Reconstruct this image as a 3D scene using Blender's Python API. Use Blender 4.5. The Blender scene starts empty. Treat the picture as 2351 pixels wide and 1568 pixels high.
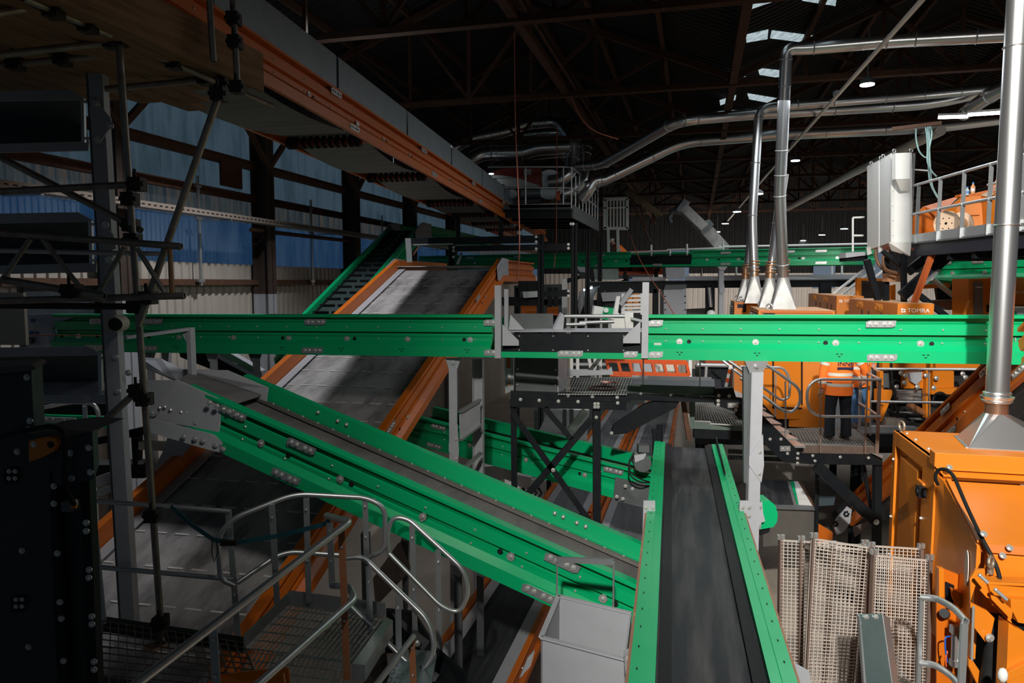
import bpy, math, random
from mathutils import Vector, Matrix
random.seed(7)
V = Vector
F = 1650.0; CX = 1175.5; CY = 784.0; CZ = 6.0; HZ = 650.0
TH = math.atan((CY - HZ) / F); SN = math.sin(TH); CS = math.cos(TH)
Z = V((0, 0, 1))

def ray(px, py):
    u = (px - CX) / F; w = -(py - CY) / F
    return V((u, CS + w * SN, -SN + w * CS))
def P(px, py, y):
    """world point seen at a photo pixel, at distance y ahead of the viewer"""
    d = ray(px, py)
    return V((0, 0, CZ)) + d * (y / d.y)
def PZ(px, py, z):
    d = ray(px, py)
    return V((0, 0, CZ)) + d * ((z - CZ) / d.z)
def PL(px, py, p0, n):
    """pixel onto the plane through p0 with normal n"""
    d = ray(px, py); o = V((0, 0, CZ))
    return o + d * ((p0 - o).dot(n) / d.dot(n))
PHI = math.radians(14.4); CP = math.cos(PHI); SP = math.sin(PHI)
BU = V((CP, -SP, 0)); BV = V((SP, CP, 0))          # the hall's own axes
def B(u, v, z): return BU * u + BV * v + Z * z

# ---------------------------------------------------------------- materials
MATS = {}
def mat(name, col, rough=.5, metal=0., dirt=.25, scale=3., dcol=None, bump=0., spec=.5, fine=0., stretch=None, rvar=1., rotz=0.):
    if name in MATS: return MATS[name]
    m = bpy.data.materials.new(name); m.use_nodes = True
    nt = m.node_tree; N = nt.nodes; L = nt.links
    b = N['Principled BSDF']
    b.inputs['Roughness'].default_value = rough; b.inputs['Metallic'].default_value = metal
    b.inputs['Specular IOR Level'].default_value = spec
    tc = N.new('ShaderNodeTexCoord'); mp = N.new('ShaderNodeMapping')
    L.new(tc.outputs['Object'], mp.inputs['Vector'])
    if stretch: mp.inputs['Scale'].default_value = stretch
    if rotz:
        m2 = N.new('ShaderNodeMapping'); m2.inputs['Rotation'].default_value = (0, 0, rotz)
        L.new(tc.outputs['Object'], m2.inputs['Vector']); L.new(m2.outputs['Vector'], mp.inputs['Vector'])
    no = N.new('ShaderNodeTexNoise'); no.inputs['Scale'].default_value = scale
    no.inputs['Detail'].default_value = 8; no.inputs['Roughness'].default_value = .65
    L.new(mp.outputs['Vector'], no.inputs['Vector'])
    rp = N.new('ShaderNodeValToRGB'); rp.color_ramp.elements[0].position = .42; rp.color_ramp.elements[1].position = .72
    L.new(no.outputs['Fac'], rp.inputs['Fac'])
    mx = N.new('ShaderNodeMix'); mx.data_type = 'RGBA'
    mul = N.new('ShaderNodeMath'); mul.operation = 'MULTIPLY'; mul.inputs[1].default_value = dirt
    L.new(rp.outputs['Color'], mul.inputs[0]); L.new(mul.outputs[0], mx.inputs['Factor'])
    c = tuple(col) + (1,)
    mx.inputs['A'].default_value = c
    mx.inputs['B'].default_value = (tuple(dcol) if dcol else tuple(x * .45 for x in col)) + (1,)
    L.new(mx.outputs['Result'], b.inputs['Base Color'])
    mr = N.new('ShaderNodeMapRange'); mr.inputs['To Min'].default_value = max(.03, rough - .08 * rvar); mr.inputs['To Max'].default_value = min(1, rough + .15 * rvar)
    L.new(no.outputs['Fac'], mr.inputs['Value']); L.new(mr.outputs['Result'], b.inputs['Roughness'])
    if bump:
        n2 = N.new('ShaderNodeTexNoise'); n2.inputs['Scale'].default_value = fine or 60
        L.new(mp.outputs['Vector'], n2.inputs['Vector'])
        bp = N.new('ShaderNodeBump'); bp.inputs['Strength'].default_value = bump; bp.inputs['Distance'].default_value = .01
        L.new(n2.outputs['Fac'], bp.inputs['Height']); L.new(bp.outputs['Normal'], b.inputs['Normal'])
    MATS[name] = m
    return m
def emit(name, col, s):
    if name in MATS: return MATS[name]
    m = bpy.data.materials.new(name); m.use_nodes = True
    b = m.node_tree.nodes['Principled BSDF']
    b.inputs['Base Color'].default_value = tuple(col) + (1,)
    b.inputs['Emission Color'].default_value = tuple(col) + (1,); b.inputs['Emission Strength'].default_value = s
    MATS[name] = m
    return m
GREEN = mat('green_paint', (.0, .36, .132), .32, dirt=.18, scale=2.5, dcol=(.0, .28, .10))
ORANGE = mat('orange_paint', (.56, .125, .005), .38, dirt=.25, scale=2.2, dcol=(.42, .09, .005))
ORANGE2 = mat('machine_orange', (.62, .178, .010), .36, dirt=.2, scale=1.6, dcol=(.5, .135, .008))
GREY = mat('grey_paint', (.36, .37, .40), .45, dirt=.2, scale=3)
DGREY = mat('dark_grey_paint', (.085, .095, .10), .5, dirt=.4, scale=4)
GALV = mat('galvanised_steel', (.50, .52, .53), .34, .75, dirt=.35, scale=9, dcol=(.34, .35, .36))
SCAF = mat('scaffold_tube_steel', (.30, .27, .24), .42, .7, dirt=.7, scale=9, dcol=(.13, .10, .08))
RUST = mat('rusty_steel', (.11, .05, .026), .8, .1, dirt=.7, scale=5, dcol=(.05, .028, .02), bump=.3)
BLACK = mat('black_steel_paint', (.006, .008, .011), .45, dirt=.5, scale=5, dcol=(.016, .016, .016), spec=.22)
DUCT = mat('spiral_duct_metal', (.70, .71, .72), .30, .95, dirt=.08, scale=1.5, dcol=(.58, .58, .58), rvar=.05)
ZINC = mat('zinc_bolt', (.62, .62, .60), .35, .7, dirt=.2, scale=20)
RUBBER = mat('black_rubber', (.008, .009, .010), .6, dirt=.4, scale=8, dcol=(.018, .018, .02), spec=.25)
WOOD = mat('scaffold_board_wood', (.27, .16, .095), .85, dirt=.8, scale=2.0, dcol=(.10, .055, .032), bump=.3, stretch=(8, .7, 8), rotz=PHI, spec=.2)
SHEET = mat('grey_sheet_cover', (.26, .31, .34), .45, .3, dirt=.3, scale=3)
WHITE = mat('white_panel_paint', (.68, .68, .66), .4, dirt=.1, scale=2)
HIVIS = mat('hi_vis_orange_cloth', (1.0, .20, .02), .8, dirt=.3, scale=12, bump=.3, fine=18, dcol=(.75, .12, .01))
REFL = mat('reflective_tape', (.62, .60, .52), .5, dirt=.1)
CHALK = None
SKIN = mat('skin', (.45, .22, .15), .6, dirt=.1)
NAVY = mat('dark_trousers', (.008, .010, .018), .85, dirt=.4, scale=10, bump=.3, fine=14)
REDP = mat('red_plastic', (.62, .085, .012), .4, dirt=.3, scale=4)

# ---------------------------------------------------------------- mesh builder
COL = bpy.context.scene.collection
ROOT = {}
def perp(d, up=Z):
    s = d.cross(up)
    if s.length < 1e-5: s = d.cross(V((1, 0, 0)))
    s.normalize(); return s, s.cross(d).normalized()
class MB:
    def __init__(self): self.v = []; self.f = []; self.m = []; self.s = []
    def add(self, vs, fs, m=0, smooth=False):
        o = len(self.v); self.v += [V(p) for p in vs]
        for f in fs: self.f.append([i + o for i in f]); self.m.append(m); self.s.append(smooth)
        return self
    def box(self, c, dx, dy, dz, ax=None, m=0):
        X, Y, ZZ = ax or (V((1, 0, 0)), V((0, 1, 0)), Z)
        X = X * dx / 2; Y = Y * dy / 2; ZZ = ZZ * dz / 2; c = V(c)
        vs = [c + a * X + b * Y + d * ZZ for d in (-1, 1) for (a, b) in ((-1, -1), (1, -1), (1, 1), (-1, 1))]
        return self.add(vs, [(3, 2, 1, 0), (4, 5, 6, 7), (0, 1, 5, 4), (1, 2, 6, 5), (2, 3, 7, 6), (3, 0, 4, 7)], m)
    def beam(self, a, b, w, h, up=Z, m=0):
        a = V(a); b = V(b); d = (b - a); L = d.length
        if L < 1e-6: return self
        d.normalize(); s, u = perp(d, up)
        return self.box((a + b) / 2, L, w, h, (d, s, u), m)
    def hbeam(self, a, b, w, h, t=.012, up=Z, m=0):
        d = (V(b) - V(a)).normalized(); s, u = perp(d, up)
        self.beam(a, b, t, h, up, m)
        for k in (-1, 1): self.beam(V(a) + u * k * (h - t) / 2, V(b) + u * k * (h - t) / 2, w, t, up, m)
        return self
    def prof(self, a, b, pts, side, up, m=0, closed=True):
        """extrude a 2-D profile (side, up) from a to b"""
        a = V(a); b = V(b); n = len(pts)
        vs = [p + side * q[0] + up * q[1] for p in (a, b) for q in pts]
        k = n if closed else n - 1
        fs = [(i, (i + 1) % n, n + (i + 1) % n, n + i) for i in range(k)]
        if closed: fs += [tuple(range(n - 1, -1, -1)), tuple(range(n, 2 * n))]
        return self.add(vs, fs, m)
    def slab(self, pts, th, m=0):
        """polygon with thickness vector th"""
        n = len(pts); pts = [V(p) for p in pts]; th = V(th)
        vs = pts + [p + th for p in pts]
        fs = [tuple(range(n)), tuple(range(2 * n - 1, n - 1, -1))] + [(i, n + i, n + (i + 1) % n, (i + 1) % n) for i in range(n)]
        return self.add(vs, fs, m)
    def tube(self, pts, r, n=10, m=0, caps=True, hollow=0, fl=0, smooth=True, rads=None):
        pts = [V(p) for p in pts]
        if fl: pts = fillet(pts, fl)
        ds = []
        for i in range(len(pts)):
            d = V((0, 0, 0))
            if i: d += (pts[i] - pts[i - 1]).normalized()
            if i < len(pts) - 1: d += (pts[i + 1] - pts[i]).normalized()
            ds.append(d.normalized())
        s, u = perp(ds[0]); vs = []
        for i, p in enumerate(pts):
            s = (s - ds[i] * s.dot(ds[i])).normalized(); u = s.cross(ds[i]).normalized()
            rr = rads[i] if rads else r
            vs += [p + (s * math.cos(2 * math.pi * k / n) + u * math.sin(2 * math.pi * k / n)) * rr for k in range(n)]
        fs = [(i * n + k, i * n + (k + 1) % n, (i + 1) * n + (k + 1) % n, (i + 1) * n + k) for i in range(len(pts) - 1) for k in range(n)]
        self.add(vs, fs, m, smooth)
        if caps and not hollow:
            self.add(vs[:n], [tuple(range(n - 1, -1, -1))], m); self.add(vs[-n:], [tuple(range(n))], m)
        if hollow:
            for e, d in ((0, ds[0]), (len(pts) - 1, -ds[-1])):
                ring = vs[e * n:e * n + n]; c = pts[e]
                inn = [c + (q - c) * hollow for q in ring]; dp = [q + d * (rads[e] if rads else r) * 2.5 for q in inn]
                self.add(ring + inn + dp, [(k, (k + 1) % n, n + (k + 1) % n, n + k) for k in range(n)] + [(n + k, n + (k + 1) % n, 2 * n + (k + 1) % n, 2 * n + k) for k in range(n)] + [tuple(range(2 * n, 3 * n))], m)
        return self
    def cyl(self, a, b, r, n=12, m=0, r1=None):
        return self.tube([a, b], r, n, m, rads=[r, r if r1 is None else r1])
    def ball(self, c, r, n=10, m=0, sc=(1, 1, 1)):
        c = V(c); vs = []; k = n // 2
        for i in range(k + 1):
            t = math.pi * i / k
            for j in range(n):
                p = 2 * math.pi * j / n
                vs.append(c + V((r * sc[0] * math.sin(t) * math.cos(p), r * sc[1] * math.sin(t) * math.sin(p), r * sc[2] * math.cos(t))))
        return self.add(vs, [(i * n + j, (i + 1) * n + j, (i + 1) * n + (j + 1) % n, i * n + (j + 1) % n) for i in range(k) for j in range(n)], m, True)
    def bolt(self, p, nrm, r=.014, m=0):
        p = V(p); nrm = V(nrm).normalized()
        self.tube([p - nrm * .002, p + nrm * r * .35], r * 1.5, 10, m, smooth=False)
        return self.tube([p, p + nrm * r * 1.1], r * .9, 6, m, smooth=False)
    def stud(self, p, nrm, r=.008, m=0):
        p = V(p); nrm = V(nrm).normalized()
        return self.tube([p - nrm * .002, p + nrm * r * .7, p + nrm * r * 1.1], r, 6, m, smooth=False, rads=[r, r, r * .5])
    def ring(self, c, nrm, R, r, n=14, k=6, m=0):
        nrm = V(nrm).normalized(); s, u = perp(nrm)
        pts = [V(c) + (s * math.cos(2 * math.pi * i / n) + u * math.sin(2 * math.pi * i / n)) * R for i in range(n + 1)]
        return self.tube(pts, r, k, m, caps=False)
    def build(self, name, mats, parent=None, loc=None, bev=0):
        me = bpy.data.meshes.new(name)
        if parent is not None: o0 = ROOT[parent.name]
        else: o0 = V(loc) if loc is not None else (sum(self.v, V((0, 0, 0))) / max(1, len(self.v)))
        me.from_pydata([tuple(p - o0) for p in self.v], [], self.f)
        for x in (mats if isinstance(mats, (list, tuple)) else [mats]): me.materials.append(x)
        me.polygons.foreach_set('material_index', self.m); me.polygons.foreach_set('use_smooth', self.s)
        me.update()
        o = bpy.data.objects.new(name, me); COL.objects.link(o)
        if parent is not None: o.parent = parent
        else: o.location = o0
        ROOT[o.name] = o0
        if bev:
            b = o.modifiers.new('bevel', 'BEVEL'); b.width = bev; b.segments = 2; b.limit_method = 'ANGLE'; b.angle_limit = math.radians(40)
        return o
def fillet(pts, r, n=7):
    pts = [V(p) for p in pts]; out = [pts[0]]
    for i in range(1, len(pts) - 1):
        a, b, c = pts[i - 1], pts[i], pts[i + 1]
        d0 = (a - b); d1 = (c - b); k = min(r, d0.length * .48, d1.length * .48)
        p0 = b + d0.normalized() * k; p1 = b + d1.normalized() * k
        for j in range(n + 1):
            t = j / n; out.append(p0 * (1 - t) ** 2 + b * 2 * t * (1 - t) + p1 * t * t)
    return out + [pts[-1]]
def thing(name, label, cat, loc, group=None):
    o = bpy.data.objects.new(name, None); COL.objects.link(o); o.location = V(loc); o.empty_display_size = .1
    ROOT[o.name] = V(loc); o['label'] = label; o['category'] = cat
    if group: o['group'] = group
    return o
def tag(o, label, cat, group=None):
    o['label'] = label; o['category'] = cat
    if group: o['group'] = group
    return o
def struct(o): o['kind'] = 'structure'; return o
def dup(root, off, label=None, group=None):
    """a copy of a thing with copies of its parts and sub-parts, moved by off"""
    r = root.copy(); COL.objects.link(r); r.location = root.location + V(off); ROOT[r.name] = V(r.location)
    if label: r['label'] = label
    if group: r['group'] = group
    for ch in list(root.children):
        c = ch.copy(); COL.objects.link(c); c.parent = r
        for g in ch.children:
            d = g.copy(); COL.objects.link(d); d.parent = c
    return r
def lerp(a, b, t): return V(a) * (1 - t) + V(b) * t
def text(s, size, o, xd, yd, name, m, parent, depth=.002):
    """lettering lying in the plane (xd, yd), lower-left corner at o"""
    cu = bpy.data.curves.new(name, 'FONT'); cu.body = s; cu.size = size; cu.extrude = depth
    t = bpy.data.objects.new(name, cu); COL.objects.link(t)
    dg = bpy.context.evaluated_depsgraph_get(); me = bpy.data.meshes.new_from_object(t.evaluated_get(dg))
    COL.objects.unlink(t); bpy.data.objects.remove(t)
    xd = V(xd).normalized(); yd = V(yd).normalized(); zd = xd.cross(yd)
    M = Matrix.Translation(V(o) - ROOT[parent.name]) @ Matrix((xd, yd, zd)).transposed().to_4x4()
    me.transform(M); me.materials.clear(); me.materials.append(m)
    q = bpy.data.objects.new(name, me); COL.objects.link(q); q.parent = parent; ROOT[q.name] = ROOT[parent.name]
    return q
# ================================================================ camera, world, light
sc = bpy.context.scene
cam = bpy.data.cameras.new('camera'); co = bpy.data.objects.new('camera', cam); COL.objects.link(co)
cam.sensor_width = 36; cam.lens = F / 2351 * 36; cam.clip_end = 300; cam.clip_start = .05
co.location = (0, 0, CZ); co.rotation_euler = (math.pi / 2 - TH, 0, 0); sc.camera = co
sc.view_settings.view_transform = 'Standard'; sc.view_settings.look = 'None'; sc.view_settings.gamma = 1
sc.view_settings.exposure = 0.0; sc.view_settings.use_curve_mapping = False
w = bpy.data.worlds.new('world'); sc.world = w; w.use_nodes = True
w.node_tree.nodes['Background'].inputs[0].default_value = (.42, .55, .68, 1); w.node_tree.nodes['Background'].inputs[1].default_value = .055
def spot(name, loc, aim, watts, ang, blend, col=(1, .96, .88), size=.25):
    l = bpy.data.lights.new(name, 'SPOT'); l.energy = watts; l.spot_size = math.radians(ang); l.spot_blend = blend
    l.color = col; l.shadow_soft_size = size
    o = bpy.data.objects.new(name, l); COL.objects.link(o); o.location = V(loc)
    o.rotation_euler = (V(aim) - V(loc)).to_track_quat('-Z', 'Y').to_euler(); return o
def area(name, loc, aim, watts, sx, sy, col=(1, 1, 1)):
    l = bpy.data.lights.new(name, 'AREA'); l.energy = watts; l.shape = 'RECTANGLE'; l.size = sx; l.size_y = sy; l.color = col
    o = bpy.data.objects.new(name, l); COL.objects.link(o); o.location = V(loc)
    o.rotation_euler = (V(aim) - V(loc)).to_track_quat('-Z', 'Y').to_euler(); return o
spot('floodlight', (-1.2, -7.5, 12.6), (7.4, 8.0, 3.8), 20500, 56, 1.0)
spot('left_fill_spot', (-.3, 3.4, 7.7), (-2.0, 9.0, 3.7), 300, 62, .8)  # unseen fill added to brighten the conveyors on the left
spot('wall_side_lamp', tuple(B(-6.05, 11.6, 10.7)), tuple(B(-5.6, 11.0, 0)), 1000, 120, .5, (.95, .97, 1), .12)
spot('right_fill_spot', (2.4, 3.6, 10.2), (7.0, 12.0, 4.3), 2200, 80, .9, (1, .95, .88), 1.2)  # added fill for the orange machines on the right, no fixture there
area('hall_lamps', tuple(B(7, 24, 9.3)), tuple(B(7, 24, 0)), 800, 12, 14, (.92, .97, 1))
area('mid_lamps', (4.5, 12, 9.2), (4.0, 13, 0), 130, 4, 5, (.92, .97, 1))
area('back_wall_fill', tuple(B(6, 38, 6.4)), tuple(B(6, 46, 3.4)), 900, 22, 1.5, (1, .96, .9))  # unseen area light added to lift the cream back wall
spot('bay_lamp_light', tuple(P(1991, 200, 13.4)), tuple(P(1991, 600, 13.3)), 120, 150, .6, (.93, .97, 1), .15)

# ================================================================ hall shell
CREAM = mat('cream_wall_sheeting', (.46, .41, .36), .6, dirt=.5, scale=.9, dcol=(.27, .23, .20), stretch=(1, 1, .25))
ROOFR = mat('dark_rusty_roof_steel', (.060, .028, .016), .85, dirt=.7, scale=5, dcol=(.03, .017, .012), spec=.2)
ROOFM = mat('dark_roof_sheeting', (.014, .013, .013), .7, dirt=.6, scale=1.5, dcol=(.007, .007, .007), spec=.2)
CONC = mat('concrete_floor', (.50, .43, .36), .8, dirt=.6, scale=.8, dcol=(.28, .24, .2), bump=.2)
def sheet_glow(name, ca, cb, cc, s, sx):
    m = bpy.data.materials.new(name); m.use_nodes = True; nt = m.node_tree; N = nt.nodes; L = nt.links
    b = N['Principled BSDF']; b.inputs['Base Color'].default_value = (.06, .08, .1, 1); b.inputs['Roughness'].default_value = .5
    tc = N.new('ShaderNodeTexCoord'); mp = N.new('ShaderNodeMapping'); mp.inputs['Scale'].default_value = (sx, sx, .25)
    L.new(tc.outputs['Object'], mp.inputs['Vector'])
    n = N.new('ShaderNodeTexNoise'); n.inputs['Scale'].default_value = 3; n.inputs['Detail'].default_value = 6; L.new(mp.outputs[0], n.inputs['Vector'])
    r = N.new('ShaderNodeValToRGB'); e = r.color_ramp.elements
    e[0].position = .35; e[0].color = ca + (1,); e[1].position = .52; e[1].color = cb + (1,)
    k = e.new(.72); k.color = cc + (1,)
    L.new(n.outputs['Fac'], r.inputs['Fac']); L.new(r.outputs['Color'], b.inputs['Emission Color']); b.inputs['Emission Strength'].default_value = s
    return m
GLOW_A = sheet_glow('daylit_sheet_pale', (.035, .065, .09), (.055, .095, .13), (.07, .11, .14), .5, 1.2)
GLOW_B = sheet_glow('daylit_sheet_streaked', (.018, .030, .04), (.045, .055, .06), (.10, .07, .05), .55, 3.5)
GLOW_C = sheet_glow('daylit_sheet_blue', (.012, .045, .115), (.022, .062, .14), (.04, .085, .16), .5, 1.0)
ROOFLIGHT = sheet_glow('rooflight_sheet', (.25, .33, .36), (.45, .55, .58), (.6, .7, .72), .9, 2.0)
WU = -10.0
def corr(u, v0, v1, z0, z1, pitch=.22, dep=.035, name='wall', m=None, jag=0):
    mb = MB(); n = int((v1 - v0) / pitch); vs = []
    for i in range(n + 1):
        for q, (a, d) in enumerate(((0, 0), (.45, 0), (.55, 1), (.95, 1))):
            zz = z0 + (random.uniform(-jag, jag) if jag and q == 0 and i % 4 == 0 else 0)
            v = v0 + (i + a) * pitch
            vs += [B(u + d * dep, v, zz), B(u + d * dep, v, z1)]
    k = len(vs) // 2
    mb.add(vs, [(2 * i, 2 * i + 2, 2 * i + 3, 2 * i + 1) for i in range(k - 1)])
    return struct(mb.build(name, m))
fl = MB(); fl.slab([B(-10.3, -6, 0), B(40, -6, 0), B(40, 49, 0), B(-10.3, 49, 0)], Z * -.2); struct(fl.build('floor', CONC))
corr(WU, 1, 48, 0, 6.42, m=CREAM, name='wall_left')
corr(WU - .06, 1, 48, 6.38, 7.42, pitch=.12, dep=.025, m=GLOW_C, name='window_1')
corr(WU - .03, 1, 48, 7.36, 7.95, pitch=.12, dep=.025, m=GLOW_B, name='window_2')
corr(WU, 1, 48, 7.9, 10.2, pitch=.16, dep=.025, m=GLOW_A, name='window_3')
# back wall: cream below, dark sheeting above
mb = MB(); vs = []
for i in range(int(42 / .3)):
    for a, d in ((0, 0), (.5, 0), (.6, .05), (.9, .05)):
        vs += [B(-10 + (i + a) * .3, 46 - d, 0), B(-10 + (i + a) * .3, 46 - d, 6.6)]
mb.add(vs, [(2 * i, 2 * i + 2, 2 * i + 3, 2 * i + 1) for i in range(len(vs) // 2 - 1)]); struct(mb.build('wall_back', CREAM))
mb = MB(); vs = []
for i in range(int(42 / .3)):
    for a, d in ((0, 0), (.5, 0), (.6, .05), (.9, .05)):
        vs += [B(-10 + (i + a) * .3, 46.1 - d, 6.6), B(-10 + (i + a) * .3, 46.1 - d, 12.5)]
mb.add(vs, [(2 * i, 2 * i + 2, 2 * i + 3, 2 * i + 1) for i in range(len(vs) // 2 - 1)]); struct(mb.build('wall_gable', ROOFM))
for i, px in enumerate((1462, 1560, 1895, 2010)):
    a = PL(px, 560, B(0, 45.8, 0), BV)
    uu = a.dot(BU); mb = MB()
    mb.slab([B(uu - .6, 45.85, 5.7), B(uu + .6, 45.85, 5.7), B(uu + .6, 45.85, 8.0), B(uu - .6, 45.85, 8.0)], BV * .05)
    struct(mb.build('window_%d' % (4 + i), GLOW_C))
VALLEY = [-10.2, .6, 11.2, 21.8, 32.4]; EAVE = 10.0; RISE = 2.2
mb = MB()
for b in range(4):
    u0, u1 = VALLEY[b], VALLEY[b + 1]; um = (u0 + u1) / 2
    for (ua, za, ub, zb) in ((u0, EAVE + .25, um, EAVE + .25 + RISE), (um, EAVE + .25 + RISE, u1, EAVE + .25)):
        vs = []
        for i in range(int(44 / .2)):
            for a, d in ((0, 0), (.4, 0), (.55, .045), (.9, .045)):
                v = 2.5 + (i + a) * .2; vs += [B(ua, v, za - d), B(ub, v, zb - d)]
        mb.add(vs, [(2 * i, 2 * i + 1, 2 * i + 3, 2 * i + 2) for i in range(len(vs) // 2 - 1)])
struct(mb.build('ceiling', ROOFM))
def roof_pt(px, py, b, left=True):
    u0, u1 = VALLEY[b], VALLEY[b + 1]; um = (u0 + u1) / 2
    sl = RISE / (um - u0); n = (Z - BU * sl) if left else (Z + BU * sl)
    return PL(px, py, B(u0 if left else u1, 0, EAVE + .18), n.normalized())
wn = 8
for quad in (((1700, 2), (1772, -22), (1776, 4), (1704, 28)), ((1846, -6), (1924, -22), (1918, 14), (1842, 2)), ((1772, 72), (1868, 84), (1846, 98), (1768, 88)),
             ((1712, 82), (1764, 70), (1762, 90), (1714, 98)), ((1664, 176), (1708, 164), (1712, 176), (1668, 184)), ((1740, 158), (1798, 164), (1796, 180), (1744, 172)),
             ((1652, 232), (1690, 220), (1688, 230), (1654, 242)), ((1716, 216), (1790, 228), (1784, 240), (1720, 228))):
    mb = MB(); mb.slab([roof_pt(x, y, 1) for x, y in quad], Z * .02); struct(mb.build('window_%d' % wn, ROOFLIGHT)); wn += 1

# roof trusses of the frame lines
names = ['nearest', 'second', 'third', 'fourth', 'fifth', 'sixth', 'seventh', 'eighth']
def roof_truss(v, lab):
    t = thing('roof_truss', lab, 'roof truss', B(.6, v, EAVE - .1), 'rusty roof trusses')
    for b in range(3):
        u0, u1 = VALLEY[b], VALLEY[b + 1]; um = (u0 + u1) / 2; h = (u1 - u0) / 8
        c = MB(); c.beam(B(u0, v, EAVE - .12), B(u1, v, EAVE - .12), .16, .10, Z)
        c.build('bottom_chord', ROOFR, t)
        c = MB()
        for (a, bb) in ((u0, um), (u1, um)): c.beam(B(a, v, EAVE), B(bb, v, EAVE + RISE), .14, .12, Z)
        c.build('rafter', ROOFR, t)
        top = lambda u: EAVE + RISE * (1 - abs(u - um) / (um - u0))
        for k in range(1, 8):
            u = u0 + k * h; wb = MB()
            if k == 4: wb.beam(B(u, v, EAVE - .1), B(u, v, EAVE + RISE), .08, .08, BU)
            else:
                s = 1 if k < 4 else -1
                wb.beam(B(u, v, top(u)), B(u + s * h, v, EAVE - .1), .07, .07, Z)
                wb.beam(B(u, v, top(u)), B(u, v, EAVE - .1), .06, .06, BU)
            wb.build('web_member', ROOFR, t)
    return t
for k in range(8):
    roof_truss(10.66 + 4.37 * k, '%s rusty steel roof truss from the viewer, spanning the hall under the dark roof' % names[k])
k = 0
for (u, lab) in ((-2.7, 'rusty roof tie running lengthwise above the orange covered conveyor'), (.6, 'dark valley beam running lengthwise beside the pale rooflights'),
                 (11.2, 'dark valley beam running lengthwise at the far right of the roof')):
    mb = MB(); mb.beam(B(u, 6 if k == 0 else 10.7, EAVE - .05), B(u, 46, EAVE - .05), .14, .2 if k else .14)
    if k == 0: mb.beam(B(u + .22, 6, EAVE - .05), B(u + .22, 46, EAVE - .05), .04, .04)
    tag(mb.build('roof_tie' if k == 0 else 'valley_beam', ROOFR), lab, 'roof beam'); k += 1
# purlins under the roof
for b in range(2):
    u0, u1 = VALLEY[b], VALLEY[b + 1]; um = (u0 + u1) / 2
    for side in (0, 1):
        mb = MB()
        for j in range(1, 4):
            u = (u0 if side == 0 else u1) + (um - (u0 if side == 0 else u1)) * j / 4
            mb.beam(B(u, 6, EAVE + RISE * j / 4 + .12), B(u, 46, EAVE + RISE * j / 4 + .12), .08, .14)
        o = mb.build('trim_%d' % (1 + b * 2 + side), ROOFR); struct(o)

# columns and rails on the left wall
ORD = ['nearest', 'second', 'third', 'fourth', 'fifth', 'sixth', 'seventh']
COLP = mat('column_brown', (.055, .033, .024), .75, dirt=.5, scale=3, dcol=(.02, .015, .012))
for k in range(0, 5):
    v = 10.36 + 4.37 * k
    t = thing('wall_column', '%s brown steel column along the daylit left wall' % ORD[k], 'column', B(WU + .3, v, 0), 'columns of the left wall')
    mb = MB(); mb.hbeam(B(WU + .32, v, 5.75), B(WU + .32, v, EAVE + .2), .3, .42, .04, BU); mb.build('upper_shaft', COLP, t)
    mb = MB(); mb.hbeam(B(WU + .32, v, 0), B(WU + .32, v, 5.75), .3, .42, .04, BU); mb.build('painted_shaft', GREY, t)['label'] = 'grey painted lower column shaft'
    mb = MB(); mb.beam(B(WU + .5, v, 8.6), B(WU + .5, v + 1.3, 9.9), .1, .1); mb.beam(B(WU + .5, v, 8.6), B(WU + .5, v - 1.3, 9.9), .1, .1); mb.build('knee_brace', RUST, t)
for (z, w, h, lab) in ((8.63, .10, .16, 'upper rusty wall rail crossing the pale daylit sheets'), (7.9, .10, .14, 'middle rusty wall rail above the cable tray'), (6.02, .10, .12, 'lowest rusty wall rail across the cream sheeting')):
    mb = MB(); mb.beam(B(WU + .13, 4, z), B(WU + .13, 46, z), w, h)
    if z > 6.5: mb.beam(B(WU + .2, 4, z + h / 2), B(WU + .2, 46, z + h / 2), .18, .02)
    tag(mb.build('wall_rail', RUST), lab, 'wall rail', 'rusty rails of the left wall')
t = thing('cable_tray', 'long galvanised perforated cable tray fixed along the left wall', 'cable tray', B(WU + .7, 6, 7.33))
mb = MB(); a, b = B(WU + .70, 6, 7.3), B(WU + .70, 27, 7.3)
mb.beam(a, b, .25, .012); mb.beam(a + BU * .125 + Z * .05, b + BU * .125 + Z * .05, .012, .11)
for i in range(150):
    q = lerp(a, b, (i + .5) / 150) + BU * .132; mb.beam(q + Z * .05, q + Z * .05 + BV * .07, .004, .02, m=1)
mb.build('tray', [mat('tray_steel', (.40, .33, .28), .5, .4, dirt=.3), BLACK], t)
for i in range(5):
    v = 8.5 + 4.37 * i; mb = MB(); mb.beam(B(WU + .1, v, 7.28), B(WU + .82, v, 7.28), .05, .03); mb.build('bracket', GALV, t)
for k in range(3):
    v = 12.6 + 4.37 * k
    t = thing('wall_conduit', 'thin steel conduit on the left wall, %s from the viewer' % ORD[k].replace('nearest', 'first'), 'conduit', B(WU + .22, v, 6), 'wall conduits')
    mb = MB(); mb.beam(B(WU + .25, v, 5.95), B(WU + .25, v, 8.15), .05, .05, BU); mb.build('channel', GALV, t)
    mb = MB()
    for z in (6.05, 7.3, 7.95): mb.box(B(WU + .25, v, z), .06, .18, .06, (BU, BV, Z))
    mb.build('clamp', GALV, t)
mb = MB(); mb.slab([B(WU + .25, 13.3, 8.05), B(WU + .25, 14.0, 8.05), B(WU + .25, 14.0, 8.55), B(WU + .25, 13.3, 8.55)], BU * .06)
tag(mb.build('wall_box', RUST), 'small brown rusty box hung on the middle wall rail', 'box')
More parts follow.
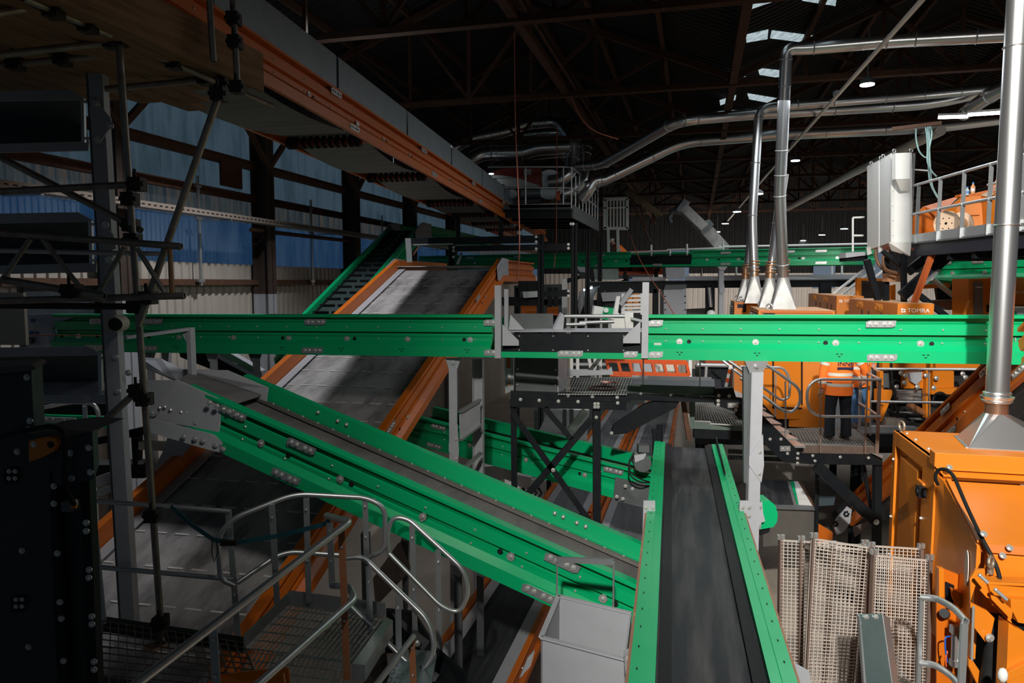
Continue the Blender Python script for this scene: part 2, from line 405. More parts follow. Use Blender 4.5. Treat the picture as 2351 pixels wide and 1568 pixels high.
mb = MB(); mb.tube([B(WU + .35, 14.2, 7.18), B(WU + .35, 19, 7.2)], .05); tag(mb.build('wall_pipe', RUST), 'short rusty pipe under the cable tray on the left wall', 'pipe')
# dark doorway in the cream sheeting at far left
mb = MB(); a = PL(52, 655, B(WU + .1, 0, 0), BU); b = PL(232, 730, B(WU + .1, 0, 0), BU)
va, vb = a.dot(BV), b.dot(BV)
mb.slab([B(WU + .08, va, 5.0), B(WU + .08, vb, 5.0), B(WU + .08, vb, 5.95), B(WU + .08, va, 5.95)], BU * .03)
struct(mb.build('door_1', mat('dark_opening', (.01, .016, .022), .6, dirt=.8, scale=12, dcol=(.03, .05, .06))))
# ================================================================ conveyors
def tpx(A, D, px):
    """parameter t where the line A + t D crosses a photo column"""
    k = (px - CX) / F; f = V((0, CS, -SN)); a = A - Z * CZ
    return (k * a.dot(f) - a.x) / (D.x - k * D.dot(f))
RAILP = [(0, 0), (.02, -.01), (.02, -.07), (-.15, -.08), (-.15, -.17), (-.02, -.20), (-.02, -.42), (-.13, -.44), (-.13, -.52), (-.03, -.55), (-.03, -.63), (.09, -.75), (.09, -1.0), (-.02, -1.0), (-.02, -.97), (.06, -.97), (.06, -.77), (-.20, -.60), (-.20, -.03), (-.20, 0)]
DASH = mat('white_belt_dash', (.62, .58, .55), .7, dirt=.2, scale=20)
def beltmat(name, c, c2, stretch, dirt=.8, scale=2.5, rough=.6, rotz=PHI):
    return mat(name, c, rough, dirt=dirt, scale=scale, dcol=c2, bump=.15, fine=25, stretch=stretch, rotz=rotz, spec=.3)
BELT = beltmat('dark_belt_rubber', (.030, .032, .036), (.11, .10, .09), (6, .5, 1))
BELTL = beltmat('dusty_belt_rubber', (.16, .15, .15), (.06, .058, .058), (3, .7, 1), scale=1.4)
BELTW = beltmat('chalky_wide_belt', (.34, .32, .315), (.05, .048, .05), (1.8, .7, 1), dirt=1, scale=1.3)
class Conv: pass
def conveyor(name, label, A, B_, W, H, toward=1, rm=None, near=True, far=True, belt=None, bd=.14, group=None, dash=None, studs=0, skirt=.06, segs=None, fm=None, cat='conveyor'):
    """A,B_: the two ends of the top outer edge of the rail whose outer face shows; the other rail lies W to the side"""
    c = Conv(); A = V(A); B_ = V(B_); c.A = A; c.B = B_; c.D = B_ - A; c.L = c.D.length; c.t = c.D.normalized()
    s = c.t.cross(Z).normalized() * toward; c.s = s; c.n = s.cross(c.t).normalized()
    if c.n.z < 0: c.n = -c.n
    c.W = W; c.H = H; c.root = r = thing(name, label, cat, A, group)
    o = [(q[0] * H, q[1] * H) for q in RAILP]
    def rail(a, b, side, nm, m):
        mb = MB(); mb.prof(a, b, o, side, c.n)
        if studs:
            k = int((b - a).length * studs)
            for i in range(k):
                p = lerp(a, b, (i + .5) / k)
                for fr, q in ((.31, -.02), (.59, -.03)): mb.stud(p + c.n * -fr * H + side * q * H, side, .011, 1)
        return mb.build(nm, [m, ZINC], r)
    if near:
        for (ta, tb) in (segs or [(0, 1)]): rail(A + c.D * ta, A + c.D * tb, -s, 'side_rail', rm)
    if far: rail(A + s * W, B_ + s * W, s, 'far_side_rail', fm or rm)
    if belt:
        mb = MB(); e = .17 * H + .005
        q = [A + s * e, B_ + s * e, B_ + s * (W - e), A + s * (W - e)]
        mb.slab([x - c.n * bd for x in q], -c.n * .015)
        mb.slab([x - c.n * (H * .86) for x in q], -c.n * .012)
        if dash:
            sp, nd, dl, off = dash; k = int(c.L / sp)
            for i in range(k):
                for j in range(nd):
                    p = A + c.t * (off + i * sp) + s * (e + .08 + (j + .5) * (W - 2 * e - .16) / nd) - c.n * (bd - .004)
                    mb.box(p, dl, .022, .006, (s, c.t, c.n), 1)
        c.belt = mb.build('belt', [belt, DASH], r)
        if skirt:
            for w0 in (e + .02, W - e - skirt - .02):
                mb = MB(); mb.slab([A + s * w0 - c.n * (bd - .03), B_ + s * w0 - c.n * (bd - .03), B_ + s * (w0 + skirt) - c.n * (bd - .02), A + s * (w0 + skirt) - c.n * (bd - .02)], c.n * .012)
                mb.build('skirt_strip', RUBBER if skirt < .08 else GREY, r)
    return c
def plate(c, px, frac, nb=4, ln=.30, h=.075, cut=1, m=None, side=None, off=0., t=None):
    """bolted splice plate on the outer face of a conveyor rail at a photo column"""
    t = tpx(c.A - c.n * frac * c.H, c.D, px) if t is None else t
    o = -c.s if side is None else side
    p = c.A + c.D * t - c.n * frac * c.H + o * (.092 * c.H if frac > .7 else .005) + o * off
    mb = MB(); a, b = -ln / 2, ln / 2; k = h * .5
    mb.slab([p + c.t * x + c.n * y for x, y in ((a + k * .1, -h / 2), (b - k, -h / 2), (b, -h / 2 + k * .4), (b + k * .2, h / 2), (a + k, h / 2), (a, h / 2 - k * .4))], o * .008)
    q = mb.build('splice_plate', m or GALV, c.root)
    xs = (-.4, -.17, .17, .4) if nb == 4 else (-.25, .25)
    for x in xs:
        b_ = MB(); b_.bolt(p + c.t * x * ln * .85 + o * .008, o, .016); b_.build('bolt', ZINC, q)
def washer(c, px, frac=.6, R=.036, t=None):
    t = tpx(c.A - c.n * frac * c.H, c.D, px) if t is None else t
    p = c.A + c.D * t - c.n * frac * c.H + c.s * .03 * c.H; o = -c.s
    mb = MB(); mb.cyl(p, p + o * .012, R, 18); mb.bolt(p + o * .012, o, .012); mb.build('roller_washer', ZINC, c.root)
def hole(c, px, frac=.6, R=.022, t=None):
    t = tpx(c.A - c.n * frac * c.H, c.D, px) if t is None else t
    p = c.A + c.D * t - c.n * frac * c.H + c.s * .03 * c.H; o = -c.s
    mb = MB(); mb.cyl(p, p + o * .003, R, 14); mb.ring(p + o * .003, o, R, .003); mb.build('grommet', RUBBER, c.root)

# --- the long horizontal green conveyor across the picture
A = P(120, 721, 10.1); B_ = P(2420, 723.5, 7.5); D = B_ - A
sg = [tpx(A, D, 118) * 0, tpx(A, D, 1128), tpx(A, D, 1487), 1]
main = conveyor('belt_conveyor', 'long horizontal bright green conveyor crossing the whole hall at eye level', A, B_, 1.1, .52, -1, GREEN, studs=2.4, belt=None, far=False,
                segs=[(sg[0], sg[1]), (sg[2], sg[3])])
for px in (228, 352, 724, 2021): plate(main, px, .19)
for px in (222, 345, 721, 1310, 2021): plate(main, px, .89)
for px in (1500,): plate(main, px + 5, .19, 2, .16); plate(main, px + 5, .89, 2, .16)
plate(main, 1125, .19, 2, .16); plate(main, 1128, .89, 2, .16); plate(main, 1448, .89, 2, .16)
for px in (180, 292, 410, 535, 662, 796, 935, 1079, 1560, 1735, 1919, 2114): washer(main, px)
for px in (140, 222, 340, 648, 813, 1065, 1582, 1896, 2140): hole(main, px)
for (ta, tb) in ((sg[0], sg[1]), (sg[2], sg[3])):
    a = main.A + main.D * ta + main.s * 1.1 - Z * .08; b = main.A + main.D * tb + main.s * 1.1 - Z * .08; mb = MB()
    mb.prof(a, b, [(q[0] * .52, q[1] * .52) for q in RAILP], main.s, main.n); mb.build('far_side_rail', GREEN, main.root)
    mb = MB(); e = main.s * .06; k = main.n * .14
    mb.slab([a - main.s * 1.1 + e - k, b - main.s * 1.1 + e - k, b - e - k, a - e - k], -main.n * .015); mb.build('belt', BELT, main.root)
for px in (286, 410, 652, 787, 925, 1075, 1405 + 155, 1737, 1925, 2122):
    t = tpx(main.A - main.n * .43, main.D, px); q = main.A + main.D * t - main.n * .43 - main.s * .048; mb = MB()
    for dx, dz in ((-.022, 0), (.022, 0), (0, -.028)): mb.box(q + main.t * dx + main.n * dz, .024, .006, .008, (main.t, main.s, main.n))
    mb.build('slot', BLACK, main.root)
t = tpx(main.A - main.n * .33, main.D, 1510); q = main.A + main.D * t - main.n * .345 - main.s * .01
mb = MB(); mb.box(q, .085, .008, .042, (main.t, main.s, (main.n - main.s * .5).normalized())); mb.build('sticker', WHITE, main.root)
# narrow lower strip and black boxed section between the grey posts
a = main.A + main.D * sg[1]; b = main.A + main.D * sg[2]
mb = MB(); mb.beam(a - main.n * .485 - main.s * .02, b - main.n * .485 - main.s * .02, .05, .07, main.n); mb.build('lower_strip', GREEN, main.root)
mb = MB(); a2 = P(1154, 766, 8.85); b2 = P(1474, 766, 8.42); dn = -Z * .225
mb.slab([a2, b2, b2 + dn, a2 + dn], main.s * .03)
for i in range(4):
    for zz in (.03, .2): mb.stud(lerp(a2, b2, (i + .5) / 4) - Z * zz, -main.s, .011, 1)
mb.build('black_side_cover', [BLACK, ZINC], main.root)
mb = MB(); mb.slab([a2 + Z * .02, b2 + Z * .02, b2 + Z * .02 + main.s * .55, a2 + Z * .02 + main.s * .55], Z * .012); mb.build('box_floor', GREY, main.root)
for px, y0 in ((1146, 655), (1482, 648)):
    mb = MB(); t = tpx(main.A, main.D, px); p = main.A + main.D * t - main.s * .05
    top = P(px, y0, p.y); bot = P(px, 822, p.y)
    mb.beam(V((p.x, p.y, bot.z)), V((p.x, p.y, top.z)), .075, .06, main.s)
    mb.beam(V((p.x, p.y, top.z - .05)) + main.s * .45, V((p.x, p.y, bot.z)) + main.s * .45, .05, .05, main.s)
    mb.slab([V((p.x + .05, p.y + .03, 5.62 - .12)), V((p.x + .25, p.y + .03, 5.3)), V((p.x + .25, p.y + .03, 5.24)), V((p.x + .05, p.y + .03, 5.24))] if px < 1300 else
            [V((p.x - .05, p.y + .03, 5.62 - .06)), V((p.x - .25, p.y + .03, 5.36)), V((p.x - .25, p.y + .03, 5.3)), V((p.x - .05, p.y + .03, 5.3))], main.s * .01)
    mb.build('upright_post', GREY, main.root)['label'] = 'grey upright post bolted to the conveyor side'
# trough end seen over the rail
t = thing('feed_trough', 'small grey sheet trough sitting in the black section of the long green conveyor', 'trough', P(1230, 755, 9.0))
q = [P(1168, 722, 9.1), P(1282, 722, 9.0), P(1296, 756, 8.9), P(1206, 756, 8.95)]
mb = MB(); mb.slab([P(1170, 755, 9.35), P(1270, 755, 9.25), P(1270, 720, 9.25), P(1170, 720, 9.35)], V((0, .01, 0))); mb.build('back_plate', DGREY, t)
mb = MB(); mb.slab([P(1270, 757, 8.9), P(1293, 757, 8.9), P(1296, 724, 8.9), P(1290, 719, 8.9)], V((0, .35, 0))); mb.build('end_plate', GREY, t)
mb = MB(); mb.slab([P(1168, 757, 8.9), P(1204, 757, 8.9), P(1172, 722, 8.9)], V((0, .01, 0))); mb.build('gusset', GREY, t)

# support legs of the long conveyor
def leg(px, y0, y1, y, w=.11, lab='', yb=None, hd=True):
    t = thing('conveyor_prop', lab, 'support leg', P(px, y1, y), 'grey legs under the long green conveyor')
    a = P(px, y0, y); mb = MB(); z1 = P(px, y1, y).z
    zt = a.z - .12
    for k in (-1, 1): mb.box(V((a.x + k * w / 2, y, (zt + z1) / 2)), .012, .09, zt - z1)
    mb.box(V((a.x, y + .04, (zt + z1) / 2)), w, .012, zt - z1); mb.box(V((a.x, y - .045, (zt + z1) / 2)), w * .96, .01, zt - z1)
    mb.build('post', GREY, t)
    mb = MB(); mb.slab([V((a.x - w * 1.1, y, a.z)), V((a.x + w * 1.1, y, a.z)), V((a.x + w * .5, y, a.z - .16)), V((a.x - w * .5, y, a.z - .16))], V((0, .02, 0)))
    mb.bolt(V((a.x, y - .002, a.z - .06)), V((0, -1, 0)), .02); mb.build('swivel_head', GALV, t)
    mb = MB(); zz = zt - .95; mb.slab([V((a.x - w * .62, y - .06, zz)), V((a.x + w * .62, y - .06, zz + .25)), V((a.x + w * .8, y - .06, zz - .1)), V((a.x + w * .6, y - .06, zz - .3)), V((a.x - w * .62, y - .06, zz - .1))], V((0, .01, 0)))
    for dz in (.05, -.2): mb.bolt(V((a.x + w * .4, y - .06, zz + dz)), V((0, -1, 0)), .014, 1)
    mb.build('joint_plate', [GREY, ZINC], t)
    return t
LEG1 = leg(1737, 829, 1830, 8.0, .12, 'grey bolted leg under the bright right half of the long green conveyor')
leg(1040, 822, 1560, 8.95, .09, 'grey leg under the shaded middle of the long green conveyor')
mb = MB(); a = P(1098, 824, 9.6); mb.hbeam(V((a.x, a.y, 1.0)), a, .09, .14, .012, BU)
tag(mb.build('conveyor_prop', GREY), 'darker rear leg beside the shaded middle leg of the long green conveyor', 'support leg', 'grey legs under the long green conveyor')
t = thing('folded_bracket', 'grey folded sheet bracket fixed between two conveyor legs', 'bracket', P(1070, 980, 9.0))
mb = MB(); q = [P(1054, 952, 8.9), P(1101, 918, 9.3), P(1101, 975, 9.3), P(1056, 1012, 8.9)]; mb.slab(q, V((.01, .01, 0)))
mb.build('plate', GREY, t)
for a_, b_ in (((1056, 945), (1102, 918)), ((1056, 1010), (1103, 975)), ((1066, 1075), (1104, 1040))):
    mb = MB(); mb.beam(P(*a_, 8.9), P(*b_, 9.3), .05, .03); mb.build('flange', GALV, t)
for i, (px, yy) in enumerate(((588, 9.6), (490, 9.8), (345, 10.0))):
    mb = MB(); a = P(px, 806, yy); mb.beam(V((a.x, yy, 2.2)), a, .09, .07); mb.slab([a + V((-.1, -.05, 0)), a + V((.1, -.05, 0)), a + V((.05, -.05, -.14)), a + V((-.05, -.05, -.14))], V((0, .02, 0))); mb.bolt(a + V((0, -.05, -.06)), V((0, -1, 0)), .02)
    tag(mb.build('conveyor_prop', DGREY if i < 1 else GREY), ['dark short leg under the left half of the long green conveyor', 'pale leg under the left half of the long green conveyor', 'leg hidden behind the scaffold pole under the long green conveyor'][i], 'support leg', 'grey legs under the long green conveyor')

# grey drive end at the far left of the long conveyor
t = thing('drive_end', 'pale grey drive end of the long green conveyor behind the scaffold', 'drive unit', P(90, 760, 10.3))
mb = MB(); mb.slab([P(57, 722, 10.2), P(200, 720, 10.05), P(140, 738, 10.1), P(120, 752, 10.1), P(128, 770, 10.1), P(112, 788, 10.1), P(130, 800, 10.1), P(60, 795, 10.2)], V((.0, .03, 0)))
mb.build('end_plate', mat('end_plate_blue_grey', (.28, .34, .42), .5, dirt=.4), t)
mb = MB(); c_ = P(71, 782, 10.15); mb.cyl(c_, c_ + V((0, -.06, 0)), .055, 18); mb.ring(c_ + V((0, -.06, 0)), V((0, 1, 0)), .05, .008); mb.build('fan_grille', DGREY, t)
for px, y in ((73, 764), (87, 765), (75, 736)):
    mb = MB(); c_ = P(px, y, 10.15); mb.cyl(c_, c_ + V((0, -.012, 0)), .028, 14); mb.build('sticker', mat('blue_sticker', (.02, .09, .3), .5), t)

# --- green conveyor running down from upper left to lower right
A = P(430, 885, 6.78); B_ = P(1540, 1377, 5.45)
diag = conveyor('belt_conveyor', 'green inclined conveyor sloping down to the right in front of the wide white-dashed belt', A, B_, .92, .46, -1, GREEN, studs=2.2, belt=BELTL, bd=.2, skirt=.05)
for px in (692, 1290): plate(diag, px, .19)
for px in (662, 1240): plate(diag, px, .87)
plate(diag, 535, .14, ln=.3); plate(diag, 485, .90, ln=.3)
for px in (598, 780, 970, 1172, 1384): washer(diag, px, .5)
for px in (660, 805, 1147, 1412): hole(diag, px, .5)
plate_s = [(628, .12), (745, .12), (790, .12), (810, .12), (1283, .1), (1302, .1), (1333, .1), (1353, .1)]
for px, fr in plate_s:
    a = diag.A + diag.s * diag.W; t = tpx(a, diag.D, px); p = a + diag.D * t - diag.n * fr * diag.H - diag.s * .098
    mb = MB(); mb.ball(p, .022, 8); mb.build('dome_bolt', ZINC, diag.root)
# seal rail with studs along the far side of the belt
a = diag.A + diag.s * (diag.W - .135) - diag.n * .165; mb = MB(); mb.beam(a, a + diag.D, .05, .03, diag.n)
for i in range(26): mb.stud(a + diag.D * (i + .5) / 26 + diag.n * .016, diag.n, .012, 1)
mb.build('seal_strip', [mat('seal_grey', (.16, .15, .14), .5, .3, dirt=.5), ZINC], diag.root)
# grey head section
hd = thing('grey_head_section', 'pale grey head section at the upper left end of the sloping green conveyor', 'conveyor head', P(400, 930, 6.9))
mb = MB(); y0 = 6.74
mb.slab([P(318, 873, y0 + .1), P(405, 873, y0), P(432, 884, y0), P(512, 921, y0 - .06), P(500, 992, y0 - .06), P(345, 962, y0 + .05)], V((.01, .012, 0)))
mb.build('side_plate', GREY, hd)
mb = MB(); mb.slab([P(345, 962, y0 - .05), P(487, 998, y0 - .12), P(520, 1022, y0 - .12), P(518, 1042, y0 - .12), P(470, 1030, y0 - .12), P(340, 992, y0 - .05)], V((0, .03, 0))); mb.build('lower_plate', GREY, hd)
mb = MB(); y1 = 7.55
mb.slab([P(405, 868, y1), P(420, 848, y1), P(520, 850, y1 - .04), P(614, 890, y1 - .12), P(610, 922, y1 - .12), P(500, 885, y1), P(440, 888, y1)], V((.01, .012, 0))); mb.build('far_side_plate', GREY, hd)
mb = MB(); mb.slab([P(405, 875, y0 + .02), P(440, 852, y1), P(600, 905, y1 - .1), P(520, 930, y0)], -Z * .02); mb.build('head_belt', BELTL, hd)
mb = MB(); mb.slab([P(325, 820, 8.2), P(370, 823, 8.1), P(420, 848, 7.6), P(405, 872, 6.9), P(330, 840, 8.0)], V((0, 0, -.02))); mb.build('curved_hood', GREY, hd)
for px, y in ((352, 947), (452, 971)):
    mb = MB(); c_ = P(px, y, y0 - .0); mb.cyl(c_ + V((0, .02, 0)), c_ + V((0, -.02, 0)), .036, 18); mb.bolt(c_ + V((0, -.02, 0)), V((0, -1, 0)), .012); mb.build('roller_washer', ZINC, hd)
for px, y in ((342, 932), (367, 936), (379, 934), (392, 941), (416, 946), (429, 947), (441, 954), (466, 963), (479, 964), (491, 971)):
    mb = MB(); mb.stud(P(px, y, y0 + .01), V((0, -1, 0)), .016); mb.build('bolt', ZINC, hd)
for px, y in ((481, 924), (498, 932), (526, 945), (545, 952), (422, 1002), (448, 1007), (466, 1012), (495, 1022), (512, 1031)):
    mb = MB(); mb.bolt(P(px, y, y0 - .13), V((0, -1, 0)), .017); mb.build('bolt', ZINC, hd)
gt = thing('goalpost', 'grey folded steel frame standing on the conveyor head', 'frame', P(380, 790, 7.4))
mb = MB(); mb.beam(P(288, 775, 6.9), P(436, 755, 7.4), .07, .03); mb.build('cross_bar', GREY, gt)
mb = MB(); mb.beam(P(437, 752, 7.4), P(443, 888, 7.4), .075, .05, BU); mb.slab([P(416, 763, 7.38), P(432, 760, 7.38), P(430, 790, 7.38)], V((0, .01, 0))); mb.build('upright', GREY, gt)

# --- conveyor running away from the viewer, lower right of centre
zb = 3.86
A = PZ(1473, 1568, zb + .08); Bq = PZ(1515, 1014, zb + .08)
dd = (Bq - A); A = A - dd * .25; sd = dd.normalized().cross(Z)
cR = PZ(1800, 1568, zb + .08); Wn = (cR - A).dot(sd)
near_c = conveyor('belt_conveyor', 'dark scuffed belt conveyor with bright green rails running straight away from the viewer', A, Bq, Wn, .34, 1, GREEN, studs=0, belt=beltmat('scuffed_belt', (.018, .021, .025), (.078, .077, .077), (5, .5, 1), scale=1.6), bd=.06, skirt=.07)
for (w0, m_) in ((-.03, GREEN), (Wn + .03, GREEN)):
    mb = MB(); a = near_c.A + near_c.s * w0; mb.beam(a, a + near_c.D, .075, .014, near_c.n)
    for i in range(30): mb.box(a + near_c.D * (i + .5) / 30 + Z * .008, .008, .022, .004, (near_c.s, near_c.t, near_c.n), 1)
    mb.build('top_flange', [m_, BLACK], near_c.root)
for w0, t0, t1 in ((-.075, .0, .62), (Wn + .075, 0, .66)):
    for i in range(4):
        mb = MB(); a = near_c.A + near_c.s * w0 - Z * .06; mb.beam(a + near_c.D * (t0 + (t1 - t0) * i / 4 + .003), a + near_c.D * (t0 + (t1 - t0) * (i + 1) / 4 - .003), .022, .10)
        mb.build('timber_strip', mat('brown_timber', (.30, .16, .10), .7, dirt=.4, scale=6), near_c.root)
for (px, y, sg_) in ((1491, 1180, -1), (1712, 1180, 1)):
    p = PZ(px, y, zb + .06); mb = MB()
    mb.slab([p + V((-.055, 0, .12)), p + V((.05, 0, .12)), p + V((.06, 0, -.25)), p + V((-.06, 0, -.25))], V((0, .02, 0)))
    for dx in (-.03, .03):
        for dz in (.06, -.02): mb.bolt(p + V((dx, -.002, dz)), V((0, -1, 0)), .012, 1)
    mb.build('rail_bracket', [GREY, ZINC], near_c.root)
mb = MB(); p = PZ(1440, 1500, zb); mb.slab([PZ(1432, 1492, zb), PZ(1466, 1482, zb), PZ(1462, 1600, zb), PZ(1440, 1600, zb)], -Z * .015)
for y in (1508, 1528): mb.bolt(PZ(1442, y, zb + .002), Z, .014, 1)
mb.build('corner_plate', [GREY, ZINC], near_c.root)
mb = MB(); p = PZ(1850, 1560, zb); mb.slab([PZ(1826, 1522, zb), PZ(1858, 1540, zb), PZ(1866, 1600, zb), PZ(1820, 1600, zb)], -Z * .015); mb.build('corner_plate', GREY, near_c.root)
for px in (1648,):
    mb = MB(); a = near_c.B + near_c.s * (Wn - .02); mb.slab([a + Z * .02, a + Z * .02 - near_c.t * 1.6, a - near_c.t * 1.6 + Z * .05, a + Z * .10], near_c.s * .012); mb.build('skirt_board', RUBBER, near_c.root)
mb = MB(); mb.hbeam(V((P(1515, 1000, 9.7).x, 9.7, 3.0)), P(1515, 975, 9.7), .07, .07); mb.build('end_post', BLACK, near_c.root)

# --- the wide white-dashed belt climbing away
p0 = V((-3.7028, 11.56, 4.4379)); dW = ray(1528, 44).normalized(); nW = BU.cross(dW).normalized()
if nW.z < 0: nW = -nW
WR0 = PL(505, 1583, p0, nW); WR1 = PL(1146, 619, p0, nW); tw = (WR1 - WR0).normalized(); sw = -tw.cross(Z).normalized()
WW = 2.42
A = WR0 + nW * .23 - sw * .06; B_ = WR1 + nW * .23 - sw * .06
wide = conveyor('belt_conveyor', 'wide orange-railed belt with white dashes climbing away behind the green conveyors', A, B_, WW + .12, .5, -1, ORANGE, studs=1.6, belt=BELTW, bd=.24, dash=(.52, 8, .17, .3), skirt=.16)
for tt in (.36, .58, .8): plate(wide, 0, .16, t=tt); hole(wide, 0, t=tt + .03); washer(wide, 0, t=tt + .06)
kl = wide.B + wide.s * wide.W
hz = BV * 3.4 + Z * .02
mb = MB(); o = [(q[0] * .5, q[1] * .5) for q in RAILP]
mb.prof(wide.B + wide.t * .05, wide.B + hz, o, -wide.s, Z); mb.build('level_side_rail', ORANGE, wide.root)
mb = MB(); mb.prof(kl + wide.t * .05, kl + hz, o, wide.s, Z); mb.build('level_far_rail', ORANGE, wide.root)
mb = MB(); mb.slab([wide.B + wide.s * .06 - Z * .13, kl - wide.s * .06 - Z * .13, kl - wide.s * .06 + hz - Z * .13, wide.B + wide.s * .06 + hz - Z * .13], -Z * .02); mb.build('level_belt', BELTW, wide.root)
for (q, sd) in ((wide.B, -wide.s), (kl, -wide.s)):
    mb = MB(); u = q + sd * .02
    mb.slab([u - wide.t * .55 + wide.n * .02, u + wide.n * .04 + wide.t * .02, u + BV * .55 + Z * .03, u + BV * .55 - Z * .4, u + wide.n * -.5, u - wide.t * .55 - wide.n * .3], sd * .012)
    for i in range(4): mb.bolt(u + sd * .012 - wide.t * (.45 - .1 * i) - wide.n * (.1 - .02 * i), sd, .02, 1)
    for i in range(5): mb.stud(u + sd * .012 + BV * .1 * i - wide.n * (.28), sd, .016, 1)
    mb.build('head_plate', [GREY, ZINC], wide.root)

# --- overhead orange conveyor with grey covers
dO = ray(1493, 688).normalized(); R0 = V((-2.0146, 10.1616, 7.9476))
Wo = 1.2; Ho = .47
A = R0 - dO * 6.2 + Z * Ho; B_ = R0 + dO * 17.5 + Z * Ho
over = conveyor('belt_conveyor', 'orange overhead conveyor with grey sheet covers running away under the roof', A, B_, Wo, Ho, -1, ORANGE, studs=1.5)
cov = MB(); n1 = over.n
for i in range(9):
    a = over.A + over.D * (i / 9 + .001); b = over.A + over.D * ((i + 1) / 9 - .001); mb = MB()
    mb.slab([a, b, b + n1 * .38, a + n1 * .38], over.s * .012)
    mb.slab([a + n1 * .38, b + n1 * .38, b + n1 * .40 + over.s * Wo, a + n1 * .40 + over.s * Wo], n1 * .012)
    mb.slab([a + over.s * Wo, b + over.s * Wo, b + over.s * Wo + n1 * .4, a + over.s * Wo + n1 * .4], over.s * .012)
    for j in range(7): mb.stud(lerp(a, b, (j + .5) / 7) + n1 * .36, -over.s, .012, 1)
    mb.beam(a + n1 * .19 - over.s * .004, a + n1 * .19 - over.s * .004 + over.t * .03, .01, .36, n1)
    mb.build('cover_sheet', [SHEET, ZINC], over.root)
mb = MB(); a = over.A + over.s * .1 - n1 * (Ho * .80); b = over.B + over.s * .1 - n1 * (Ho * .80); rb = []
rollers = [tpx(over.A - n1 * Ho, over.D, px) for px in (838, 985, 1093, 1140, 1175, 1200)]
sagmat = beltmat('return_belt_dusty', (.20, .195, .185), (.10, .10, .095), (.6, 6, 1), scale=1.2)
ts = [-.12, .11] + rollers[:1] + rollers[1:]; ts = [ts[0], (ts[0] + ts[1]) / 2 * 0 + .10] + rollers
vs = []
for i in range(len(ts) - 1):
    for j in range(12):
        x = j / 12; t_ = ts[i] + (ts[i + 1] - ts[i]) * x; sag = .16 * 4 * x * (1 - x)
        p = over.A + over.D * t_ - n1 * (Ho * .78 + sag); vs += [p + over.s * .06, p + over.s * (Wo - .06)]
k = len(vs) // 2; mb.add(vs, [(2 * i, 2 * i + 1, 2 * i + 3, 2 * i + 2) for i in range(k - 1)], 0, True)
mb.build('return_belt', sagmat, over.root)
REDR = mat('red_roller', (.30, .045, .012), .5, dirt=.4)
for t_ in [.10] + rollers:
    p = over.A + over.D * t_ - n1 * (Ho * .98); mb = MB()
    mb.cyl(p + over.s * .02, p + over.s * (Wo - .02), .05, 12); r_ = mb.build('return_roller', REDR, over.root)
    for j in range(11):
        mb = MB(); q = p + over.s * (.1 + (Wo - .2) * j / 10); w_ = .035 if 0 < j < 10 else .08
        mb.cyl(q - over.s * w_ / 2, q + over.s * w_ / 2, .085, 12); mb.build('rubber_disc', RUBBER, r_)
for tt in (.22, .37, .52, .66, .78):
    plate(over, 0, .16, t=tt); plate(over, 0, .85, t=tt + .02); washer(over, 0, .62, t=tt - .03); hole(over, 0, .62, t=tt - .025); washer(over, 0, .62, t=tt + .07); hole(over, 0, .62, t=tt + .075)
mb = MB(); p = over.A + over.D * .246 - n1 * Ho * .78 - over.s * .005; mb.slab([p, p + over.t * .1, p + over.t * .1 + n1 * .1, p + n1 * .1], -over.s * .006); mb.build('rating_plate', WHITE, over.root)

# --- narrow cleated green conveyor by the wall
dC = ray(1333, 74).normalized(); Lh = P(896, 520, 21.3); wC = .9
nC = BU.cross(dC).normalized()
Rh = Lh + BU * wC; Ra = Rh - dC * 8.6
cle = conveyor('belt_conveyor', 'narrow cleated green conveyor climbing beside the left wall', Ra, Rh, wC, .42, -1, GREEN, studs=1.5, belt=mat('cleated_belt_green', (.03, .05, .05), .5, dirt=.5, dcol=(.06, .065, .06), scale=2), bd=.14, skirt=.05)
for i in range(21):
    for j in range(2):
        mb = MB(); p = cle.A + cle.D * (i + .5) / 21 + cle.s * (wC * (.28 + .44 * j)) - cle.n * .12; mb.box(p, wC * .36, .03, .07, (cle.s, cle.t, cle.n)); mb.build('cleat', RUBBER, cle.root)
for q, sd in ((cle.B, -cle.s), (cle.B + cle.s * wC, -cle.s)):
    mb = MB(); u = q + sd * .03
    mb.slab([u - cle.t * .7 + cle.n * .02, u + cle.n * .06 - cle.t * .05, u + BV * .2 + Z * .12, u + BV * .9 + Z * .12, u + BV * .9 - Z * .4, u - Z * .42, u - cle.t * .7 - cle.n * .2], sd * .012)
    for i in range(6): mb.stud(u + sd * .012 + BV * .12 * i - Z * .12, sd, .018, 1)
    mb.build('head_plate', [GREY, ZINC], cle.root)
for q, sd, nm in ((cle.B + BV * .8 + Z * .08, -cle.s, 'level_side_rail'), (cle.B + cle.s * wC + BV * .8 + Z * .08, cle.s, 'level_far_rail')):
    mb = MB(); mb.prof(q, q + BV * 7, [(x * .42, y * .42) for x, y in RAILP], sd, Z); mb.build(nm, GREEN, cle.root)

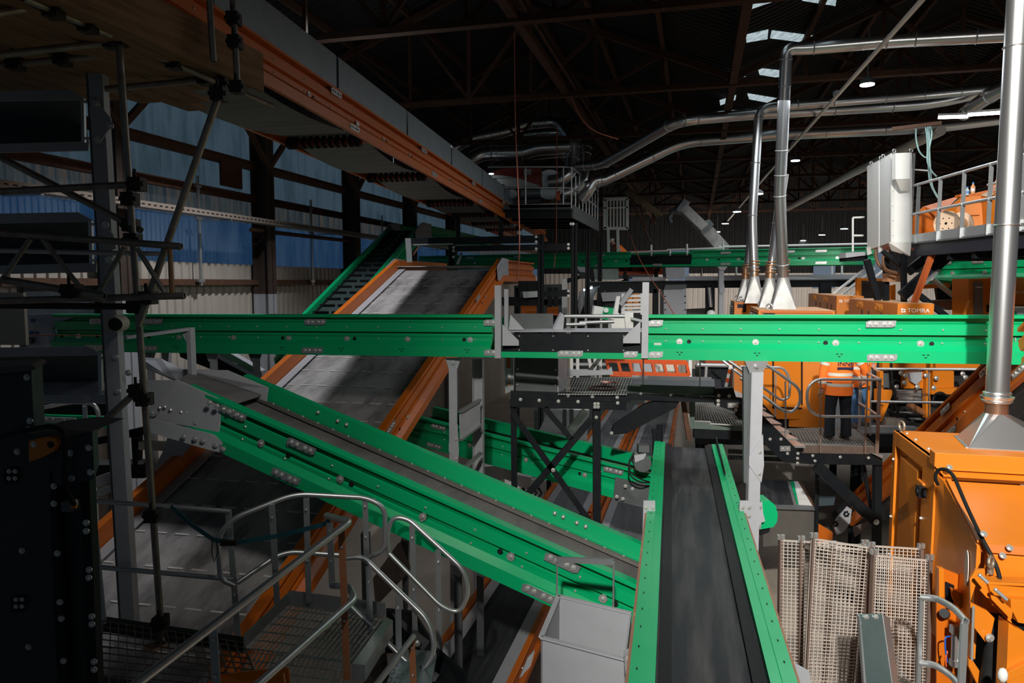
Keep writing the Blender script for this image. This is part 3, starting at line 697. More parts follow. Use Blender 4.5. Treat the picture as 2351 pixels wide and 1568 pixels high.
# --- long green conveyor in the distance
A = P(960, 588, 26.8); B_ = P(2010, 566, 20.2); D = B_ - A
s1, s2 = tpx(A, D, 1447), tpx(A, D, 1588)
back = conveyor('belt_conveyor', 'distant long green conveyor behind the black platform, with red barriers beside it', A, B_, 1.0, .5, -1, GREEN, studs=1.5, belt=BELT, segs=[(0, s1), (s2, 1)])
for px in (1079, 1189, 1379, 1666, 1812, 1885): plate(back, px, .19)
for px in (1376, 1510, 1666, 1885): plate(back, px, .87)
for px in (1090, 1152, 1346, 1414, 1623, 1695, 1844, 1922): washer(back, px, R=.045)
for px in (1145, 1338, 1388, 1438, 1650, 1705, 1835, 1932): hole(back, px, R=.035)
mb = MB(); a = A + D * s1; b = A + D * s2; mb.slab([a - Z * .18, b - Z * .18, b - Z * .40, a - Z * .40], back.s * .03); mb.build('black_side_cover', BLACK, back.root)
mb = MB(); mb.beam(a - Z * .46, b - Z * .46, .05, .07); mb.build('lower_strip', GREEN, back.root)

# --- shaded green conveyor behind the platform frame, sloping down to the right
A = P(930, 950, 11.9); B_ = P(1510, 1092, 9.6)
third = conveyor('belt_conveyor', 'shaded green conveyor sloping behind the black cross-braced frame', A, B_, .85, .46, -1, GREEN, studs=2, belt=BELT, bd=.2)
for px in (1007, 1208 + 200): plate(third, px, .18)
plate(third, 1000, .86)
for px in (1078, 1207, 1342): washer(third, px, .55)
hole(third, 1330, .55)
mb = MB(); mb.slab([P(1413, 1096, 9.85), P(1500, 1116, 9.55), P(1498, 1170, 9.5), P(1478, 1166, 9.55), P(1408, 1148, 9.85)], V((0, .02, 0)))
for px, y in ((1436, 1116), (1452, 1122), (1416, 1140), (1430, 1145), (1480, 1135)): mb.bolt(P(px, y, 9.7), V((0, -1, 0)), .018, 1)
mb.build('drive_plate', [DGREY, ZINC], third.root)
mt = thing('drive_motor', 'round dark gear motor with looped cables on the shaded green conveyor end', 'motor', P(1475, 1070, 9.5))
c_ = P(1474, 1062, 9.45); mb = MB(); mb.cyl(c_ + V((0, .28, 0)), c_, .1, 16); mb.cyl(c_, c_ + V((0, -.06, 0)), .115, 16)
for k in range(6): mb.ring(c_ + V((0, .05 + .035 * k, 0)), V((0, 1, 0)), .105, .008, 16)
mb.build('motor_body', DGREY, mt)
mb = MB(); mb.box(P(1476, 1028, 9.5), .14, .16, .09); mb.build('terminal_box', DGREY, mt)
mb = MB(); mb.slab([P(1456, 1046, 9.38), P(1484, 1042, 9.38), P(1478, 1054, 9.38), P(1458, 1062, 9.38)], V((0, .05, 0))); mb.build('fan_cowl', GREY, mt)
for k in range(2):
    mb = MB(); mb.tube([P(1456, 1040, 9.4), P(1442, 1062 + 6 * k, 9.35), P(1446, 1085 + 8 * k, 9.3), P(1470, 1100 + 8 * k, 9.3), P(1495, 1108, 9.4)], .010, 6, fl=.2); mb.build('cable', RUBBER, mt)
mb = MB(); mb.hbeam(V((P(1510, 1180, 9.5).x, 9.5, 2.5)), P(1503, 985, 9.5), .06, .06); mb.build('mount_post', BLACK, mt)
# ================================================================ scaffold and near-left machinery
BARE = SCAF
def coupler(mb, p, r=.045):
    mb.box(p, .09, .10, .09); mb.cyl(V(p) + V((-.06, -.03, .0)), V(p) + V((.06, -.03, .0)), .016, 8); mb.cyl(V(p) + V((0, -.03, -.05)), V(p) + V((0, -.03, .10)), .010, 6)
CLAMP = mat('dark_clamp_steel', (.035, .028, .022), .6, .4, dirt=.6, scale=20)
def stube(a, b, lab, clamps=(), r=.0242, hollow=True, m=None):
    a, b = P(*a), P(*b); t = thing('scaffold_tube', lab, 'scaffold tube', (a + b) / 2, 'scaffold tubes at upper left')
    mb = MB(); mb.tube([a, b], r, 14, hollow=.82 if hollow else 0); mb.build('tube', m or BARE, t)
    for k in clamps:
        mb = MB(); coupler(mb, lerp(a, b, k)); mb.build('coupler', CLAMP, t)
    return t
YS = 5.15
stube((263, -40, YS), (373, 1484, YS), 'tall upright scaffold tube standing on a wooden sole board on the grating floor', (.08, .31, .37, .47, .61, .79, .96))
stube((509, 200, 4.95), (318, 748, 4.95), 'long slanting scaffold tube crossing in front of the blue wall sheets', (.03, .88))
stube((-20, 441, 5.0), (322, 423, 5.0), 'level scaffold tube just above the perforated cable tray', (.98,))
stube((-20, 350, 5.25), (325, 530, 5.25), 'dark slanting scaffold tube running down to the upright at far left', (.93,))
stube((283, 94, 5.3), (625, 244, 6.3), 'sloping scaffold tube under the toe board of the plank deck', (.05, .3, .62))
stube((-20, 128, 4.8), (262, 96, 5.2), 'dark scaffold tube under the planks, higher of the two at top left', (.98,))
stube((-20, 152, 5.2), (330, 118, 5.6), 'dark scaffold tube under the planks, lower of the two at top left', (.15, .45))
stube((238, 205, 5.9), (510, 178, 6.0), 'dark scaffold tube carrying the far end of the plank deck', (.85,))
stube((-20, 32, 4.4), (82, 14, 4.6), 'short pale scaffold tube in the top left corner')
stube((52, -6, 4.3), (252, 80, 5.0), 'scaffold tube sloping from the top left corner to the upright', (.32, .72))
stube((479, -30, 5.5), (490, 141, 5.5), 'short dark upright hanging beside the toe board')
stube((533, -30, 5.7), (546, 213, 5.7), 'pale upright tube at the end of the toe board', (.3, .52, .95))
stube((205, 997, 5.0), (320, 893, 5.15), 'short slanting scaffold tube beside the dark cabinet', (.97,))
stube((8, 643, 4.6), (240, 680, 4.6), 'stub scaffold tube clamped along the lower chord of the lattice girder', (.68,))
stube((-20, 701, 5.3), (318, 704, 5.3), 'dark scaffold tube behind the lower chord of the lattice girder', (.98,), m=CLAMP)
# lattice girder
t = thing('lattice_girder', 'tubular lattice girder with slanting web tubes at left in front of grey troughs', 'lattice girder', P(200, 690, 4.9))
Yg = 4.9
mb = MB(); mb.tube([P(-20, 533, Yg), P(417, 566, Yg)], .0242, 14, hollow=.82); mb.build('top_chord', BARE, t)
mb = MB(); mb.tube([P(-20, 691, Yg), P(424, 679, Yg)], .0242, 14, hollow=.82); mb.build('bottom_chord', BARE, t)
mb = MB(); mb.tube([P(-20, 575, 5.5), P(372, 583, 5.5)], .018, 12); mb.build('rear_chord', GALV, t)
for a, b in (((70, 548), (-4, 655)), ((98, 549), (190, 668)), ((285, 568), (226, 672)), ((315, 570), (379, 673))):
    mb = MB(); mb.tube([P(*a, Yg), P(*b, Yg)], .017, 10); mb.build('web_tube', BARE, t)
mb = MB(); mb.tube([P(390, 570, Yg), P(395, 676, Yg)], .017, 10); mb.build('end_tube', mat('orange_taped_tube', (.35, .20, .10), .6, .3, dirt=.6, scale=6), t)
# plank deck
ZD = 7.66
pr0 = PZ(592, 206, ZD); u_r = pr0.dot(BU); va = PZ(-60, 60, ZD).dot(BV)
t = thing('toe_board', 'wide wooden toe board on edge along the scaffold deck', 'board', B(u_r, pr0.dot(BV), ZD))
mb = MB(); mb.slab([B(u_r + .02, 1.0, ZD - .02), B(u_r + .02, pr0.dot(BV), ZD - .02), B(u_r + .02, pr0.dot(BV), ZD + .30), B(u_r + .02, 1.0, ZD + .30)], BU * .04); mb.build('board', WOOD, t)
ends = [0, .02, -.25, -.1, .9, .45, -.2, 0, -.3, .1]
for i in range(10):
    v1 = pr0.dot(BV) - .05 + (.0 if i < 3 else .35 if i < 5 else .1) + ends[i] * .25; u = u_r - .225 * (i + .5)
    mb = MB(); mb.slab([B(u - .106, .8, ZD), B(u + .106, .8, ZD), B(u + .106, v1, ZD), B(u - .106, v1, ZD)], Z * .038)
    tag(mb.build('scaffold_board', WOOD, bev=.004), 'wooden scaffold board in the overhead deck, %s counting from the toe board' % (['first', 'second', 'third', 'fourth', 'fifth', 'sixth', 'seventh', 'eighth', 'ninth', 'tenth'][i]), 'scaffold board', 'boards of the overhead scaffold deck')
# sole board under the upright
mb = MB(); mb.slab([P(330, 1490, 5.05), P(352, 1500, 4.98), P(385, 1484, 5.1), P(372, 1476, 5.2)], Z * .03)
tag(mb.build('sole_board', mat('pale_timber', (.42, .28, .19), .8, dirt=.4, scale=5), bev=.004), 'small pale wooden board under the foot of the scaffold upright', 'board')

# grey painted post with bolted plates
t = thing('machine_post', 'grey painted box post with bolted plates behind the scaffold upright', 'post', P(310, 1432, 5.9))
Yp = 5.9; a, b = P(222, 116, Yp), P(300, 1432, Yp)
mb = MB(); mb.beam(a, b, .115, .09, V((0, 1, 0))); mb.build('shaft', GREY, t, bev=.004)
mb = MB(); mb.beam(a - V((.07, -.02, 0)), b - V((.07, -.02, 0)), .03, .09, V((0, 1, 0))); mb.build('side_channel', DGREY, t)
for pts, bl in ((((212, 222), (216, 226), (256, 272), (257, 292), (244, 308), (228, 336), (216, 335), (207, 250)), ((221, 238), (253, 288), (226, 321))),
                (((232, 505), (262, 540), (268, 570), (236, 585)), ((242, 516),)), (((238, 585), (262, 600), (264, 640), (240, 650)), ((250, 596),))):
    mb = MB(); mb.slab([P(x, y, Yp - .05) for x, y in pts], V((0, -.012, 0))); q = mb.build('plate', GREY, t)
    for x, y in bl: mb = MB(); mb.bolt(P(x, y, Yp - .062), V((0, -1, 0)), .02); mb.build('bolt', ZINC, q)
for x, y in ((265, 820), (295, 856), (270, 898)):
    mb = MB(); mb.bolt(P(x, y, Yp - .05), V((0, -1, 0)), .018); mb.build('bolt', ZINC, t)
mb = MB(); c_ = P(276, 742, Yp - .05); mb.cyl(c_ + V((0, .02, 0)), c_ + V((0, -.13, 0)), .068, 20); mb.cyl(c_ + V((.03, -.13, 0)), c_ + V((.07, -.2, 0)), .05, 16, 1); mb.build('pipe_socket', [mat('cream_plastic', (.42, .38, .32), .5), BLACK], t)

# three stacked grey troughs
def trough(y, x1, hh, lab, last=False):
    Yt = 6.1; t = thing('sheet_trough', lab, 'trough', P(60, y + hh, Yt), 'stacked grey troughs at far left')
    L = lambda x, yy, d=0: P(x, yy, Yt + d)
    mb = MB(); mb.slab([L(-60, y + 4), L(x1 - 40, y), L(x1, y + hh * .16), L(-60, y + hh * .2)], V((0, .02, .0))); mb.build('top_flange', GREY, t, bev=.003)
    mb = MB(); mb.slab([L(-60, y + hh * .2, .02), L(x1 - 8, y + hh * .16, .02), L(x1 - 4, y + hh * .62, .3), L(-60, y + hh * .66, .3)], V((0, .02, .0))); mb.build('front_sheet', DGREY, t)
    mb = MB(); mb.slab([L(-60, y + hh * .66, .28), L(x1 - 4, y + hh * .62, .28), L(x1, y + hh * .86, .05), L(-60, y + hh * .9, .05)], V((0, .02, .0))); mb.build('lower_sheet', GREY if last else DGREY, t)
    mb = MB(); mb.slab([L(-60, y + hh * .9), L(x1 + 4, y + hh * .84), L(x1 + 2, y + hh), L(-60, y + hh * 1.04)], V((0, .02, .0))); mb.build('bottom_flange', GREY, t, bev=.003)
    mb = MB(); mb.slab([L(x1 - 16, y + hh * .14, -.04), L(x1 - 8, y + hh * .14, -.04), L(x1 - 6, y + hh * .86, -.04), L(x1 - 13, y + hh * .86, -.04)], V((0, .03, 0)))
    for k in (.2, .8): mb.beam(L(x1 - 10, y + hh * k, -.02), L(x1 + 14, y + hh * k, .0), .02, .02)
    mb.build('end_bar', GALV, t)
trough(206, 200, 140, 'grey sheet trough at far left directly below the plank deck, topmost of three')
trough(487, 218, 138, 'grey sheet trough at far left behind the lattice girder, middle of three')
trough(795, 240, 130, 'grey sheet trough at far left above the dark cabinet, lowest of three', True)
mb = MB(); mb.slab([P(-30, 672, 6.6), P(53, 672, 6.6), P(60, 792, 6.6), P(-30, 792, 6.6)], V((0, .04, 0)))
tag(mb.build('cladding_offcut', CREAM), 'cream sheeting panel at the left edge beneath the lattice girder', 'panel')

# dark cabinet at lower left
Yc = 3.6
CAB = mat('cabinet_dark_green_grey', (.028, .036, .036), .5, dirt=.5, scale=5, dcol=(.015, .02, .022))
t = thing('machine_cabinet', 'dark bolted machine cabinet filling the lower left corner', 'cabinet', P(100, 1568, Yc))
D_ = V((-.14, .3, 0))
mb = MB(); mb.slab([P(-40, 852, Yc), P(72, 848, Yc), P(79, 1000, Yc), P(-40, 1010, Yc)], D_); mb.build('upper_housing', CAB, t, bev=.004)
mb = MB(); mb.slab([P(-40, 845, Yc - .05), P(72, 838, Yc - .05), P(84, 846, Yc - .05), P(72, 852, Yc - .05), P(-40, 860, Yc - .05)], D_); mb.build('lid', mat('dusty_lid', (.10, .085, .075), .7, dirt=.5), t)
mb = MB(); mb.slab([P(-40, 1002, Yc), P(130, 1000, Yc), P(140, 1610, Yc), P(-40, 1610, Yc)], D_); mb.build('front_panel', CAB, t)
mb = MB(); mb.slab([P(128, 1000, Yc + .04), P(190, 990, Yc + .04), P(210, 1610, Yc + .04), P(138, 1610, Yc + .04)], D_); mb.build('recessed_panel', CAB, t)
for (x0, x1, xb0, xb1) in ((112, 126, 132, 156), (184, 204, 198, 226)):
    mb = MB(); mb.slab([P(x0, 1085, Yc - .03), P(x1, 1085, Yc - .03), P(xb1, 1610, Yc - .03), P(xb0, 1610, Yc - .03)], V((0, .06, 0))); mb.build('black_rib', BLACK, t, bev=.003)
mb = MB(); mb.slab([P(118, 1008, Yc - .06), P(212, 990, Yc - .06), P(217, 1098, Yc - .06), P(150, 1120, Yc - .06), P(122, 1110, Yc - .06)], V((-.12, .25, 0))); mb.build('junction_box', CAB, t, bev=.003)
mb = MB(); mb.slab([P(60, 996, Yc - .07), P(150, 986, Yc - .07), P(212, 990, Yc - .07), P(120, 1010, Yc - .07)], V((0, .3, .008))); mb.build('dusty_ledge', MATS['dusty_lid'], t)
for x, y in ((62, 866), (69, 966), (67, 985), (40, 1037), (51, 1264), (66, 1485), (124, 1116), (124, 1156), (132, 1270), (138, 1382), (141, 1420), (146, 1517), (198, 1200), (198, 1219), (205, 1308), (204, 1326), (211, 1415), (211, 1433), (216, 1519), (216, 1537), (162, 1040), (204, 1028), (166, 1098), (208, 1084)):
    mb = MB(); mb.bolt(P(x, y, Yc - .06 if x > 155 else Yc - .03 if 110 < x < 155 else Yc), V((0, -1, 0)), .011); mb.build('bolt', ZINC, t)
for x, y in ((28, 1090), (44, 1384)):
    mb = MB(); mb.slab([P(x - 13, y - 15, Yc), P(x + 12, y - 19, Yc), P(x + 12, y + 16, Yc), P(x - 13, y + 20, Yc)], V((0, -.02, 0))); q = mb.build('hinge', BLACK, t)
    for dx in (-7, 7):
        for dy in (-8, 8): mb = MB(); mb.bolt(P(x + dx, y + dy, Yc - .02), V((0, -1, 0)), .008); mb.build('bolt', ZINC, q)
mb = MB(); mb.slab([P(66, 1012, Yc - .1), P(108, 1003, Yc - .1), P(126, 1006, Yc - .1), P(132, 1018, Yc - .1), P(124, 1036, Yc - .1), P(96, 1050, Yc - .1), P(67, 1061, Yc - .1)], V((0, .03, 0)))
c_ = P(116, 1021, Yc - .104); mb.cyl(c_, c_ + V((0, -.002, 0)), .016, 14, 1); mb.bolt(P(78, 1020, Yc - .1), V((0, -1, 0)), .01, 2); mb.build('lifting_lug', [ORANGE2, BLACK, ZINC], t)['label'] = 'orange lifting lug'
mb = MB(); mb.tube([P(-30, 1010, Yc - .1), P(70, 985, Yc - .12), P(118, 978, Yc - .12), P(148, 990, Yc - .12), P(150, 1060, Yc - .1), P(146, 1110, Yc - .1), P(172, 1160, Yc - .08)], .012, 8, fl=.1); mb.build('cable', RUBBER, t)
mb = MB(); mb.box(P(162, 1160, Yc - .03), .06, .06, .05); c_ = P(170, 1163, Yc - .08); mb.cyl(c_ + V((-.01, 0, 0)), c_ + V((.012, 0, 0)), .01, 8, 1); mb.cyl(P(172, 1146, Yc - .07), P(174, 1160, Yc - .07), .012, 8, 2); mb.build('connector', [DGREY, ORANGE2, GALV], t)

# ================================================================ grating floor, landing and stair rails
ZG = 3.38
def grating(name, lab, q, nb, nc, m=GALV, hb=.03, group=None, edge=None, depth=.03):
    """q: four corner points (a,b,c,d); bearing bars run a->b, cross rods a->d"""
    a, b, c, d = q; t = thing(name, lab, 'grating', (V(a) + V(b) + V(c) + V(d)) / 4, group)
    mb = MB()
    for i in range(nb + 1): k = i / nb; mb.beam(lerp(a, d, k), lerp(b, c, k), .006, hb)
    for i in range(nc + 1): k = i / nc; mb.beam(lerp(a, b, k) + Z * hb * .3, lerp(d, c, k) + Z * hb * .3, .007, .007)
    mb.build('bar_grid', m, t)
    if edge:
        for e in edge:
            p, r = q[e], q[(e + 1) % 4]; mb = MB(); mb.beam(V(p) + Z * .04, V(r) + Z * .04, .008, .13); mb.build('kick_plate', GALV, t)
    return t
DKG = mat('dirty_grating', (.26, .20, .16), .5, .5, dirt=.6, scale=6)
g0 = [PZ(200, 1455, ZG), PZ(575, 1500, ZG), PZ(560, 1700, ZG), PZ(120, 1700, ZG)]
g0 = [PZ(222, 1700, ZG), PZ(236, 1428, ZG), PZ(560, 1478, ZG), PZ(640, 1700, ZG)]
grating('floor_grating', 'dirty steel grating floor below the scaffold upright at lower left', g0, 17, 15, DKG)
mb = MB(); mb.beam(PZ(222, 1430, ZG - .06), PZ(565, 1482, ZG - .06), .05, .10); tag(mb.build('grating_bearer', BLACK), 'black steel bearer under the far edge of the grating floor', 'beam')
g1 = [PZ(560, 1490, ZG), PZ(668, 1384, ZG), PZ(886, 1414, ZG), PZ(806, 1520, ZG)]
grating('landing_grating', 'galvanised grating landing with kick plates at the head of the stair', g1, 22, 6, GALV, edge=(0, 1), hb=.025)
g2 = [PZ(520, 1600, ZG - .05), PZ(580, 1500, ZG - .05), PZ(800, 1522, ZG - .05), PZ(752, 1640, ZG - .05)]
grating('step_grating', 'galvanised grating step just in front of the landing', g2, 20, 5, GALV, hb=.025)
mb = MB(); mb.slab([PZ(808, 1524, ZG + .02), PZ(886, 1416, ZG + .02), PZ(902, 1424, ZG + .02), PZ(838, 1526, ZG + .02)], -Z * .12)
tag(mb.build('landing_edge', GALV), 'galvanised edge angle along the right side of the landing', 'edge angle')
# checker plate tread and stringers
t = thing('stair_flight', 'steel stair with checker plate tread and black stringers below the looped handrails', 'stair', P(960, 1560, 5.6))
CHK = mat('checker_plate', (.32, .36, .40), .35, .7, dirt=.3, scale=10)
mb = MB(); q = [P(875, 1600, 4.7), P(918, 1490, 5.35), P(992, 1494, 5.45), P(1003, 1500, 5.4), P(985, 1600, 4.8)]; mb.slab(q, -Z * .03)
c0 = lerp(q[0], q[4], .5)
for i in range(12):
    for j in range(9):
        p = lerp(lerp(q[0], q[1], (i + .5) / 12), lerp(q[4], q[2], (i + .5) / 12), (j + .5) / 9); s_ = 1 if (i + j) % 2 else -1
        mb.beam(p + V((-.012, -.012 * s_, .002)), p + V((.012, .012 * s_, .002)), .006, .004)
mb.build('tread_plate', CHK, t)
mb = MB(); mb.slab([P(885, 1402, 5.75), P(950, 1408, 5.9), P(1002, 1492, 5.6), P(1070, 1552, 5.3), P(1066, 1590, 5.3), P(1004, 1545, 5.5), P(930, 1500, 5.7), P(884, 1500, 5.7)], V((0, .05, 0)))
for x, y in ((896, 1457), (896, 1470), (958, 1477), (999, 1530), (1017, 1532)): mb.bolt(P(x, y, 5.6), V((0, -1, 0)), .018, 1)
mb.build('stringer', [BLACK, ZINC], t)
mb = MB(); mb.slab([P(835, 1530, 5.0), P(880, 1500, 5.3), P(890, 1600, 5.2), P(835, 1600, 5.0)], V((.02, .02, 0))); mb.build('riser_plate', BLACK, t)

def rail(lab, loc, parts, group='galvanised handrails at lower left', name='handrail', r=.0205, mt=GALV):
    t = thing(name, lab, 'handrail', loc, group)
    for kind, pts, *o in parts:
        mb = MB()
        if kind == 'post':
            a, b = P(*pts[0]), P(*pts[1]); mb.beam(a, b, .012, .045, V((1, .1, 0))); q = mb.build('post', o[0] if o else mt, t)
            for k in (.12, .6):
                bb = MB(); bb.stud(lerp(a, b, k) + V((0, -.012, 0)), V((0, -1, 0)), .010); bb.build('bolt', ZINC, q)
        else:
            mb.tube([P(*p) for p in pts], r, 12, fl=o[0] if o else .12); mb.build(kind, mt, t)
    return t
RPOST = mat('rust_orange_post', (.42, .15, .06), .6, .2, dirt=.5, scale=8, dcol=(.3, .2, .14))
rail('thick handrail in the near foreground rising to the orange stained post', P(790, 1560, 4.6), [
    ('top_rail', ((285, 1592, 3.15), (803, 1198, 4.7), (750, 1184, 5.1)), .05), ('mid_rail', ((560, 1600, 3.7), (815, 1375, 4.75), (800, 1345, 4.9), (762, 1344, 5.0)), .05),
    ('post', ((784, 1212, 4.7), (797, 1560, 4.7)), RPOST), ('post', ((489, 1445, 3.9), (500, 1620, 3.9))), ('post', ((757, 1200, 5.1), (763, 1346, 5.1)))], r=.024)
rail('looped handrail behind the landing with flat posts', P(660, 1400, 5.7), [
    ('top_rail', ((540, 1345, 5.35), (506, 1330, 5.35), (500, 1232, 5.35), (535, 1190, 5.4), (676, 1134, 5.6), (842, 1143, 5.75), (884, 1165, 5.75), (884, 1262, 5.75), (842, 1282, 5.75)), .12),
    ('mid_rail', ((545, 1338, 5.35), (650, 1266, 5.6), (790, 1275, 5.7)), .12),
    ('post', ((624, 1158, 5.5), (637, 1400, 5.5))), ('post', ((703, 1140, 5.62), (709, 1382, 5.62))), ('post', ((838, 1145, 5.74), (842, 1290, 5.74)))])
rail('closed loop stair handrail nearest the landing', P(930, 1560, 5.3), [
    ('loop_rail', ((790, 1282, 5.4), (832, 1277, 5.4), (985, 1425, 5.2), (1000, 1490, 5.15), (975, 1535, 5.15), (945, 1530, 5.2), (799, 1385, 5.4)), .14),
    ('post', ((846, 1300, 5.35), (855, 1600, 5.35))), ('post', ((914, 1368, 5.25), (917, 1600, 5.25)))])
rail('closed loop stair handrail on the far side of the stair', P(1000, 1490, 5.7), [
    ('loop_rail', ((893, 1268, 5.75), (888, 1222, 5.75), (903, 1186, 5.75), (938, 1192, 5.75), (1065, 1308, 5.6), (1078, 1360, 5.6), (1055, 1408, 5.6), (1014, 1393, 5.6), (893, 1270, 5.75)), .1),
    ('post', ((946, 1205, 5.72), (953, 1452, 5.72))), ('post', ((1006, 1262, 5.65), (1009, 1492, 5.65)))], r=.019)
rail('short slanting rail stub at the bottom of the stair with a brown post', P(945, 1560, 4.9), [
    ('top_rail', ((850, 1590, 4.4), (950, 1460, 4.9))), ('post', ((945, 1470, 4.9), (951, 1600, 4.9)), RPOST)])
rail('straight two-bar guard rail behind the scaffold upright', P(380, 1480, 5.5), [
    ('top_rail', ((205, 1149, 5.4), (528, 1174, 5.5))), ('mid_rail', ((218, 1301, 5.4), (536, 1330, 5.5))),
    ('post', ((211, 1150, 5.4), (238, 1432, 5.4))), ('post', ((524, 1170, 5.5), (549, 1492, 5.5)))], r=.019)
rail('galvanised railing seen between the cabinet and the grey post', P(150, 1000, 7.4), [
    ('top_rail', ((76, 940, 7.2), (170, 922, 7.5), (222, 928, 7.5), (228, 970, 7.5), (214, 1020, 7.5)), .1), ('post', ((194, 925, 7.45), (198, 990, 7.45))), ('post', ((78, 930, 7.2), (80, 968, 7.2)))], r=.022)
# teal ratchet strap
STRAP = mat('teal_strap', (.012, .10, .13), .7, dirt=.3, scale=20)
t = thing('ratchet_strap', 'teal ratchet strap tied between the guard rail and the looped handrail', 'strap', P(520, 1245, 5.3))
mb = MB(); pp = [P(392, 1162, 5.4), P(440, 1205, 5.3), P(492, 1240, 5.25), P(540, 1246, 5.25), P(640, 1230, 5.3), P(740, 1205, 5.2), P(757, 1195, 5.1)]
for i in range(len(pp) - 1): mb.beam(pp[i], pp[i + 1], .004, .035)
mb.build('webbing', STRAP, t)
mb = MB(); mb.box(P(525, 1246, 5.22), .12, .03, .04); mb.tube([P(488, 1240, 5.22), P(486, 1270, 5.22), P(492, 1290, 5.22), P(500, 1268, 5.22), P(498, 1242, 5.22)], .004, 6); mb.build('buckle', CLAMP, t)
# orange sheet at the bottom edge
t = thing('orange_guard', 'orange sheet guard at the bottom edge under the handrail', 'guard', P(600, 1560, 4.2))
mb = MB(); mb.slab([P(430, 1590, 4.0), P(508, 1548, 4.2), P(600, 1536, 4.3), P(662, 1532, 4.3), P(668, 1600, 4.1)], V((0, .02, -.02))); mb.build('sheet', ORANGE, t)
mb = MB(); mb.slab([P(430, 1580, 3.95), P(560, 1570, 3.98), P(650, 1548, 4.1), P(660, 1600, 4.0), P(430, 1600, 3.95)], V((0, .02, 0))); mb.build('lower_sheet', ORANGE, t)
# ================================================================ centre: chute, walkways, frames, low belts
def one(name, lab, cat, mb, m, group=None, bev=0): return tag(mb.build(name, m, bev=bev), lab, cat, group)
# open chute box beside the near conveyor
zc = 3.75
bl, br, fr, fl_ = PZ(1282, 1368, zc), PZ(1450, 1408, zc), PZ(1436, 1514, zc), PZ(1242, 1463, zc)
t = thing('chute_box', 'open grey sheet steel chute box with a tall wire handle beside the running-away conveyor', 'chute', (bl + fr) / 2 - Z * .8)
th = .012
for a, b, h, nm in ((bl, br, .75, 'back_wall'), (br, fr, .75, 'side_wall'), (fr, fl_, .95, 'front_wall'), (fl_, bl, .75, 'side_wall')):
    inw = ((bl + fr) / 2 - (a + b) / 2).normalized() * th; mb = MB(); mb.slab([a, b, b - Z * h, a - Z * h], inw); mb.build(nm, GREY, t)
for a, b in ((bl, br), (fr, fl_), (fl_, bl)):
    mb = MB(); mb.beam(a, b, .035, .012); mb.build('rim', GREY, t, bev=.002)
ha, hb = V((bl.x - .01, bl.y, P(1270, 1284, bl.y).z)), V((0, 0, 0)); q = lerp(bl, br, .76); hb = V((q.x, q.y, P(1408, 1290, q.y).z))
mb = MB(); mb.beam(ha, hb, .03, .035); mb.build('handle_bar', GALV, t)
for a in (ha, hb): mb = MB(); mb.cyl(a, V((a.x, a.y, zc - .05)), .007, 8); mb.build('handle_rod', GALV, t)

# two low belts running lengthwise on the hall floor
def lowbelt(u0, w, v0, v1, z, lab, m):
    A = B(u0 + w, v0, z); B_ = B(u0 + w, v1, z)
    c = conveyor('belt_conveyor', lab, A, B_, w, .30, -1, ORANGE, studs=1.0, belt=m, bd=.08, skirt=.14); return c
GRB = beltmat('grey_smooth_belt', (.15, .16, .17), (.07, .075, .08), (6, .4, 1))
DKB = beltmat('dark_smooth_belt', (.018, .02, .024), (.05, .052, .055), (6, .4, 1))
l1 = lowbelt(-2.72, 1.0, 6.6, 12.2, 2.0, 'low dark belt between red-orange rails below the grey chute box', DKB)
l1b = lowbelt(-2.72, 1.0, 12.3, 24, 2.0, 'low grey belt with orange rails passing under the black cross braces', GRB)
l2 = lowbelt(-1.55, 1.0, 9.5, 26, 2.0, 'low grey belt between orange rails behind the running-away conveyor', GRB)
mb = MB(); mb.slab([P(1150, 1515, 6.0), P(1245, 1400, 7.6), P(1250, 1412, 7.5), P(1196, 1530, 6.0)], V((0, .01, -.02)))
# walkway on the black frame
zw = 4.52
tf = thing('walkway_trestle', 'black bolted steel frame with crossed braces under the central walkway', 'steel frame', P(1370, 1210, 9.6))
Yf = 9.55
def slabp(pts, y, d=.06, nm='beam', par=None, m=None, bolts=(), r=.016):
    mb = MB(); mb.slab([P(*p[:2], p[2] if len(p) > 2 else y) for p in pts], V((0, d, 0)))
    q = mb.build(nm, m or BLACK, par)
    for x, yy in bolts: b = MB(); b.bolt(P(x, yy, y - .001), V((0, -1, 0)), r); b.build('bolt', ZINC, q)
    return q
slabp([(1172, 898), (1302, 902), (1448, 908), (1448, 924), (1172, 915)], Yf, .10, 'upper_beam', tf, bolts=((1304, 908), (1360, 910), (1417, 912)))
slabp([(1170, 916), (1438, 924), (1438, 942), (1170, 934)], Yf - .04, .12, 'lower_beam', tf, bolts=((1195, 917), (1238, 919), (1282, 921), (1327, 922), (1366, 927), (1373, 927), (1366, 934), (1373, 934), (1418, 925)))
for x0, x1, y1, nm in ((1362, 1379, 1700, 'post'), (1172, 1186, 1130, 'post')):
    slabp([(x0, 936), (x1, 936), (x1 + 2, y1), (x0 + 2, y1)], Yf + .02, .10, nm, tf, bolts=((x0 + 7, 958),))
for a, b, w in (((1176, 948), (1360, 1206), 14), ((1358, 962), (1206, 1142), 16), ((1250, 936), (1312, 1008), 13)):
    mb = MB(); p, q = P(*a, Yf - .03), P(*b, Yf - .03); mb.beam(p, q, w / 1650 * Yf, .02, V((0, 1, 0))); mb.build('brace', BLACK, tf)
mb = MB(); mb.bolt(P(1270, 1079, Yf - .05), V((0, -1, 0)), .02); mb.build('bolt', ZINC, tf)
slabp([(1402, 998), (1410, 975), (1478, 930), (1556, 903), (1566, 912), (1552, 936), (1438, 996)], Yf + .1, .08, 'diagonal_stringer', tf, bolts=((1559, 915), (1404, 994)))
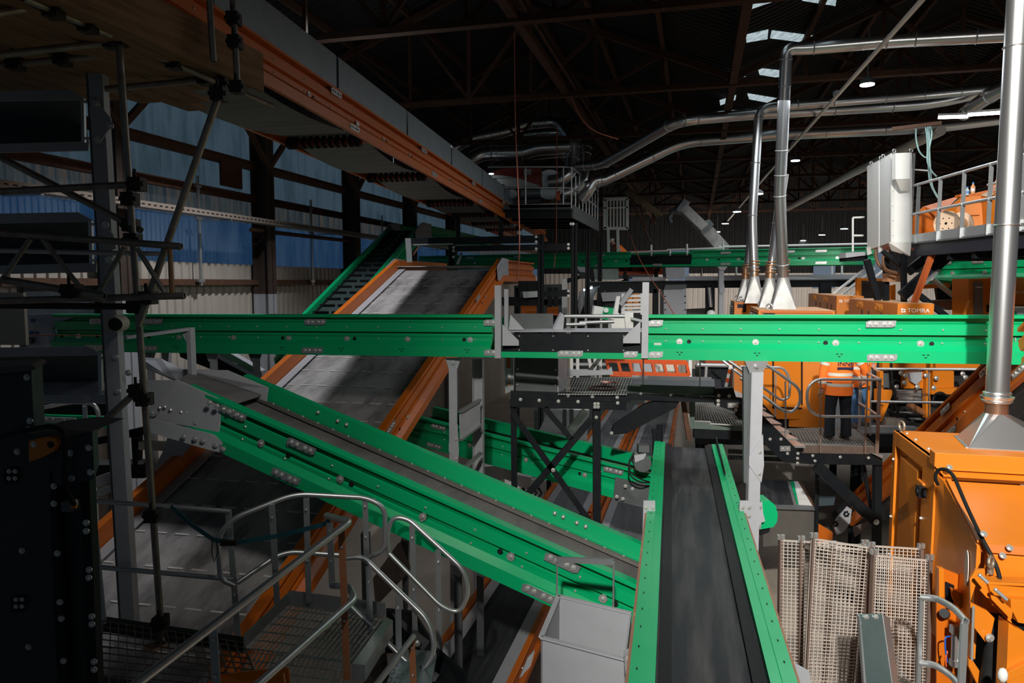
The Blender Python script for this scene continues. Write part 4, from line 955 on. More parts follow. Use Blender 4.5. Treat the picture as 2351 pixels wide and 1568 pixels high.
slabp([(1438, 903), (1640, 908), (1690, 912), (1690, 926), (1560, 922), (1438, 918)], Yf + .05, .08, 'side_beam', tf, bolts=((1471, 902), (1540, 905), (1610, 908)))
slabp([(1640, 892), (1683, 890), (1690, 912), (1735, 970), (1735, 990), (1700, 950), (1642, 930)], Yf + .0, .05, 'corner_plate', tf, bolts=((1650, 908), (1674, 909), (1649, 920), (1649, 929), (1689, 941)))
slabp([(1671, 925), (1695, 925), (1695, 936), (1671, 936)], Yf - .02, .02, 'galvanised_clip', tf, GALV, bolts=((1678, 930), (1690, 930)), r=.012)
slabp([(1707, 842), (1727, 842), (1724, 1112), (1708, 1108)], 8.05, .05, 'shaded_side_plate', LEG1, DGREY)  # side plate in dark grey, with the shade of the left face put in
wq = [PZ(1282, 906, zw), PZ(1300, 868, zw), PZ(1452, 868, zw), PZ(1438, 906, zw)]
grating('walkway_grating', 'square mesh grating of the central walkway beside the grey box', wq, 24, 9, mat('grating_pale', (.42, .42, .40), .5, .5, dirt=.3), hb=.02)
t = thing('walkway_planking', 'solid walkway strip with green-grey kick boards leading to the stair', 'walkway', P(1540, 905, 9.7))
KICK = mat('kick_board_green_grey', (.11, .15, .13), .6, .2, dirt=.5, scale=9)
slabp([(1442, 882), (1642, 888), (1642, 908), (1440, 902)], Yf + .04, .012, 'near_kick_board', t, KICK)
slabp([(1451, 862), (1634, 866), (1634, 881), (1451, 878)], 11.0, .012, 'far_kick_board', t, GREY)
mb = MB(); mb.slab([PZ(1442, 903, zw - .02), PZ(1642, 908, zw - .02), PZ(1640, 870, zw - .02), PZ(1451, 866, zw - .02)], -Z * .02); mb.build('deck', DGREY, t)
for px in (1476, 1606):
    mb = MB(); a = P(px, 828, 9.6); b = P(px, 900, 9.6); mb.cyl(V((b.x, 9.6, b.z)), V((b.x, 9.6, a.z + .4)), .009, 8); mb.build('rail_rod', GALV, t)
t = thing('switch_box', 'grey sheet metal housing standing on the left of the central walkway', 'housing', P(1240, 905, 9.8))
bx = [P(1184, 822, 9.62), P(1282, 822, 9.6), P(1282, 902, 9.6), P(1184, 898, 9.62)]
mb = MB(); mb.slab(bx, V((.0, .012, 0))); q = mb.build('front_panel', DGREY, t)
for x, y in ((1188, 847), (1275, 849), (1188, 883), (1275, 885)): b = MB(); b.stud(P(x, y, 9.6), V((0, -1, 0)), .014); b.build('bolt', ZINC, q)
mb = MB(); mb.slab([bx[1], bx[1] + V((.16, .55, 0)), bx[2] + V((.16, .55, 0)), bx[2]], V((-.012, .0, 0))); mb.build('side_panel', GREY, t)
t = thing('control_post', 'narrow galvanised upright panel with warning triangle beside the grey housing', 'panel', P(1168, 905, 9.75))
slabp([(1158, 820), (1179, 820), (1179, 896), (1160, 904)], 9.75, .02, 'plate', t, GALV)
slabp([(1163, 822), (1172, 822), (1172, 844), (1163, 845)], 9.73, .02, 'orange_tag', t, ORANGE)
slabp([(1169, 868), (1172, 884), (1166, 886)], 9.74, .006, 'warning_triangle', t, ORANGE2)
slabp([(1166, 846), (1172, 846), (1172, 866), (1166, 866)], 9.742, .006, 'sign', t, WHITE)
mb = MB(); pts = [PZ(1386 + 10 * i, 876 + (4 if i % 2 else -1), zw + .04 + .03 * (i % 3)) for i in range(4)]
for i in range(3): mb.beam(pts[i], pts[i + 1], .09, .008)
one('tape_scrap', 'crumpled red and white tape lying on the central walkway grating', 'tape', mb, mat('red_white_tape', (.70, .25, .18), .6, dirt=1, scale=9, dcol=(.75, .7, .66)))
mb = MB(); c_ = PZ(1384, 891, zw + .03); mb.ring(c_, Z, .19, .012, 24, 6); one('hose_coil', 'loose brown hose ring lying on the central walkway grating', 'hose', mb, RUST)
# raised folded plate behind the walkway
mb = MB(); mb.slab([P(1296, 848, 11.3), P(1394, 851, 11.3), P(1404, 842, 11.3), P(1408, 860, 11.3), P(1297, 864, 11.3)], V((0, .02, 0))); one('kick_plate_end', 'folded grey kick plate at the back of the central walkway', 'kick plate', mb, GREY)
# right stair with landing where the worker stands
Ys = 11.0; ZL = PZ(1900, 1000, 0)  # placeholder
zl = 3.42
ts = thing('stair', 'black stringer stair going down to the right landing', 'stair', P(1760, 1000, Ys))
slabp([(1690, 912), (1712, 915), (1838, 1040), (1850, 1064), (1800, 1062), (1690, 955)], 10.6, .06, 'stringer', ts, bolts=((1768, 1008), (1793, 1008), (1808, 1041), (1832, 1041), (1831, 1052), (1831, 1063)))
slabp([(1716, 900), (1740, 915), (1850, 1030), (1838, 1040)], 11.9, .05, 'far_stringer', ts)
for i in range(7):
    a = P(1708 + 18 * i, 922 + 17 * i, 10.75); mb = MB(); mb.slab([a, a + V((.22, 0, 0)), a + V((.22, 1.1, 0)), a + V((0, 1.1, 0))], -Z * .03); mb.build('tread', GALV, ts)
slabp([(1791, 1024), (1815, 1024), (1815, 1036), (1791, 1036)], 10.58, .02, 'galvanised_clip', ts, GALV, bolts=((1798, 1030), (1809, 1030)), r=.012)
tl = thing('landing', 'grating landing with brown kick plates where the worker stands', 'landing', P(1930, 1040, 11.6))
zq = P(1845, 1040, 11.0).z
q = [PZ(1822, 1022, zq + .06), PZ(1808, 985, zq + .06), PZ(1962, 980, zq + .06), PZ(2012, 1026, zq + .06)]
mb = MB()
for i in range(25): mb.beam(lerp(q[0], q[3], i / 24), lerp(q[1], q[2], i / 24), .006, .02)
for i in range(13): mb.beam(lerp(q[0], q[1], i / 12), lerp(q[3], q[2], i / 12), .006, .02)
mb.build('grating', MATS['grating_pale'], tl)
KB = mat('brown_kick_plate', (.17, .12, .10), .5, .4, dirt=.5, scale=9)
slabp([(1845, 1022), (2012, 1026), (2014, 1043), (1845, 1040)], 11.0, .012, 'kick_plate', tl, KB)
mb = MB(); a, b = P(2012, 1026, 11.0), P(1964, 982, 12.6); mb.slab([a, b, b - Z * .1, a - Z * .1], V((.012, 0, 0))); mb.build('kick_plate', KB, tl)
slabp([(1842, 1041), (2018, 1045), (2026, 1052), (2026, 1068), (1870, 1066), (1842, 1064)], 10.98, .10, 'front_beam', tl, bolts=((1866, 1046), (1929, 1049), (1994, 1051), (1871, 1058)))
mb = MB(); p, r_ = P(1874, 1068, 10.95), P(2014, 1202, 10.95); mb.beam(p, r_, .17, .07, V((0, 1, 0))); mb.bolt(r_ + V((0, -.05, 0)) - (r_ - p).normalized() * .06, V((0, -1, 0)), .03, 1); mb.build('diagonal_brace', [BLACK, ZINC], tl)
slabp([(2010, 1050), (2026, 1050), (2022, 1420), (2006, 1420)], 11.05, .10, 'post', tl)
mb = MB(); mb.beam(P(1982, 1066, 11.5), P(2000, 1170, 11.5), .05, .05); mb.build('rear_brace', BLACK, tl)
slabp([(2000, 1040), (2028, 1045), (2026, 1053), (2016, 1048)], 10.9, .05, 'corner_angle', tl, GALV)
# second grating platform under the walkway
t = thing('lower_platform', 'small lower grating platform behind the black stair corner', 'platform', P(1650, 985, 10.6))
zq2 = P(1592, 972, 10.3).z
q = [PZ(1592, 970, zq2), PZ(1594, 922, zq2), PZ(1668, 926, zq2), PZ(1712, 978, zq2)]
mb = MB()
for i in range(19): mb.beam(lerp(q[0], q[3], i / 18), lerp(q[1], q[2], i / 18), .007, .02)
for i in range(15): mb.beam(lerp(q[0], q[1], i / 14), lerp(q[3], q[2], i / 14), .007, .02)
mb.build('grating', MATS['grating_pale'], t)
slabp([(1592, 969), (1712, 976), (1712, 990), (1592, 984)], 10.28, .012, 'kick_plate', t, KICK)
slabp([(1594, 984), (1712, 990), (1712, 1010), (1594, 1006)], 10.3, .08, 'beam', t)
slabp([(1584, 925), (1596, 922), (1594, 985), (1585, 985)], 10.3, .05, 'side_plate', t, KICK)
slabp([(1564, 920), (1574, 920), (1590, 1012), (1578, 1012)], 10.1, .05, 'upright', t, RUST); slabp([(1574, 920), (1582, 920), (1586, 1012), (1576, 1012)], 10.15, .05, 'upright', t, GALV)
# perforated trays beyond the leg
t = thing('cable_ladder', 'black perforated cable tray running behind the bright leg', 'cable tray', P(1780, 1050, 12.6))
for y in (1036, 1050):
    mb = MB(); a, b = P(1672, y, 12.6), P(1830, y + 6, 12.6); mb.beam(a, b, .02, .075)
    for i in range(26):
        c_ = lerp(a, b, (i + .5) / 26) + V((0, -.012, 0))
        mb.box(c_ + Z * .015, .025, .006, .018, m=1); mb.box(c_ - Z * .018, .025, .006, .018, m=1)
    mb.build('tray', [BLACK, mat('tray_slot', (.10, .12, .10), .6)], t)
# grey chute sheets, small belt and green cover below the landing
t = thing('transfer_chute', 'grey sheet transfer chute and small belt below the landing', 'chute', P(1820, 1200, 12.6))
CH = mat('chute_brown_grey', (.13, .12, .11), .5, .2, dirt=.4, scale=4)
slabp([(1756, 1062), (1866, 1066), (1858, 1104), (1756, 1098)], 12.4, .03, 'upper_sheet', t, CH)
slabp([(1752, 1164), (1876, 1168), (1872, 1246), (1752, 1255)], 12.0, .03, 'lower_sheet', t, CH)
mb = MB(); mb.slab([P(1746, 1100, 13.0), P(1808, 1106, 13.0), P(1824, 1165, 12.1), P(1752, 1163, 12.1)], Z * -.02); mb.build('belt', DKB, t)
for x0, x1, x2, x3, m_, nm in ((1808, 1815, 1832, 1824, GALV, 'edge_strip'), (1814, 1823, 1836, 1831, GREEN, 'green_edge'), (1823, 1832, 1868, 1834, WHITE, 'white_sheet'), (1832, 1840, 1874, 1868, RUST, 'brown_edge')):
    mb = MB(); mb.slab([P(x0, 1105, 13.0), P(x1, 1105, 13.0), P(x2, 1166, 12.1), P(x3, 1166, 12.1)], Z * -.02); mb.build(nm, m_, t)
slabp([(1875, 1080), (1882, 1080), (1878, 1250), (1872, 1250)], 11.9, .06, 'post', t)
mb = MB(); mb.slab([P(1750, 1165, 12.0), P(1874, 1168, 12.0), P(1876, 1172, 11.9), P(1750, 1168, 11.9)], V((0, .2, 0))); mb.build('top_flange', GALV, t)
slabp([(1882, 1112), (1924, 1116), (1914, 1160), (1880, 1162)], 13.5, .05, 'blue_grey_panel', t, mat('blue_grey_sheet', (.05, .075, .09), .5, dirt=.4))
t = thing('green_guard', 'rounded bright green guard hood beside the bright leg', 'guard', P(1768, 1190, 8.2))
slabp([(1748, 1152), (1768, 1150), (1780, 1160), (1786, 1180), (1784, 1198), (1776, 1210), (1744, 1216)], 8.3, .25, 'hood', t, GREEN)
slabp([(1732, 1160), (1750, 1152), (1752, 1178), (1757, 1197), (1748, 1200), (1746, 1216), (1732, 1204)], 8.2, .02, 'mounting_plate', t, GREY, bolts=((1745, 1164), (1743, 1208)))
slabp([(1744, 1216), (1768, 1212), (1766, 1222), (1746, 1230)], 8.35, .1, 'bracket', t, BLACK)
mb = MB(); a = P(1700, 1178, 8.4)
# rotating drum machine bits under the landing
t = thing('conveyor_drive', 'grey drive plate with bolt circles on the orange conveyor end below the landing', 'drive unit', P(1935, 1200, 12.8))
slabp([(1914, 1206), (1944, 1162), (1956, 1170), (1952, 1200), (1936, 1222), (1922, 1228)], 12.7, .05, 'plate', t, GREY)
for cx_, cy_ in ((1918, 1203), (1943, 1180)):
    for k in range(6):
        b = MB(); b.bolt(P(cx_ + 5 * math.cos(k), cy_ + 5 * math.sin(k), 12.69), V((0, -1, 0)), .014); b.build('bolt', BLACK, t)
slabp([(1912, 1180), (1940, 1152), (1946, 1160), (1914, 1194)], 12.65, .05, 'arm', t, BLACK)
slabp([(1876, 1200), (1912, 1222), (1912, 1238), (1876, 1252)], 12.9, .05, 'orange_cover', t, ORANGE)
slabp([(1960, 1212), (1994, 1195), (1996, 1205), (1964, 1233)], 12.4, .03, 'scraper_plate', t, mat('brown_scraper', (.16, .12, .11), .45, .4))

# ================================================================ black frame and fan platform, mid distance
Yk = 16.8
tb = thing('steel_trestle', 'tall black steel frame of posts and beams carrying the fan platform', 'steel frame', P(1240, 720, Yk))
def post(px, y0, y1, y, w=.15, par=None, m=BLACK):
    a, b = P(px, y0, y), P(px, y1, y); mb = MB(); mb.hbeam(V((b.x, y, b.z)), V((b.x, y, a.z)), w, w, .02, V((0, 1, 0))); return mb.build('post', m, par)
post(1240, 538, 1100, Yk, .15, tb); post(1315, 512, 1100, Yk + .8, .15, tb); post(1037, 558, 610, Yk + 1.5, .14, tb); post(1348, 530, 760, Yk + 4, .13, tb); post(1377, 545, 660, Yk + 6, .13, tb)
post(1052, 495, 546, Yk + 1, .1, tb); post(1150, 505, 545, Yk, .1, tb)
slabp([(932, 547), (1034, 545), (1246, 540), (1246, 557), (1034, 561), (932, 563)], Yk, .12, 'beam', tb)
slabp([(1034, 565), (1246, 561), (1246, 574), (1034, 577)], Yk - .1, .12, 'beam', tb)
slabp([(1248, 560), (1308, 558), (1308, 574), (1248, 576)], Yk + .3, .12, 'beam', tb)
slabp([(1248, 670), (1308, 664), (1308, 681), (1248, 680)], Yk + .3, .12, 'beam', tb)
slabp([(1190, 645), (1235, 645), (1235, 668), (1190, 668)], Yk, .12, 'beam', tb); slabp([(1152, 682), (1235, 682), (1235, 702), (1152, 702)], Yk, .12, 'beam', tb)
slabp([(1200, 670), (1234, 668), (1234, 682), (1202, 684)], Yk - .2, .06, 'cable_duct', tb, GALV)
mb = MB(); mb.beam(P(1050, 607, Yk + .2), P(1060, 580, Yk + .2), .07, .05); mb.build('grey_strut', GREY, tb)
slabp([(930, 547), (943, 547), (946, 602), (934, 602)], Yk - .2, .1, 'galvanised_post', tb, GALV)
mb = MB(); mb.beam(P(945, 562, Yk), P(1040, 560, Yk), .03, .03); mb.build('edge_rail', GALV, tb)
mb = MB(); mb.beam(P(948, 586, Yk), P(962, 566, Yk), .06, .04); mb.build('brown_strut', RUST, tb)
for x, y in ((1231, 544), (1231, 555), (1231, 571), (1305, 561), (1305, 570), (1305, 668), (1305, 679), (1041, 568), (1041, 576), (1041, 590), (1311, 514), (1316, 514)):
    b = MB(); b.bolt(P(x, y, Yk - .16), V((0, -1, 0)), .022); b.build('bolt', ZINC, tb)
# fan platform
Yp = 19.5; zp = P(1240, 470, Yp).z
tp = thing('fan_platform', 'railed steel platform under the roof carrying the red and white fan unit', 'platform', P(1240, 480, Yp))
slabp([(1165, 470), (1311, 465), (1311, 475), (1172, 479)], Yp, .05, 'kick_board', tp, mat('pale_kick', (.33, .31, .29), .6, dirt=.3))
slabp([(1172, 479), (1312, 474), (1312, 494), (1190, 500)], Yp + .02, .2, 'fascia', tp)
cr = V((P(1312, 470, Yp).x, Yp, zp)); fr_ = V((P(1372, 516, 24.5).x, 24.5, zp)); lf = V((P(1120, 470, Yp).x, Yp, zp))
mb = MB(); mb.slab([lf, cr, fr_, fr_ - (cr - lf)], -Z * .12); mb.build('deck', DGREY, tp)
mb = MB(); mb.slab([cr, fr_, fr_ - Z * .35, cr - Z * .35], V((.05, 0, 0))); mb.build('side_fascia', DGREY, tp)
for i in range(5):
    mb = MB(); a = lerp(lf, fr_ - (cr - lf), i / 5) - Z * .25; b = lerp(cr, fr_, i / 5) - Z * .25; mb.hbeam(a, b, .12, .2, .02); mb.build('joist', BLACK, tp)
tr = thing('platform_railing', 'galvanised railing around the fan platform', 'railing', cr)
h1, h2 = 1.0, .45
for h, nm in ((h1, 'top_rail'), (h2, 'mid_rail')): mb = MB(); mb.tube([lf + Z * h, cr + Z * h, fr_ + Z * h], .028, 8, fl=.3); mb.build(nm, GALV, tr)
for k in (.45, .9): mb = MB(); a = lerp(lf, cr, k); mb.cyl(a, a + Z * h1, .022, 8); mb.build('post', GALV, tr)
for k in range(9): mb = MB(); a = lerp(cr, fr_, k / 8); mb.beam(a - Z * .1, a + Z * (h1 if k % 2 == 0 else .85), .05, .03); mb.build('post', GALV, tr)
# fan unit
tu = thing('fan_unit', 'red and white fan housing on the railed platform under the roof', 'fan unit', P(1200, 470, 20.5))
slabp([(1122, 398), (1150, 388), (1178, 380), (1243, 381), (1246, 432), (1236, 428), (1128, 400)], 20.6, .9, 'red_hood', tu, mat('dark_red_paint', (.20, .015, .012), .45, dirt=.3))
slabp([(1140, 410), (1190, 409), (1238, 426), (1238, 431), (1142, 432)], 20.55, .9, 'white_cover', tu, mat('offwhite_cover', (.36, .37, .36), .5, dirt=.2))
slabp([(1118, 402), (1150, 402), (1185, 408), (1140, 409), (1120, 408)], 20.5, .9, 'sloped_cover', tu, MATS['offwhite_cover'])
slabp([(1160, 438), (1240, 434), (1242, 464), (1164, 468)], 20.8, .6, 'motor_block', tu, DGREY)
mb = MB(); c_ = P(1176, 446, 20.7); mb.cyl(c_, c_ + V((0, -.1, 0)), .12, 16); mb.ring(c_ + V((0, -.1, 0)), V((0, 1, 0)), .13, .02); mb.build('pulley', GALV, tu)
mb = MB(); mb.cyl(P(1195, 446, 20.7), P(1240, 444, 20.7), .14, 14); mb.build('motor', mat('motor_grey', (.16, .18, .19), .4, .3), tu)
slabp([(1278, 440), (1286, 438), (1286, 462), (1274, 456)], 20.0, .2, 'orange_cover', tu, REDP)
mb = MB(); mb.cyl(P(1262, 424, 20.8), P(1262, 424, 21.5), .42, 24); mb.build('scroll_housing', DUCT, tu)
mb = MB(); mb.box(P(1211, 395, 20.5), .22, .02, .16); mb.build('name_plate', MATS['offwhite_cover'], tu)
slabp([(1149, 423), (1158, 423), (1158, 426), (1149, 426)], 20.53, .02, 'vent_slot', tu, BLACK)
# ================================================================ people
TROU = {'navy': NAVY, 'jeans': mat('blue_jeans', (.05, .13, .27), .85, dirt=.5, scale=14, bump=.3, fine=20)}
HELM = mat('white_helmet', (.78, .77, .74), .35, dirt=.1)
BOOT = mat('boots', (.05, .04, .035), .7, dirt=.4)
HAIR = mat('dark_hair', (.02, .015, .012), .7)
def loft(mb, rings, n=18, m=0):
    """rings: (centre, right vector, forward vector) with half widths folded into the vectors"""
    vs = []
    for c, a, b in rings:
        vs += [V(c) + V(a) * math.cos(2 * math.pi * k / n) + V(b) * math.sin(2 * math.pi * k / n) for k in range(n)]
    k = len(rings)
    mb.add(vs, [(i * n + j, i * n + (j + 1) % n, (i + 1) * n + (j + 1) % n, (i + 1) * n + j) for i in range(k - 1) for j in range(n)], m, True)
    mb.add(vs[:n], [tuple(range(n - 1, -1, -1))], m, True); mb.add(vs[-n:], [tuple(range(n))], m, True)
def person(lab, foot, face, h=1.78, trousers='navy', helmet=True, lean=0., hands=None, group=None, spread=.13):
    """face: heading in radians (0 looks along +Y)"""
    t = thing('person', lab, 'person', foot, group)
    f = V((math.sin(face), math.cos(face), 0)); r = V((math.cos(face), -math.sin(face), 0)); s = h / 1.78; F0 = V(foot)
    cl, sl = math.cos(lean), math.sin(lean)
    def at(x, y, z):                                   # x right, y forward, z up; the trunk leans at the hip
        x *= s; y *= s; z *= s
        if z > .92 * s: y, z = y * cl + (z - .92 * s) * sl, .92 * s + (z - .92 * s) * cl - y * sl
        return F0 + r * x + f * y + Z * z
    # continuous body grown over a skeleton
    me = bpy.data.meshes.new('body')
    jt = [((0, 0, .95), .13), ((0, .0, 1.12), .125), ((0, 0, 1.32), .15), ((0, -.01, 1.48), .07), ((0, .015, 1.57), .055),
          ((.09, 0, .88), .095), ((spread - .01, .02, .50), .065), ((spread, -.02, .10), .045), ((-.09, 0, .88), .095), ((-spread + .01, .02, .50), .065), ((-spread, -.02, .10), .045)]
    vs = [at(*q) - F0 for q, _ in jt]; rad = [a for _, a in jt]
    ed = [(0, 1), (1, 2), (2, 3), (3, 4), (0, 5), (5, 6), (6, 7), (0, 8), (8, 9), (9, 10)]
    hnd = hands or [((.30, .02, .80)), ((-.30, .02, .80))]
    arms = []
    for sgn, hp in ((1, hnd[0]), (-1, hnd[1])):
        sh = at(.19 * sgn, -.01, 1.42); w_ = V(hp) if isinstance(hp, V) else at(*hp)
        mid = (sh + w_) / 2; L = (w_ - sh).length; bend = max(0., .56 * s - L)
        el = mid + (r * sgn * .6 - f * .5 - Z * .3).normalized() * math.sqrt(max(.0009, (.29 * s) ** 2 - (L / 2) ** 2))
        i0 = len(vs); vs += [sh - F0, el - F0, w_ - F0]; rad += [.062, .048, .033]; ed += [(2, i0), (i0, i0 + 1), (i0 + 1, i0 + 2)]; arms.append((sh, el, w_))
    me.from_pydata([tuple(v) for v in vs], ed, [])
    b = bpy.data.objects.new('body', me); COL.objects.link(b); b.parent = t; ROOT[b.name] = F0
    sk = b.modifiers.new('skin', 'SKIN'); sub = b.modifiers.new('sub', 'SUBSURF'); sub.levels = sub.render_levels = 2
    if me.skin_vertices:
        for i, v in enumerate(me.skin_vertices[0].data): v.radius = (rad[i] * s, rad[i] * s); v.use_root = (i == 0)
    me.materials.append(TROU[trousers]); sk.use_smooth_shade = True
    # trousers
    mb = MB()
    for sg in (1, -1):
        loft(mb, [(at(.095 * sg, 0, .93), r * .115 * s, f * .12 * s), (at(.10 * sg, .0, .78), r * .105 * s, f * .115 * s), (at((spread - .01) * sg, .02, .50), r * .085 * s, f * .09 * s), (at(spread * sg, -.005, .25), r * .078 * s, f * .085 * s), (at(spread * sg, -.015, .05), r * .082 * s, f * .095 * s)])
    mb.build('trousers', TROU[trousers], t)
    for sg in (1, -1):
        mb = MB(); loft(mb, [(at(spread * sg, .05, .0), r * .05 * s, f * .145 * s), (at(spread * sg, .05, .045), r * .052 * s, f * .14 * s), (at(spread * sg, .0, .10), r * .05 * s, f * .07 * s)]); mb.build('boot', BOOT, t)
    # jacket with sleeves and tape
    mb = MB()
    def jr(z): return [(.72, .22, .165), (.84, .215, .16), (1.0, .20, .15), (1.2, .215, .155), (1.36, .225, .15), (1.45, .15, .10), (1.50, .07, .07)]
    loft(mb, [(at(0, 0, z), r * a * s, (f * cl - Z * sl) * c * s if z > .92 else f * c * s) for z, a, c in jr(0)], 22)
    for sh, el, w_ in arms:
        d = (w_ - el).normalized(); mb.tube([sh + (sh - el).normalized() * .03, sh, lerp(sh, el, .5), el, lerp(el, w_, .5), w_ - d * .02], .06, 12, rads=[.05 * s, .085 * s, .078 * s, .07 * s, .062 * s, .056 * s])
    mb.build('jacket', HIVIS, t)
    up = Z * cl + f * sl if lean else Z
    for z in (1.06, .89):
        a_, c_ = (.212, .16) if z < .95 else (.206, .157)
        mb = MB(); loft(mb, [(at(0, 0, z - .025), r * a_ * s, f * c_ * s), (at(0, 0, z + .025), r * a_ * s, f * c_ * s)], 22); mb.build('tape', REFL, t)
    for sh, el, w_ in arms:
        mb = MB(); p = lerp(el, w_, .55); q = lerp(el, w_, .72); mb.tube([p, q], .066 * s, 12); mb.build('tape', REFL, t)
        p = lerp(sh, el, .55); q = lerp(sh, el, .7); mb = MB(); mb.tube([p, q], .082 * s, 12); mb.build('tape', REFL, t)
    # head, face, hair, helmet
    hc = at(0, .02, 1.66); fu = (f * cl - Z * sl); uu = (Z * cl + f * sl)
    mb = MB(); mb.ball(hc, .105 * s, 16, sc=(.78, .95, 1.12)); mb.ball(hc + fu * .095 * s - uu * .02, .016 * s, 8); mb.tube([at(0, .0, 1.48), at(0, .01, 1.6)], .052 * s, 10)
    for sg in (-1, 1): mb.ball(hc + r * .083 * s * sg, .022 * s, 8, sc=(.5, .8, 1.2))
    mb.build('head', SKIN, t)
    mb = MB()
    for sg in (-1, 1): mb.ball(hc + fu * .088 * s + r * .033 * s * sg + uu * .015, .011 * s, 8)
    mb.beam(hc + fu * .088 * s - r * .025 - uu * .05, hc + fu * .088 * s + r * .025 - uu * .05, .008, .008); mb.build('face_features', HAIR, t)
    mb = MB(); mb.ball(hc + uu * .02 - fu * .012, .106 * s, 14, sc=(.82, .95, 1.08)); mb.build('hair', HAIR, t) if not helmet else None
    if helmet:
        mb = MB(); n = 20; rings = []
        for k in range(6):
            a = math.pi / 2 * k / 5; rings.append((hc + uu * (.03 + .115 * math.sin(a)) * s, r * max(.004, .118 * math.cos(a)) * s, fu * max(.004, .138 * math.cos(a)) * s))
        loft(mb, rings, n); loft(mb, [(hc + uu * .025 * s + fu * .02, r * .125 * s, fu * .165 * s), (hc + uu * .04 * s + fu * .02, r * .122 * s, fu * .155 * s)], n)
        for k in (-1, 0, 1): mb.tube([hc + r * .04 * k * s - fu * .11 * s + uu * .10 * s, hc + r * .04 * k * s + uu * .152 * s, hc + r * .04 * k * s + fu * .11 * s + uu * .10 * s], .008 * s, 6)
        mb.build('helmet', HELM, t)
    # hands
    for i, (sh, el, w_) in enumerate(arms):
        sg = 1 if i == 0 else -1; d = (w_ - el).normalized(); side = (r - d * r.dot(d)).normalized(); nn = side.cross(d)
        if isinstance(hnd[i], V): d = (d + Z * -.5).normalized()
        mb = MB(); pc = w_ + d * .045; loft(mb, [(w_, side * .026, nn * .022), (pc, side * .042, nn * .016), (w_ + d * .09, side * .040, nn * .014)], 12)
        for k in range(4):
            b0 = w_ + d * .085 + side * (.030 - .02 * k); ln = (.062, .075, .07, .055)[k]
            mb.tube([b0, b0 + d * ln * .5 + f * .012, b0 + d * ln * .8 + f * .035, b0 + d * ln * .9 + f * .052], .0088, 8)
        b0 = w_ + d * .03 - side * sg * .035; mb.tube([b0, b0 + d * .03 - side * sg * .02 + f * .015, b0 + d * .06 - side * sg * .015 + f * .03], .010, 8)
        mb.build('hand', SKIN, t)
    return t, at, f, r
zl = PZ(1900, 1000, 0).z
ZLAND = zq + .08
fw = PZ(1922, 1006, ZLAND)
pw, at_, f_, r_ = person('person standing with back turned in orange hi-vis jacket and dark trousers on the right landing', fw, .06, 1.80, 'navy', True, 0,
                         [P(1984, 868, fw.y + .12), (-.26, .05, .82)])
# printed back panel
NV = mat('navy_print', (.012, .012, .06), .7)
o_ = at_(-.10, -.164, 1.205)
q = text('INNE', .112, o_, r_, Z, 'back_print', NV, pw, .004)
mb = MB(); c_ = at_(0.025, -.162, 1.165); mb.box(c_, .25, .006, .04, (r_, f_, Z)); mb.build('print_strip', NV, pw)
f2 = PZ(1962, 984, ZLAND)
person('person in hi-vis jacket and blue jeans, half hidden behind the worker, hand on the rail', f2 + V((.12, .25, 0)), math.pi - .5, 1.78, 'jeans', True, 0,
       [(.28, .05, .82), P(2006, 838, f2.y + .02)])
# distant people
person('person in orange jacket and white helmet beyond the long green conveyor, beside the bright post', V((P(1632, 700, 21.5).x, 21.5, 3.26)), .9, 1.9)
person('person whose white helmet shows just above the green rail near the louvred orange box', V((P(1672, 700, 16.6).x, 16.6, 3.26)), -1.2, 1.93)
zb_ = P(1430, 582, 26.5).z
person('person in hi-vis vest bending over the distant green conveyor', V((P(1438, 582, 26.3).x, 26.3, zb_ - 1.05)), -1.35, 1.78, 'navy', True, .75)

# ================================================================ rails round the landing
def rl(lab, parts, loc, r=.022, m=GALV):
    t = thing('guard_rail', lab, 'guard rail', loc, 'guard rails on the right landing')
    for kind, pts, *o in parts:
        mb = MB()
        if kind == 'post': mb.beam(P(*pts[0]), P(*pts[1]), o[1] if len(o) > 1 else .035, .012, V((0, 1, 0))); mb.build('post', o[0] if o and o[0] else m, t)
        else: mb.tube([P(*p) for p in pts], r, 10, fl=o[0] if o else .15); mb.build(kind, m, t)
    return t
BRP = mat('brown_rail_steel', (.28, .19, .15), .5, .5, dirt=.4)  # plain brown steel for the landing posts
rl('rounded loop rail in front of the standing worker', [
    ('loop_rail', ((2022, 872, 10.95), (1852, 870, 10.95), (1854, 956, 10.95), (2022, 957, 10.95)), .32), ('return_rail', ((2022, 872, 10.95), (1980, 850, 12.0))), ('return_rail', ((2018, 955, 10.95), (1974, 926, 12.2))),
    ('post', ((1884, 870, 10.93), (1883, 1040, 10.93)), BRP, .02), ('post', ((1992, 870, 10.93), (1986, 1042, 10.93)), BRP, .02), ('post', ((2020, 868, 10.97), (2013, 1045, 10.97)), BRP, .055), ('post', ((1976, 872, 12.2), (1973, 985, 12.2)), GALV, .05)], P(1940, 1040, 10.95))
rl('long straight two-bar rail beyond the worker, in front of the orange machine', [
    ('top_rail', ((2012, 847, 12.4), (2262, 848, 11.4))), ('mid_rail', ((2000, 922, 12.4), (2200, 925, 11.6))), ('post', ((2000, 848, 12.4), (1998, 1000, 12.4)), None, .02), ('post', ((2133, 848, 12.0), (2132, 960, 12.0)), None, .02)], P(2100, 1000, 12.2))
